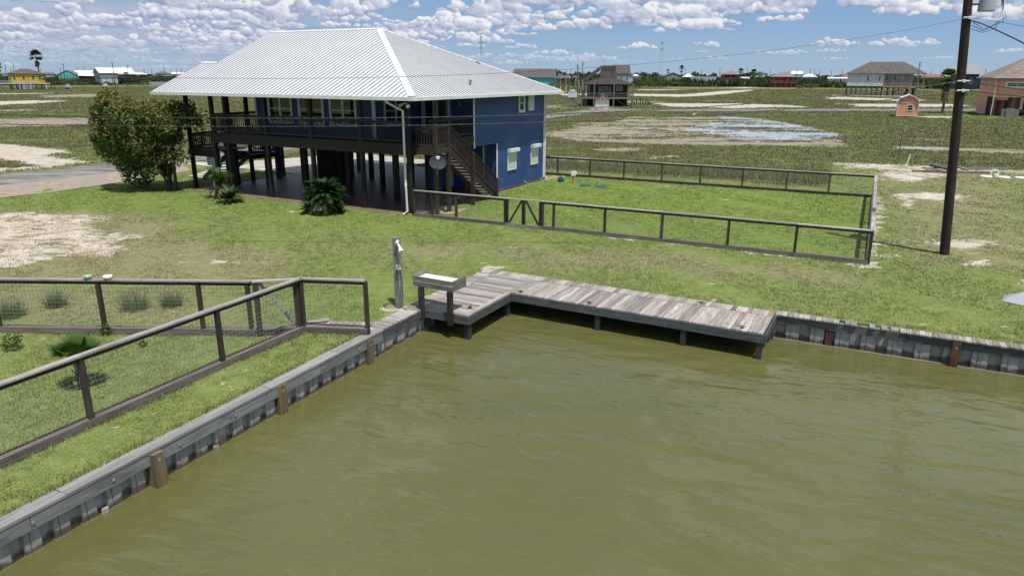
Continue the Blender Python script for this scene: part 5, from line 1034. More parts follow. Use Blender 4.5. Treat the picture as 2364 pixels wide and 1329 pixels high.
# ------------------------------------------------------------ houses across the marsh
def fr_px(x, ybase, yaw=0):
    p = G(x, ybase); return p
def opening(par, fr, u0, u1, z0, z1, v=0, wd=.09, glass='glass', trim='white'):
    b = MB(fr); b.box(u0, u0+wd, v-.06, v-.003, z0, z1); b.box(u1-wd, u1, v-.06, v-.003, z0, z1); b.box(u0+wd, u1-wd, v-.06, v-.003, z1-wd, z1); b.box(u0+wd, u1-wd, v-.06, v-.003, z0, z0+wd); b.box(u0+wd, u1-wd, v-.05, v-.02, (z0+z1)/2-.03, (z0+z1)/2+.03)
    f = b.build('window', M[trim], par); b = MB(fr); b.box(u0+wd, u1-wd, v-.03, v-.001, z0+wd, z1-wd); b.build('pane', M[glass], f)
def roofmesh(b, kind, u0, u1, v0, v1, ze, zr_, oh):
    u0 -= oh; u1 += oh; v0 -= oh; v1 += oh; um, vm = (u0+u1)/2, (v0+v1)/2; th = .14
    if kind == 'hip':
        d = min((v1-v0)/2, (u1-u0)/2*.98); R1, R2 = ((u0+d, vm, zr_), (u1-d, vm, zr_)) if (v1-v0) <= (u1-u0) else ((um, v0+d, zr_), (um, v1-d, zr_))
        c = [(u0, v0, ze), (u1, v0, ze), (u1, v1, ze), (u0, v1, ze)]
        if (v1-v0) <= (u1-u0): fs = [[c[0], c[1], R2, R1], [c[1], c[2], R2], [c[2], c[3], R1, R2], [c[3], c[0], R1]]
        else: fs = [[c[0], c[1], R1], [c[1], c[2], R2, R1], [c[2], c[3], R2], [c[3], c[0], R1, R2]]
    elif kind == 'gx': fs = [[(u0, v0, ze), (u1, v0, ze), (u1, vm, zr_), (u0, vm, zr_)], [(u1, v1, ze), (u0, v1, ze), (u0, vm, zr_), (u1, vm, zr_)]]
    elif kind == 'gy': fs = [[(u0, v0, ze), (um, v0, zr_), (um, v1, zr_), (u0, v1, ze)][::-1], [(u1, v0, ze), (um, v0, zr_), (um, v1, zr_), (u1, v1, ze)]]
    else: fs = [[(u0, v0, ze), (u1, v0, ze), (u1, v1, zr_), (u0, v1, zr_)]]
    for f in fs: b.face(f); b.face([(p[0], p[1], p[2]-th) for p in f][::-1])
    for f in fs:
        for i in range(len(f)):
            a, c = f[i], f[(i+1) % len(f)]; b.face([a, (a[0], a[1], a[2]-th), (c[0], c[1], c[2]-th), c])
def fhouse(label, xl, xr, yb, yf, ye, yr, wall, roof, kind='hip', yaw=0., dep=.7, wins=3, deck=None, posts=6, name='house', oh=.5, cat='house', oy=None, low=None):
    """xl,xr wall span; yb ground, yf floor, ye eave, yr ridge as seen; real depth dep*width"""
    o = G((xl+xr)/2, yb); be = math.atan(((xl+xr)/2-CX)/FPX); yaw = yaw-be; sc = o[1]/FPX*1.0; W_ = (xr-xl)*sc*1.03*math.cos(be); W_ /= max(.5, math.cos(yaw+be)); fr = Fr(o, a=(math.cos(yaw), math.sin(yaw), 0)); hz = 173.4+.0045*((xl+xr)/2-CX)
    Z = lambda y: HC-(y-hz)*sc*1.04; zf, ze, zr_ = max(0, Z(yf)), Z(ye), Z(yr)
    vc = W_*dep/2; rz = zr_; t_ = thing(name, label, cat, o); u0, u1 = -W_/2, W_/2; dp = W_*dep
    b = MB(fr); b.box(u0, u1, 0, dp, zf, ze)
    if kind == 'gy': b.face([(u0, 0, ze), (u1, 0, ze), (0, 0, rz)]); b.face([(u1, dp, ze), (u0, dp, ze), (0, dp, rz)])
    if kind == 'gx': b.face([(u0, dp, ze), (u0, 0, ze), (u0, dp/2, rz)]); b.face([(u1, 0, ze), (u1, dp, ze), (u1, dp/2, rz)])
    b.build('wall', M[wall], t_); b = MB(fr); roofmesh(b, kind, u0, u1, 0, dp, ze+.05, rz+.1, oh); b.build('roof', M[roof], t_)
    hh = ze-zf; w_ = min(1.1, W_/(wins*2.2)) if wins else 0
    for i in range(wins): u = u0+(i+.5)*W_/wins+((i*37) % 5-2)*.06*W_/wins; opening(t_, fr, u-w_/2, u+w_/2, zf+hh*.36, zf+hh*.78)
    if zf > .8:
        for i in range(posts):
            u = u0+.15+(W_-.3)*i/(posts-1)
            for v in (.15, dp*.5, dp-.15): b = MB(fr); b.box(u-.13, u+.13, v-.13, v+.13, 0, zf-.02); b.build('post', M['farpole'], t_)
        if low: b = MB(fr); b.box(u0+W_*low[0], u0+W_*low[1], .3, dp-.4, 0, zf-.02); b.build('lower_wall', M[low[2]], t_)
    if deck:
        a, c, mt = deck; ua, uc = u0+W_*a, u0+W_*c; dd = 2.2; b = MB(fr); b.box(ua, uc, -dd, -.05, zf-.3, zf-.02); b.build('deck', M[mt], t_)
        b = MB(fr); b.box(ua, uc, -dd-.04, -dd+.04, zf+.95, zf+1.05); b.box(ua, uc, -dd-.03, -dd+.03, zf+.08, zf+.16)
        for k in range(int((uc-ua)/.3)): b.box(ua+k*.3, ua+k*.3+.06, -dd-.02, -dd+.02, zf+.1, zf+1)
        b.build('railing', M[mt], t_)
        n_ = max(2, int((uc-ua)/3)+1)
        for k in range(n_): u = ua+.1+(uc-ua-.2)*k/(n_-1); b = MB(fr); b.box(u-.1, u+.1, -dd, -dd+.2, 0, ze+.02); b.build('post', M[mt], t_)
        b = MB(fr); b.face([(ua-.3, -dd-.5, ze-.12), (uc+.3, -dd-.5, ze-.12), (uc+.3, .3, ze+.32), (ua-.3, .3, ze+.32)]); b.face([(ua-.3, -dd-.5, ze-.24), (ua-.3, .3, ze+.2), (uc+.3, .3, ze+.2), (uc+.3, -dd-.5, ze-.24)]); b.face([(ua-.3, -dd-.5, ze-.24), (uc+.3, -dd-.5, ze-.24), (uc+.3, -dd-.5, ze-.12), (ua-.3, -dd-.5, ze-.12)]); b.build('porch_roof', M[roof], t_)
    return t_, fr, (u0, u1, dp, zf, ze, rz)
for n_, c_ in dict(yellow=(.62, .42, .01), teal2=(.10, .50, .52), paleblue=(.36, .45, .58), paleteal=(.40, .60, .60), grey=(.34, .36, .39), palegrey=(.50, .53, .57), sage=(.22, .27, .19), redwall=(.30, .055, .045), brownwall=(.055, .035, .03), darkwall=(.035, .026, .022), orange=(.80, .35, .22), pinkorange=(.70, .32, .24), skyblue=(.16, .30, .58), rust=(.24, .12, .08), lumber=(.40, .27, .16), whitew=(.62, .62, .60), darkdeck=(.06, .05, .045), decking=(.17, .15, .13), bluegrey=(.24, .29, .36), slate=(.13, .135, .145), metalgrey=(.30, .33, .37)).items(): M[n_] = mplain(n_+'_paint', c_, .7, var=.08, scale=.8)
# left of the blue house
t_, fr, (u0, u1, dp, zf, ze, zz) = fhouse('bright yellow stilt house with grey hip roof and long front deck', 33, 106, 207, 189, 170.5, 160.5, 'yellow', 'shingle', 'hip', .12, .75, 4, posts=6, low=(.30, .62, 'grey'))
b = MB(fr); b.box(u0-8, u1+.6, -7.5, -4.6, 2.3, 2.62); b.build('deck', M['palegrey'], t_)
b = MB(fr); b.box(u0-8, u0+7, -7.55, -7.45, 3.45, 3.55)
for k in range(46): b.box(u0-8+k*.35, u0-7.92+k*.35, -7.53, -7.47, 2.6, 3.5)
b.build('railing', M['palegrey'], t_)
for k in range(8): u = u0-7.5+k*3.0; b = MB(fr); b.box(u-.15, u+.15, -7.4, -7.1, 0, 2.3); b.build('post', M['darkdeck'] if k % 3 else M['palegrey'], t_)
for s in (.06, .74): b = MB(fr); uu = u0+(u1-u0)*s; b.beam((uu-(2.6 if s < .5 else 0), -5.6, 2.6 if s > .5 else zf), (uu+2.6, -4.5 if s > .5 else -5.6, zf if s > .5 else 2.7), .9, .25); b.build('staircase', M['lumber'] if s < .5 else M['grey'], t_)
fhouse('small navy house partly hidden behind the yellow house', 10, 34, 199, 182, 175, 171, 'navy', 'slate', 'hip', 0, .8, 2, posts=3)
fhouse('pale teal cottage far behind the yellow house', 106, 126, 186, 178, 171, 167, 'paleteal', 'slate', 'gx', 0, .6, 3, posts=4)
fhouse('turquoise gable-fronted house beyond the green bushes on the left', 139, 176, 188, 183, 171.5, 163, 'teal2', 'shinglebrown', 'gy', -.25, 1.3, 3, posts=3)
fhouse('white cottage with a pale blue metal roof behind the dark deck', 178, 226, 187, 178, 168, 164.3, 'palegrey', 'metalroof', 'gx', 0, .4, 4, posts=5)
fhouse('low dark veranda house under a white metal roof on the left', 186, 228, 190, 181, 174.5, 168.6, 'darkwall', 'metalroof', 'gx', 0, .6, 0, deck=(0, 1, 'darkdeck'), posts=6)
t_, fr, (u0, u1, dp, zf, ze, zz) = fhouse('large grey house with a bright white metal roof beside the white veranda', 237, 312, 196, 178, 169, 158.6, 'grey', 'metalroof', 'gx', .28, .62, 0, posts=7, low=(.02, .50, 'palegrey'))
b = MB(fr); b.box(u0+.55*(u1-u0), u1+6, -3, 5, zf-.3, zf-.02); b.build('deck', M['darkdeck'], t_); b = MB(fr); roofmesh(b, 'sh', u0+.5*(u1-u0), u1+6, -3.2, 5, ze-.6, ze+.3, .3); b.build('porch_roof', M['metalroof'], t_)
for k in range(6):
    for v in (-2.8, 4.6): b = MB(fr); u = u0+.56*(u1-u0)+k*2.6; b.box(u-.13, u+.13, v-.1, v+.1, 0, ze-.5); b.build('post', M['darkdeck'], t_)
b = MB(fr); b.box(u0+.55*(u1-u0), u1+6, -3.02, -2.94, zf+.9, zf+1.0); b.box(u0+.55*(u1-u0), u1+6, -3.02, -2.96, zf+.4, zf+.46); b.build('railing', M['darkdeck'], t_)
fhouse('distant dark grey stilt house just left of the white roof edge', 361, 393, 184, 175, 170.4, 165.2, 'grey', 'slate', 'hip', 0, .8, 2, posts=5)
fhouse('pale far house left of the tree crown', 398, 424, 182, 176, 171, 167.6, 'palegrey', 'metalroof', 'gx', 0, .6, 2, posts=4)
p0, p1 = G(345, 197), G(425, 197); b = MB(); b.box(p0[0], p1[0], p0[1], p0[1]+.3, 0, 1.9); tag(b.build('block_wall', M['grey']), 'long low grey block wall behind the tree crown', 'wall')
# right of the blue house
t_, fr, (u0, u1, dp, zf, ze, zz) = fhouse('turquoise stilt house with grey shingle roof just over the white roof corner', 1186, 1274, 216, 193, 178.5, 161, 'teal2', 'shingle', 'gx', -.15, .75, 1, posts=6)
b = MB(fr); b.box(u1-.2, u1+5, -.5, dp-1, zf-.3, zf-.02); b.build('deck', M['rust'], t_); b = MB(fr); roofmesh(b, 'sh', u1-1, u1+5, -.8, dp-1, ze-.2, ze+.9, .2); b.build('porch_roof', M['shingle'], t_)
for u in (u1+.6, u1+2.7, u1+4.8): b = MB(fr); b.box(u-.1, u+.1, -.4, -.2, 0, ze); b.build('post', M['whitew'], t_)
b = MB(fr); b.box(u1, u1+5, -.55, -.45, zf+.9, zf+1); b.box(u1, u1+5, -.53, -.47, zf+.4, zf+.5); b.build('railing', M['rust'], t_)
fhouse('tall blue-grey gabled house rising behind the dark wooden house', 1416, 1450, 205, 190, 170.5, 153.4, 'bluegrey', 'shingle', 'gx', .2, .5, 3, posts=4)
fhouse('blue-grey side wing with a small gable right of the dark house', 1428, 1452, 203, 190, 174, 163.5, 'palegrey', 'shingle', 'gy', -.2, 1.4, 1, posts=3)
fhouse('pale house with a white flat roof beyond the dark house', 1453, 1470, 189, 181, 175.5, 172.5, 'palegrey', 'metalroof', 'gx', 0, .6, 2, posts=3)
fhouse('small sky-blue gabled house on the horizon right of the dark house', 1464, 1478, 188, 182, 174, 168.3, 'skyblue', 'slate', 'gy', .3, 1.5, 1, posts=3)
fhouse('tiny pale blue gabled house left of the dark house', 1326, 1342, 190, 184, 179, 174, 'paleblue', 'shingle', 'gy', .3, 1.5, 1, posts=3)
fhouse('pale low house with white roof between mast and dark house', 1296, 1316, 190, 184, 179, 175, 'palegrey', 'metalroof', 'hip', 0, .7, 1, posts=3)
fhouse('sage green two-storey house beside the tall far palm', 1534, 1572, 196, 186, 176.5, 168.8, 'sage', 'slate', 'gy', .25, .9, 3, posts=4, low=(.4, 1, 'sage'))
fhouse('low white-roofed house right of the tall far palm', 1575, 1600, 190, 181, 177.6, 172, 'palegrey', 'metalroof', 'hip', 0, .8, 2, posts=4)
fhouse('low dark grey shingled house in front of the far bushes', 1596, 1650, 197, 191, 187, 177.2, 'slate', 'slate', 'gx', 0, .5, 2, posts=6)
fhouse('small white pyramid-roofed pavilion on the horizon', 1634, 1651, 184, 179, 175.2, 170.6, 'whitew', 'metalroof', 'hip', 0, 1, 1, posts=3, name='pavilion', cat='pavilion')
fhouse('dark red stilt house with tan hip roof beside two short palms', 1664, 1704, 197, 181.5, 172.2, 164.3, 'redwall', 'shinglebrown', 'hip', 0, .9, 3, deck=(0, 1, 'rust'), posts=5)
fhouse('white-roofed sheds just right of the dark red house', 1710, 1728, 190, 184, 182, 178, 'rust', 'metalroof', 'gx', 0, .6, 0, posts=3)
fhouse('bright red two-storey house with grey hip roof and front gallery', 1780, 1835, 202.5, 188.5, 177, 167.6, 'redwall', 'shinglebrown', 'hip', 0, .8, 4, deck=(-.02, 1.05, 'rust'), posts=5, low=(0, .88, 'redwall'))
fhouse('light turquoise house partly behind the red house', 1834, 1850, 197, 188, 178, 173, 'teal2', 'slate', 'hip', 0, 1, 1, posts=3)
fhouse('pale blue house with white gable above the red house roof', 1826, 1849, 190, 182, 172, 165.8, 'paleblue', 'metalroof', 'gx', 0, .6, 1, posts=3)
fhouse('long white metal-roofed house right of the red house', 1850, 1884, 191, 183, 177.5, 171.5, 'whitew', 'metalroof', 'hip', 0, .8, 3, posts=4)
fhouse('low terracotta roofed house on the horizon beside white roof', 1904, 1916, 184, 179, 176, 173, 'rust', 'rust', 'hip', 0, .8, 1, posts=3)
fhouse('grey windowless metal warehouse left of the big grey stilt house', 1909, 1953, 200, 199.5, 181, 178.6, 'metalgrey', 'metalroof', 'gx', 0, .5, 0, posts=4, name='warehouse', cat='warehouse', oh=.1)
fhouse('rusty brown roofed house mostly behind the big grey stilt house', 1940, 1975, 197, 190, 178, 169, 'rust', 'rust', 'hip', 0, .8, 0, posts=4)
# big grey stilt house
O = G(1985, 222); SC = O[1]/FPX*1.02; fr = Fr(O, a=unit([.90, -.43, 0])); Zp = lambda y: HC-(y-177.)*SC*1.03; Up = lambda x: (x-1985)*SC*.915
t_ = thing('house', 'big pale grey house on tall posts with brown hip roof and long right-hand porch', 'house', O); zf, ze, zz = Zp(196), Zp(170.8), Zp(147)
b = MB(fr); b.box(Up(1953), Up(2031), 0, 13, zf, ze); b.box(Up(2031)+.01, Up(2092), 3.0, 13, zf, ze); b.build('wall', M['palegrey'], t_); b = MB(fr); roofmesh(b, 'hip', Up(1953), Up(2113), 0, 13, ze+.02, zz, .7); b.build('roof', M['shingle'], t_)
for x, y0, y1 in ((1957, 175, 180), (1972, 174.5, 180), (1997, 174, 187), (2022, 174, 187), (1987, 173.5, 176.5), (2009, 173.5, 176)): opening(t_, fr, Up(x-3), Up(x+3), Zp(y1), Zp(y0), 0, .18)
for x, y0, y1 in ((2037, 175, 185), (2054, 175, 185), (2080, 176, 181)): opening(t_, fr, Up(x-3), Up(x+3), Zp(y1), Zp(y0), 3, .18)
b = MB(fr); b.box(Up(2066), Up(2073), 2.9, 2.98, zf, Zp(174)); b.build('door', M['whitew'], t_)
b = MB(fr); b.box(Up(2031), Up(2118), -.1, 3, zf-.35, zf-.02); b.build('deck', M['lumber'], t_)
b = MB(fr); b.box(Up(2031), Up(2116), -.1, -.02, zf+1.0, zf+1.1); b.box(Up(2031), Up(2116), -.1, -.04, zf+.1, zf+.2)
for k in range(36): u = Up(2031)+k*(Up(2116)-Up(2031))/35; b.box(u, u+.06, -.09, -.04, zf+.1, zf+1)
b.build('railing', M['lumber'], t_)
for x in (2033, 2050, 2068, 2088, 2101, 2113): b = MB(fr); b.box(Up(x)-.13, Up(x)+.13, -.05, .2, 0, ze-.03); b.build('post', M['lumber'], t_)
for x in (1953, 1964, 1974, 1985, 1997, 2009, 2020, 2031, 2044, 2056, 2070, 2084, 2098):
    for v in (.2, 6, 12.5): b = MB(fr); b.box(Up(x)-.2, Up(x)+.2, v-.2, v+.2, 0, zf-.02 if x < 2031 else zf-.36); b.build('post', M['farpole'], t_)
b = MB(fr); b.beam((Up(2068), 1.2, zf-.2), (Up(2050), 1.2, .2), 1.1, .3, up=(0, 0, 1)); b.build('staircase', M['farpole'], t_)
b = MB(fr); b.beam((Up(2075), 2.2, .2), (Up(2096), 2.2, zf-.3), 1.1, .3); b.build('staircase', M['farpole'], t_)
b = MB(fr); b.box(Up(1925), Up(2100), -4, -1, 0, .28); tag(b.build('timber', M['concrete']), 'long low pale slab edge lying in front of the big grey house', 'slab')
# dark wooden house
O = G(1385, 246.4); SC = O[1]/FPX*1.0; fr = Fr(O, a=unit([1, -.04, 0])); Zp = lambda y: HC-(y-174.3)*SC*1.035; Up = lambda x: (x-1385)*SC*1.01
t_ = thing('house', 'dark brown shingled house with pagoda-like roof and a stair climbing to its rooftop', 'house', O); zf, ze, zm, zz = Zp(219), Zp(192.6), Zp(180.5), Zp(165)
b = MB(fr); b.box(Up(1361), Up(1446), 2.2, 9.5, zf, ze); b.build('wall', M['brownwall'], t_); b = MB(fr); b.box(Up(1348), Up(1372), 2, 8, 0, zf-.3); b.box(Up(1405.5), Up(1446), 1.5, 9, 0, zf-.3); b.box(Up(1372), Up(1405.5), -.6, 9, 0, zf-.37); b.build('lower_wall', M['darkwall'], t_)
b = MB(fr); b.box(Up(1348), Up(1357), 1.9, 1.98, 0, zf-.4); b.build('shed_door', M['grey'], t_)
b = MB(fr); b.box(Up(1373.5), Up(1404), -.8, -.62, 0, Zp(222.8)); gd = b.build('garage_door', M['whitew'], t_); b = MB(fr)
for k in range(1, 5): b.box(Up(1373.7), Up(1403.8), -.82, -.801, k*.5, k*.5+.03)
b.build('panel_joint', M['grey'], gd)
b = MB(fr); u0, u1 = Up(1350), Up(1463); v0, v1 = -.6, 11; um = Up(1402); a1, a2 = Up(1379), Up(1424)
q = [(u0, v0, ze), (u1, v0, ze), (u1, v1, ze), (u0, v1, ze)]; r4 = [(a1, 3, zm), (a2, 3, zm), (a2, 7.5, zm), (a1, 7.5, zm)]; c1_, c2_ = Up(1389), Up(1421); r5 = [(c1_, 4, zz), (c2_, 4, zz), (c2_, 6.8, zz), (c1_, 6.8, zz)]
for A_, B_ in ((q, r4), (r4, r5)):
    for i in range(4): j = (i+1) % 4; b.face([A_[i], A_[j], B_[j], B_[i]])
b.face(q[::-1]); b.build('roof', M['shingledark'], t_)
b = MB(fr); b.box(Up(1390), Up(1420), 4, 6.8, zz+.01, Zp(153.8))
tp = b.build('roof_tower', M['brownwall'], t_); b = MB(fr)
for k in range(9): u = Up(1390)+k*(Up(1420)-Up(1390))/8; b.box(u-.05, u+.05, 3.93, 3.99, zz+.1, Zp(154))
b.build('batten', M['decking'], tp)
b = MB(fr); u0, u1 = Up(1337), Up(1456); b.box(u0, u1, -1.2, 2.1, zf-.35, zf-.02); b.box(Up(1313), Up(1332), -3.5, -.5, Zp(220), Zp(218.8)); b.build('deck', M['decking'], t_)
b = MB(fr); b.box(u0, u1, -1.2, -1.1, zf+.75, zf+.87); b.box(u0, u1, -1.2, -1.12, zf+.35, zf+.42); b.build('railing', M['decking'], t_)
b = MB(fr); b.box(Up(1313), Up(1332), -3.55, -3.45, Zp(219), Zp(207.5)); b.box(Up(1316), Up(1328), -3.6, -3.5, Zp(208), Zp(203)); b.build('deck_screen', M['palegrey'], t_)
for x in (1370.5, 1413.5, 1455): b = MB(fr); b.box(Up(x)-.12, Up(x)+.12, -1.15, -.9, 0, ze); b.build('post', M['decking'], t_)
for x in (1312, 1317, 1322, 1325, 1342, 1334): b = MB(fr); b.box(Up(x)-.12, Up(x)+.12, -3.3, -3.0, 0, Zp(220)); b.build('post', M['decking'], t_)
for x in (1446, 1352, 1358): b = MB(fr); b.box(Up(x)-.1, Up(x)+.1, 2, 2.15, zf, ze); b.build('post', M['decking'], t_)
for a, c_ in (((1338, 205), (1345, 183)), ((1346, 207), (1353, 183))): b = MB(fr); b.beam((Up(c_[0])-.7, -.5, Zp(a[1])+.2), (Up(a[0])-.2, -.5, Zp(c_[1])), .1, .22); b.build('stair_rail', M['palegrey'], t_)
b = MB(fr); b.beam((Up(1348), 1, Zp(187)), (Up(1386), 3.2, Zp(160)), 1.0, .25); b.beam((Up(1348), .5, Zp(182)), (Up(1386), 2.7, Zp(155)), .1, .14); b.beam((Up(1348), 1.5, Zp(182)), (Up(1386), 3.7, Zp(155)), .1, .14)
for k in range(7): f = k/6; b.box(Up(1348+38*f)-.06, Up(1348+38*f)+.06, .45+2.2*f, .55+2.2*f, Zp(188-27*f), Zp(182-27*f))
b.build('roof_stair', M['darkdeck'], t_)
for x in (1344, 1348, 1338.5): b = MB(fr); b.box(Up(x)-.1, Up(x)+.1, -.6, -.4, zf, Zp(184)); b.build('post', M['darkdeck'], t_)
b = MB(fr)
for a, c_ in ((1387.5, 1394), (1396, 1402.5)): b.box(Up(a), Up(c_), 2.1, 2.19, zf+.05, Zp(197))
fd = b.build('french_door', M['whitew'], t_); b = MB(fr); b.box(Up(1388.8), Up(1392.8), 2.05, 2.09, zf+.4, Zp(198.5)); b.box(Up(1397.2), Up(1401.2), 2.05, 2.09, zf+.4, Zp(198.5)); b.build('pane', M['glass'], fd)
b = MB(fr); b.box(Up(1382), Up(1386.5), 2.1, 2.18, zf+.2, Zp(197)); b.build('shutter', M['bluegrey'], t_); b = MB(fr); b.box(Up(1404), Up(1409.5), 2.1, 2.18, zf+.2, Zp(197)); b.build('shutter', M['bluegrey'], t_)
opening(t_, fr, Up(1422), Up(1434), Zp(206), Zp(196), 2.2, .12); opening(t_, fr, Up(1358.5), Up(1362.5), Zp(209), Zp(194), 2.2, .1)
b = MB(fr); b.beam((Up(1415), -.4, Zp(221)), (Up(1441), -.4, .15), .1, .3); b.beam((Up(1415), .6, Zp(221)), (Up(1441), .6, .15), .1, .3); b.beam((Up(1420), -.4, Zp(216)), (Up(1443), -.4, 1.1), .08, .1)
for k in range(9): f = (k+.5)/9; b.box(Up(1415+26*f)-.15, Up(1415+26*f)+.15, -.4, .6, Zp(221)*(1-f), Zp(221)*(1-f)+.05)
b.build('staircase', M['darkdeck'], t_)
b = MB(fr); b.beam((Up(1453), 7, Zp(189)), (Up(1456.5), 7, Zp(181)), .2, .2); b.tube([(Up(1396), 5, Zp(154)), (Up(1396), 5, Zp(141.5))], .06); b.build('mast', M['palegrey'], t_)
for k, (x, y) in enumerate([(1458, 233), (1464, 233), (1469, 231), (1478, 229), (1484, 232), (1490, 233), (1496, 231), (1501, 234)]):
    p = G(x, 243.5); b = MB(); hh = [1.1, .9, 1.3, 1.6, 1.3, 1.0, 1.1, .8][k]; b.box(p[0]-.12, p[0]+.12, p[1]-.12, p[1]+.12, 0, hh); tag(b.build('bollard', M['darkdeck']), 'one of the short dark timber posts right of the dark wooden house', 'post', 'short posts right of the dark house')
p = G(1426, 246); V, Fq, rn, tip = leafcloud(500, p+[0, 0, .7], (1.5, .8, .9), .16, 12); np_mesh('shrub', V, Fq, M['leafB'], dict(rnd=rn, tip=tip), label='low green shrub in front of the dark wooden house', cat='shrub')
# orange house at the right edge
O = G(2287, 268); fr = Fr(O, a=unit([.93, -.37, 0])); SC = O[1]/FPX*1.03; t_ = thing('house', 'salmon-orange stilt house with brown hip roof at the right edge', 'house', O); Zp = lambda y: HC-(y-178.4)*SC*1.02
zf, ze = Zp(218.5), Zp(180); W_ = 15.; dp = 13.; b = MB(fr); b.box(0, W_, 0, dp, zf, ze); b.build('wall', M['orange'], t_)
b = MB(fr); roofmesh(b, 'hip', 0, W_, 0, dp, ze+.02, ze+4.3, .75); b.build('roof', M['shinglebrown'], t_)
b = MB(fr); b.box(-.75, W_+.75, -.78, -.7, ze-.02, ze+.16); b.box(-.78, -.7, -.7, dp+.7, ze-.02, ze+.16); b.build('gutter', M['whitew'], t_)
opening(t_, fr, 1.3, 4.7, Zp(200), Zp(187), 0, .3); b = MB(fr); b.box(2.95, 3.05, -.07, -.02, Zp(199), Zp(188)); b.build('mullion', M['whitew'], t_)
opening(t_, fr, 7.5, 9.5, Zp(200), Zp(187), 0, .25)
fl = Fr(fr(0, 0, 0), a=-fr.b)
for a, c_ in ((-11.5, -10.3), (-5.5, -4.3)): opening(t_, fl, a, c_, Zp(200), Zp(187), 0, .25)
b = MB(fr); b.box(.05, 2.3, 7, dp, 0, zf-.01); b.box(.0, 2.2, .2, 1.0, zf-.5, zf-.01); b.box(2.3, 5.2, 5, dp, 0, zf-.01); b.box(0, .3, 5.2, 7, 0, zf-.01); b.build('lower_wall', M['pinkorange'], t_)
for u in (0.15, 3, 5.8, 8.4, 11, 13.6):
    for v in (.2, 4.5, 8.5, 12.8):
        if u > 5 or v < 5: b = MB(fr); b.box(u-.2, u+.2, v-.2, v+.2, 0, zf-.02); b.build('post', M['darkdeck'], t_)
b = MB(fr); b.tube([(-.4, -.7, ze), (-.1, -.2, ze-.5), (-.12, -.2, .1)], .08, 8); b.build('downspout', M['whitew'], t_)
b = MB(fr); b.beam((5.6, -1.6, .2), (10.5, -1.6, zf-.1), .1, .35); b.beam((5.6, -2.8, .2), (10.5, -2.8, zf-.1), .1, .35); b.beam((5.2, -2.8, 1.0), (10, -2.8, zf+.6), .08, .12)
for k in range(14): f = (k+.5)/14; b.box(5.6+4.9*f-.16, 5.6+4.9*f+.16, -2.75, -1.65, .2+(zf-.3)*f, .25+(zf-.3)*f)
b.build('staircase', M['palegrey'], t_)
b = MB(fr); b.box(1.5, 2.6, -3.2, -3.1, 0, 1.5)
for k in range(8): b.box(.9+k*.32, 1.18+k*.32, -3.0, -2.95, 0, 1.35)
tag(b.build('picket_panel', M['greypost']), 'short weathered picket fence in front of the orange house', 'fence')
b = MB(fr)
for k in range(7): b.tube([(4.2+k*2, -3.2, 0), (4.2+k*2, -3.2, 1.25)], .04, 6)
b.tube([(4.2, -3.2, 1.2), (18, -3.2, 1.2)], .03, 6)
for k in range(24): b.beam((4.2+k*.55, -3.2, .1), (4.75+k*.55, -3.2, 1.15), .012, .012)
tag(b.build('chain_link_fence', M['greymetal']), 'low chain-link fence along the front of the orange house', 'fence')
t2 = thing('vehicle', 'dark utility vehicle parked under the orange house', 'vehicle', fr(6.4, 2.5, 0)); b = MB(fr); b.box(4.6, 8.4, 1.6, 3.2, .45, 1.15); b.box(5.4, 7.4, 1.7, 3.1, 1.15, 1.9); b.build('body', M['slate'], t2)
for u in (5.3, 7.7): b = MB(fr); b.tube([(u, 1.55, .4), (u, 1.8, .4)], .4, 14); b.build('wheel', M['black'], t2)
# orange garden shed
O = G(2092, 270.5); fr = Fr(O, a=unit([.895, -.446, 0])); SC = O[1]/FPX*.90; t_ = thing('garden_shed', 'small orange barn-roofed shed with one window on the marsh', 'shed', O); w2 = 23.2*SC; prof = [(-w2, 2.35), (-w2*.72, 3.15), (0, 3.7), (w2*.72, 3.15), (w2, 2.35)]; dp = 4.5
b = MB(fr); b.face([(-w2, 0, .15), (w2, 0, .15)]+[(p[0], 0, p[1]) for p in prof[::-1]]); b.face([(-w2, dp, .15)]+[(p[0], dp, p[1]) for p in prof]+[(w2, dp, .15)]); b.face([(-w2, dp, .15), (-w2, 0, .15), (-w2, 0, 2.35), (-w2, dp, 2.35)]); b.face([(w2, 0, .15), (w2, dp, .15), (w2, dp, 2.35), (w2, 0, 2.35)]); b.build('wall', M['orange'], t_)
b = MB(fr)
for p, q in zip(prof[:-1], prof[1:]):
    k = 1.10; p = (p[0]*k, p[1]+.04); q = (q[0]*k, q[1]+.04); b.face([(p[0], -.25, p[1]), (q[0], -.25, q[1]), (q[0], dp+.2, q[1]), (p[0], dp+.2, p[1])]); b.face([(p[0], -.25, p[1]-.14), (p[0], -.25, p[1]), (q[0], -.25, q[1]), (q[0], -.25, q[1]-.14)][::-1])
b.build('roof', M['metalroof'], t_)
b = MB(fr); b.box(-w2, w2, -.05, -.003, 2.27, 2.39); b.box(-w2, -w2+.12, -.05, -.003, .15, 2.27); b.box(w2-.12, w2, -.05, -.003, .15, 2.27); b.box(-w2+.12, w2-.12, -.05, -.003, .13, .22); b.build('trim', M['whitew'], t_)
opening(t_, fr, -.1, .85, 1.05, 2.05, 0, .11); b = MB(fr); b.box(-w2, w2, .05, dp, 0, .148); b.build('base', M['black'], t_)
b = MB(fr); b.box(1.4, 2.6, .2, .5, .0, .12); tag(b.build('white_board', M['whitew']), 'white board lying on the ground right of the orange shed', 'board')
# navy house and things behind the pole
fhouse('navy blue two-storey house with pale grey roof behind the utility pole', 2190, 2252, 209, 203, 172, 154.5, 'navy', 'shinglelight', 'gx', 0, .45, 2, posts=4)
fhouse('low house with a rusty brown roof between grey house and palm', 2128, 2174, 193, 184, 179, 172.4, 'lumber', 'rust', 'gx', 0, .5, 2, posts=4)
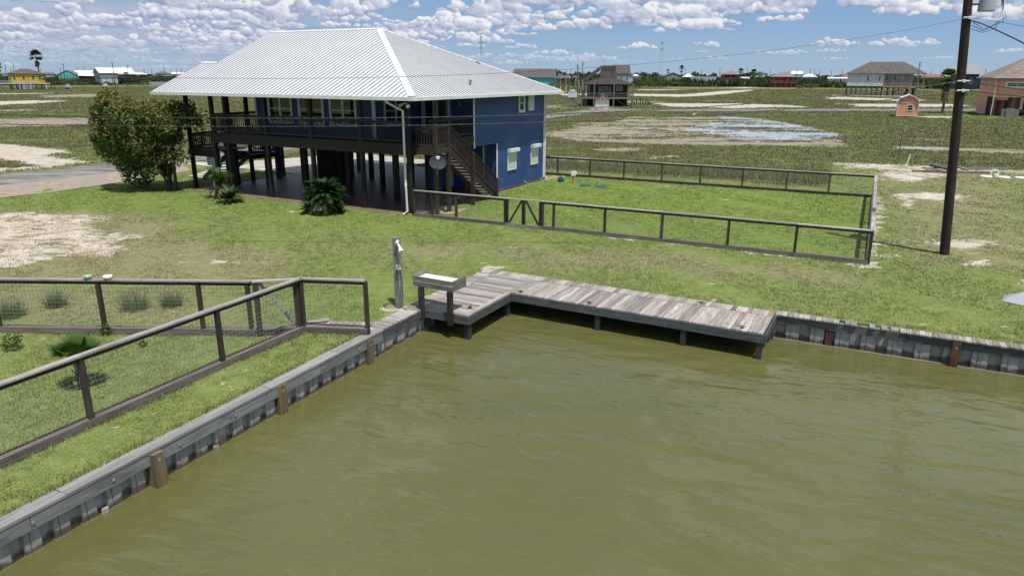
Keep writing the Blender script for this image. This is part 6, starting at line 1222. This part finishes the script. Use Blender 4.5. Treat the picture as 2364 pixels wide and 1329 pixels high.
# vehicles far off
for (x, y, w_, mt, lb, nm) in ((1740, 194, 9, 'redwall', 'distant orange-red pickup truck by the far lane', 'pickup_truck'), (1769, 199, 16, 'slate', 'dark loaded trailer parked left of the red house', 'trailer'), (158, 206.5, 8, 'palegrey', 'small pale boat on the grass right of the yellow house', 'boat'), (244, 204, 9, 'whitew', 'small white boat trailer near the far left road', 'boat_trailer')):
    p = G(x, y); s = p[1]/FPX; L = w_*s; t2 = thing(nm, lb, nm.replace('_', ' '), p); f2_ = Fr(p, 0); b = MB(f2_); b.box(-L/2, L/2, -1, 1, .6, 1.3); b.box(-L*.15, L*.25, -.9, .9, 1.3, 2.1); b.build('body', M[mt], t2)
    for u in (-L*.3, L*.3): b = MB(f2_); b.tube([(u, -1.02, .45), (u, -.7, .45)], .45, 12); b.build('wheel', M['black'], t2)
# signs
p = G(1390, 256.5); t_ = thing('stop_sign', 'red octagonal stop sign under a green street name blade in front of the dark house', 'stop sign', p); s = p[1]/FPX; b = MB(); b.box(p[0]-.04, p[0]+.04, p[1]-.04, p[1]+.04, 0, 3.35); b.build('post', M['greymetal'], t_)
c = p+np.array([0, -.06, 2.35]); oc = [(c[0]+.42*math.cos(math.pi/8+k*math.pi/4), c[1], c[2]+.42*math.sin(math.pi/8+k*math.pi/4)) for k in range(8)]; oc2 = [(c[0]+.385*math.cos(math.pi/8+k*math.pi/4), c[1]-.006, c[2]+.385*math.sin(math.pi/8+k*math.pi/4)) for k in range(8)]
b = MB(); b.face(oc, raw=True); b.face([(x, y+.01, z) for x, y, z in oc][::-1], raw=True); bd = b.build('sign_border', M['white'], t_); b = MB(); b.face(oc2, raw=True); b.build('sign_face', M['red'], bd)
def text_obj(txt, size, loc, mat, parent, align='CENTER', rotz=0):
    cu = bpy.data.curves.new('t', 'FONT'); cu.body = txt; cu.size = size; cu.align_x = align; cu.align_y = 'CENTER'; cu.extrude = .002
    o = bpy.data.objects.new('lettering', cu); COL.objects.link(o); dg = bpy.context.evaluated_depsgraph_get(); me = bpy.data.meshes.new_from_object(o.evaluated_get(dg)); bpy.data.objects.remove(o)
    o = bpy.data.objects.new('lettering', me); me.materials.clear(); me.materials.append(M[mat]); COL.objects.link(o); o.parent = parent; o.location = Vector((np.array(loc)-ORG[parent]).tolist()); o.rotation_euler = (math.pi/2, 0, rotz); ORG[o] = np.array(loc); return o
text_obj('STOP', .30, c+np.array([0, -.02, 0]), 'white', bd)
b = MB(); b.box(p[0]-.48, p[0]+.48, p[1]-.02, p[1]+.02, 2.98, 3.26); b.build('name_blade', M['signg'], t_)
p = G(145, 257.5); t_ = thing('street_sign', 'small green street name sign on a thin pole in the left marsh', 'street sign', p); b = MB(); b.tube([p, p+[-.45, 0, 2.3]], .05, 6, raw=True); b.tube([p+[-.42, 0, 2.2], p+[-.6, 0, 2.9]], .03, 6, raw=True); b.build('post', M['greymetal'], t_); b = MB(); b.box(p[0]-1.05, p[0]-.12, p[1]-.03, p[1]+.03, 2.9, 3.2); b.build('name_blade', M['signg'], t_)
for (x, y, hh, mt, lb) in ((1306.5, 286, .95, 'dark', 'thin dark marker stake in the marsh left of the mud flat'), (1313.5, 288, .95, 'bluegrey', 'pale blue marker tube beside the thin dark stake'), (1602, 266, .35, 'whitew', 'small white utility lid on the mud behind the fence'), (2077, 345, 1.15, 'farpole', 'lone thin stake in the tan pool right of the fence'), (175, 254, .8, 'farpole', 'short stake beside the left side road'), (2186, 303, .5, 'rust', 'small brown stump in the marsh grass left of the utility pole')):
    p = G(x, y); s = .032 if hh > .4 else .20; b = MB(); b.box(p[0]-s, p[0]+s, p[1]-s, p[1]+s, 0, hh); tag(b.build('marker_stake', M[mt]), lb, 'marker')
# poles on the horizon
PL = [(12, 150, 16, 186), (30.6, 147.7, 35, 186), (145, 147, 151.5, 199), (139, 158, 142, 189), (258.7, 144.3, 267, 205), (294, 150, 298, 196), (178, 157, 180, 184), (194, 156, 196, 184), (332, 157, 334, 186), (350, 160, 352, 184), (379, 158, 381, 184), (394, 160, 396, 182), (407, 160, 408, 184), (418, 157, 419, 184), (94, 158, 95, 186), (25, 158, 26, 185),
      (1333.5, 150, 1334, 222), (1308, 162, 1308, 184), (1318, 158, 1318, 182), (1480, 162, 1480, 186), (1582, 160, 1583, 194), (1619.5, 161, 1619.5, 184), (1662, 156, 1662, 188), (1726, 156, 1726, 188), (1759, 163, 1759, 184), (1778.5, 163, 1778.5, 184), (1840, 159, 1838, 206), (1871.5, 157, 1867, 201), (1880.5, 158, 1878, 194), (1893, 161, 1890, 190), (1919, 161, 1918, 186), (1945, 162, 1944, 184), (2276, 158, 2274, 190), (1262, 163, 1262, 186), (1545, 165, 1545, 184), (1700, 165, 1700, 184), (1822, 164, 1822, 184), (1990, 166, 1990, 184), (2150, 164, 2148, 184), (60, 160, 61, 184), (222, 158, 223, 184), (280, 160, 281, 184)]
b = MB(); b.tube([(0, 0, 0), (0, 0, 10)], [.16, .11], 7, raw=True); b.beam((-.9, 0, 9.4), (.9, 0, 9.4), .12, .12, raw=True); proto = None
for k, (x0, y0, x1, y1) in enumerate(PL):
    p = G(x1, y1); q = D(x0, y0, p[1]); H_ = q[2]; lean = (q[0]-p[0])/H_
    near = y1 > 193
    if near:
        t_ = thing('utility_pole', f'distant wooden utility pole {["rising above the green bushes left of the dark veranda","in front of the big white-roofed grey house","beside the big white-roofed grey house","at the left wall of the dark wooden house","right of the tall far palm","in front of the red house gallery","standing right of the red house","just right of the far bushes by the red house"][[i for i, q_ in enumerate([z_ for z_ in PL if z_[3] > 193]) if q_ == (x0, y0, x1, y1)][0] % 8]}', 'utility pole', p)
        b = MB(); b.tube([p, q], [.19, .12], 8, raw=True); b.build('shaft', M['farpole'], t_); b = MB(); b.beam(q+[-.7, -.1, -.5], q+[.7, -.1, -.5], .12, .12, raw=True); b.build('crossarm', M['farpole'], t_)
    else:
        if proto is None:
            b = MB(); b.tube([(0, 0, 0), (0, 0, 10)], [.17, .12], 6, raw=True); proto = tag(b.build('utility_pole', M['farpole']), 'one of the thin far utility poles along the horizon', 'utility pole', 'far utility poles'); o = proto
        else: o = proto.copy(); COL.objects.link(o)
        wd = max(1, p[1]/330*.8); o.location = Vector(p.tolist()); o.scale = (wd, wd, H_/10); o.rotation_euler.y = math.atan(lean)
p = G(1365, 226); q = D(1345.3, 143, p[1]) ; p = G(1346, 226); q = D(1345.5, 143, p[1]); t_ = thing('utility_pole', 'wooden pole with a white transformer and lamp arm left of the dark house', 'utility pole', p); b = MB(); b.tube([p, q], [.2, .13], 8, raw=True); b.build('shaft', M['farpole'], t_); b = MB(); b.lathe(q+np.array([0, -.35, -2.6]), [(0, 0), (.3, 0), (.3, .9), (0, 1)], 12, raw=True); b.build('transformer', M['palegrey'], t_); b = MB(); b.tube([q+[0, 0, -.3], q+[.8, 0, .0], q+[1.0, 0, -.6]], .05, 6, raw=True); b.build('lamp_arm', M['palegrey'], t_)
p = G(2114, 226); q = D(2124, 143, p[1]); t_ = thing('utility_pole', 'grey pole with hardware in front of the big grey stilt house', 'utility pole', p); b = MB(); b.tube([p, q], [.24, .15], 8, raw=True); b.build('shaft', M['greypost'], t_)
for dz in (.2, 1.2, 2.6): b = MB(); b.box(q[0]-.1, q[0]+.6, q[1]-.2, q[1], q[2]-dz-.3, q[2]-dz); b.build('bracket', M['metal'], t_)
# lattice towers
def tower(x, yt, yb, w0, w1, label, ant=True):
    p = G(x, yb); top = D(x, yt, p[1]); H_ = top[2]; t_ = thing('lattice_tower', label, 'tower', p); s = p[1]/FPX; W0, W1 = w0*s, w1*s; b = MB(); n = 16; r = .045*s*3
    for k in range(n):
        f, g_ = k/n, (k+1)/n; wa, wb = (W0+(W1-W0)*f)/2, (W0+(W1-W0)*g_)/2
        for sx in (-1, 1):
            for sy in (-1, 1): b.beam(p+[sx*wa, sy*wa, H_*f], p+[sx*wb, sy*wb, H_*g_], r, r, raw=True)
        for sy in (-1, 1): b.beam(p+[-wa, sy*wa, H_*f], p+[wb, sy*wb, H_*g_], r*.6, r*.6, raw=True); b.beam(p+[wa, sy*wa, H_*f], p+[-wb, sy*wb, H_*g_], r*.6, r*.6, raw=True)
    b.build('lattice', M['greymetal'], t_)
    if ant:
        for f, wd in ((.985, 6.5), (.82, 7)):
            b = MB(); zc = H_*f
            for k in range(3): a = k*2.09+.5; q = p+np.array([math.cos(a)*wd*s*.42, math.sin(a)*wd*s*.42, zc]); b.box(q[0]-.5*s, q[0]+.5*s, q[1]-.4*s, q[1]+.4*s, zc-1.4*s, zc+1.4*s); b.beam(p+[0, 0, zc], q, .3*s, .3*s, raw=True)
            b.build('antenna', M['slate'], t_)
tower(1523.5, 98, 187, 9, 2.5, 'tall cell tower with antenna clusters on the right horizon'); tower(1333.5, 108, 187, 5, 1.6, 'slim lattice mast rising left of the dark wooden house', False)
# ------------------------------------------------------------ trees and bushes across the marsh
def tree(x, yb, wd, yt, mat, label, name='bush', n=900, group=None, cat=None, trunk=False):
    p = G(x, yb); s = p[1]/FPX; hz = 173.4+.0045*(x-CX); H_ = max(1.0, HC-(yt-hz)*s); W_ = wd*s/2; t_ = thing(name, label, cat or name.replace('_', ' '), p, group)
    z0 = H_*.35 if trunk else .0; c = p+np.array([0, 0, (H_+z0)/2 if trunk else H_*.35]); rz = (H_-z0)/2*1.02 if trunk else H_*.66
    V, Fq, rn, tip = leafcloud(n, c, (W_, W_*.7, rz), max(.12, s*.85), int(x)+n, inner=.35); np_mesh('crown', V, Fq, M[mat], dict(rnd=rn, tip=tip), parent=t_)
    b = MB(); b.tube([p, p+[0, 0, H_*.6]], [.22, .1], 6, raw=True); b.tube([p+[0, 0, H_*.3], p+[W_*.4, 0, H_*.6]], [.1, .04], 5, raw=True); b.build('trunk', M['trunk'], t_); return t_
def palm(x, yb, yt, wd, label, lean=0, skirt=False, n=34):
    p = G(x, yb); s = p[1]/FPX; hz = 173.4+.0045*(x-CX); H_ = HC-(yt+wd*.42-hz)*s; R = wd*s*.5; t_ = thing('palm_tree', label, 'palm tree', p); top = p+np.array([lean*s, 0, H_])
    b = MB(); b.tube([p, p*.5+top*.5+[lean*s*.1, 0, 0], top], [max(.25, R*.13), max(.17, R*.08), max(.17, R*.08)], 8, raw=True); b.build('trunk', M['trunk'], t_)
    rg = random.Random(int(x)); V = []; rn = []
    for k in range(n): fanleaf(top, rg.random()*6.28, rg.uniform(-.6, 1.4), R*.62, 11, V, rn, rg, 2.3, R*.42, .10)
    V = np.array(V); np_mesh('crown', V, np.arange(len(V)).reshape(-1, 3), M['leafC'] if not skirt else M['fan'], dict(rnd=rn, tip=np.zeros(len(V))), parent=t_)
    V = []; rn = []
    for k in range(n if skirt else 8): fanleaf(top-np.array([0, 0, R*(.2+1.6*rg.random()*(1 if skirt else .3))]), rg.random()*6.28, rg.uniform(-1.45, -.9), R*.5, 7, V, rn, rg, 1.6, R*.3, .12)
    V = np.array(V); np_mesh('dead_fronds', V, np.arange(len(V)).reshape(-1, 3), M['dead'], dict(rnd=rn, tip=np.zeros(len(V))), parent=t_)
palm(97, 205, 120, 34, 'tall slender palm beside the yellow house', 0); palm(3, 190, 146, 20, 'palm cut by the left edge of the picture'); palm(232, 190, 161, 15, 'short dark palm between the two white-roofed houses'); palm(295, 200, 167, 15, 'shaggy palm in front of the big grey white-roofed house')
palm(1571, 195, 153, 15, 'tall far palm beside the sage green house', 0); palm(1708, 190, 159, 16, 'first short palm right of the dark red house'); palm(1738, 192, 161, 17, 'second short palm right of the dark red house'); palm(1541, 186, 161, 9, 'tiny palm left of the sage green house'); palm(2175, 262, 160, 44, 'stout palm with a hanging skirt of dead fronds left of the utility pole', 0, True, 60)
tree(120, 207, 46, 175, 'leafC', 'dark round tree just right of the yellow house', 'tree', 1500, trunk=True)
for i, (x, yb, wd, yt, mt) in enumerate([(150, 197, 60, 181, 'leafB'), (185, 197, 60, 189, 'leafB'), (215, 196, 60, 190, 'leafB'), (165, 190, 60, 177, 'leafD'), (120, 196, 40, 178, 'leafD'), (250, 198, 46, 190, 'leafB'), (330, 197, 60, 188, 'leafB'), (5, 196, 30, 174, 'leafB'), (350, 184, 40, 176, 'leafD'), (415, 190, 50, 180, 'leafB')]):
    tree(x, yb, wd, yt, mt, 'low green bush among the thicket right of the yellow house', 'bush', 700, 'bushes of the left thicket')
for i, (x, yb, wd, yt, mt) in enumerate([(1310, 208, 56, 183, 'leafB'), (1292, 206, 30, 186, 'leafB'), (1335, 206, 30, 186, 'leafC')]): tree(x, yb, wd, yt, mt, 'green bush behind the turquoise house and its masts', 'bush', 900, 'bushes left of the dark house')
for i, (x, yb, wd, yt, mt) in enumerate([(1480, 202, 60, 176, 'leafB'), (1512, 203, 60, 174, 'leafB'), (1535, 202, 40, 186, 'leafC'), (1465, 203, 30, 184, 'leafC'), (1495, 205, 76, 190, 'leafC'), (1560, 200, 40, 187, 'leafB'), (1590, 200, 36, 189, 'leafC'), (1615, 201, 60, 191, 'leafC')]): tree(x, yb, wd, yt, mt, 'dense green bush in the thicket between dark house and sage house', 'bush', 1100, 'bushes right of the dark house')
for i, (x, yb, wd, yt, mt) in enumerate([(1660, 199, 40, 183, 'leafB'), (1685, 199, 54, 184, 'leafB'), (1702, 199, 44, 185, 'leafC'), (1640, 199, 40, 185, 'leafC')]): tree(x, yb, wd, yt, mt, 'green bush in front of the dark red house', 'bush', 800, 'bushes before the dark red house')
tree(1752, 194, 40, 166, 'leafD', 'bright green tree behind the orange-red truck', 'tree', 1400, trunk=True); tree(1725, 192, 28, 168, 'leafC', 'dark tree left of the bright green tree', 'tree', 900, trunk=True)
for i, (x, yb, wd, yt, mt) in enumerate([(1858, 203, 34, 180, 'leafC'), (1884, 203, 34, 179, 'leafC'), (1900, 202, 22, 186, 'leafD'), (1872, 205, 34, 191, 'leafD'), (1846, 206, 20, 196, 'leafD')]): tree(x, yb, wd, yt, mt, 'green bush between the red house and the metal warehouse', 'bush', 800, 'bushes right of the red house')
for i, (x, yb, wd, yt, mt) in enumerate([(2150, 203, 60, 183, 'leafC'), (2125, 200, 50, 180, 'leafC'), (2215, 232, 30, 196, 'leafC'), (1930, 192, 30, 171, 'leafC'), (2105, 196, 30, 175, 'leafB')]): tree(x, yb, wd, yt, mt, 'dark green bush around the big grey stilt house', 'bush', 800, 'bushes around the big grey house')
for i, (x, yb, wd, yt) in enumerate([(1290, 190, 18, 163), (1279, 188, 12, 166), (1303, 188, 10, 167)]): tree(x, yb, wd, yt, 'leafC', 'dark round treetop above the turquoise house', 'tree', 700, 'dark trees right of the turquoise house', trunk=True)
# the far row of trees: individual crowns, copied
protos = []
for k in range(4):
    t_ = thing('tree', 'one of the small dark trees in the far row along the horizon', 'tree', (0, 600, 0), 'trees of the far row'); V, Fq, rn, tip = leafcloud(420, np.array([0, 600, 4.6]), (6.5, 4.5, 3.6), .85, 60+k, inner=.3)
    np_mesh('crown', V, Fq, M[['leafC', 'leafB', 'leafC', 'leafD'][k]], dict(rnd=rn, tip=tip), parent=t_); b = MB(); b.tube([(0, 600, 0), (0, 600, 3.5)], [.4, .2], 5, raw=True); b.build('trunk', M['trunk'], t_); protos.append(t_)
r = random.Random(11); used = [False]*4
def put(x, yb, sc):
    k = r.randrange(4); p = G(x, yb)
    if not used[k]: protos[k].location = Vector(p.tolist()); protos[k].scale = (sc*r.uniform(.8, 1.3), sc, sc); protos[k].rotation_euler.z = r.random()*6; used[k] = True
    else: o = copy_tree(protos[k], p, r.random()*6, (sc*r.uniform(.8, 1.3), sc, sc*r.uniform(.85, 1.2)))
for i in range(150):
    x = r.uniform(1240, 2290); put(x, r.uniform(182, 187), r.uniform(.75, 1.35)*(1.0 if x < 2150 else .7))
for i in range(75): put(r.uniform(-40, 460), r.uniform(180.5, 186), r.uniform(.35, .8))
# low scrub line closing the horizon (uncountable)
rg = np.random.default_rng(4); n = 26000; R_h = rg.uniform(480, 1500, n)**1.0; A_ = rg.uniform(-.75, .75, n); C = np.stack([R_h*np.sin(A_), R_h*np.cos(A_)], 1); lf_ = (A_ < -.1)
V, Fq, rn, rep = blades(C, np.where(lf_, 1.9, 3.6)*(.5+rg.random(n)), 1.5+R_h*.0028, 1.5+R_h*.003, 6, .8)
np_mesh('scrub', V, Fq, M['leafC'], dict(rnd=rn, tip=np.zeros(len(rn))), label='far dark scrub and treetops merging along the horizon', cat='scrub', kind='stuff')
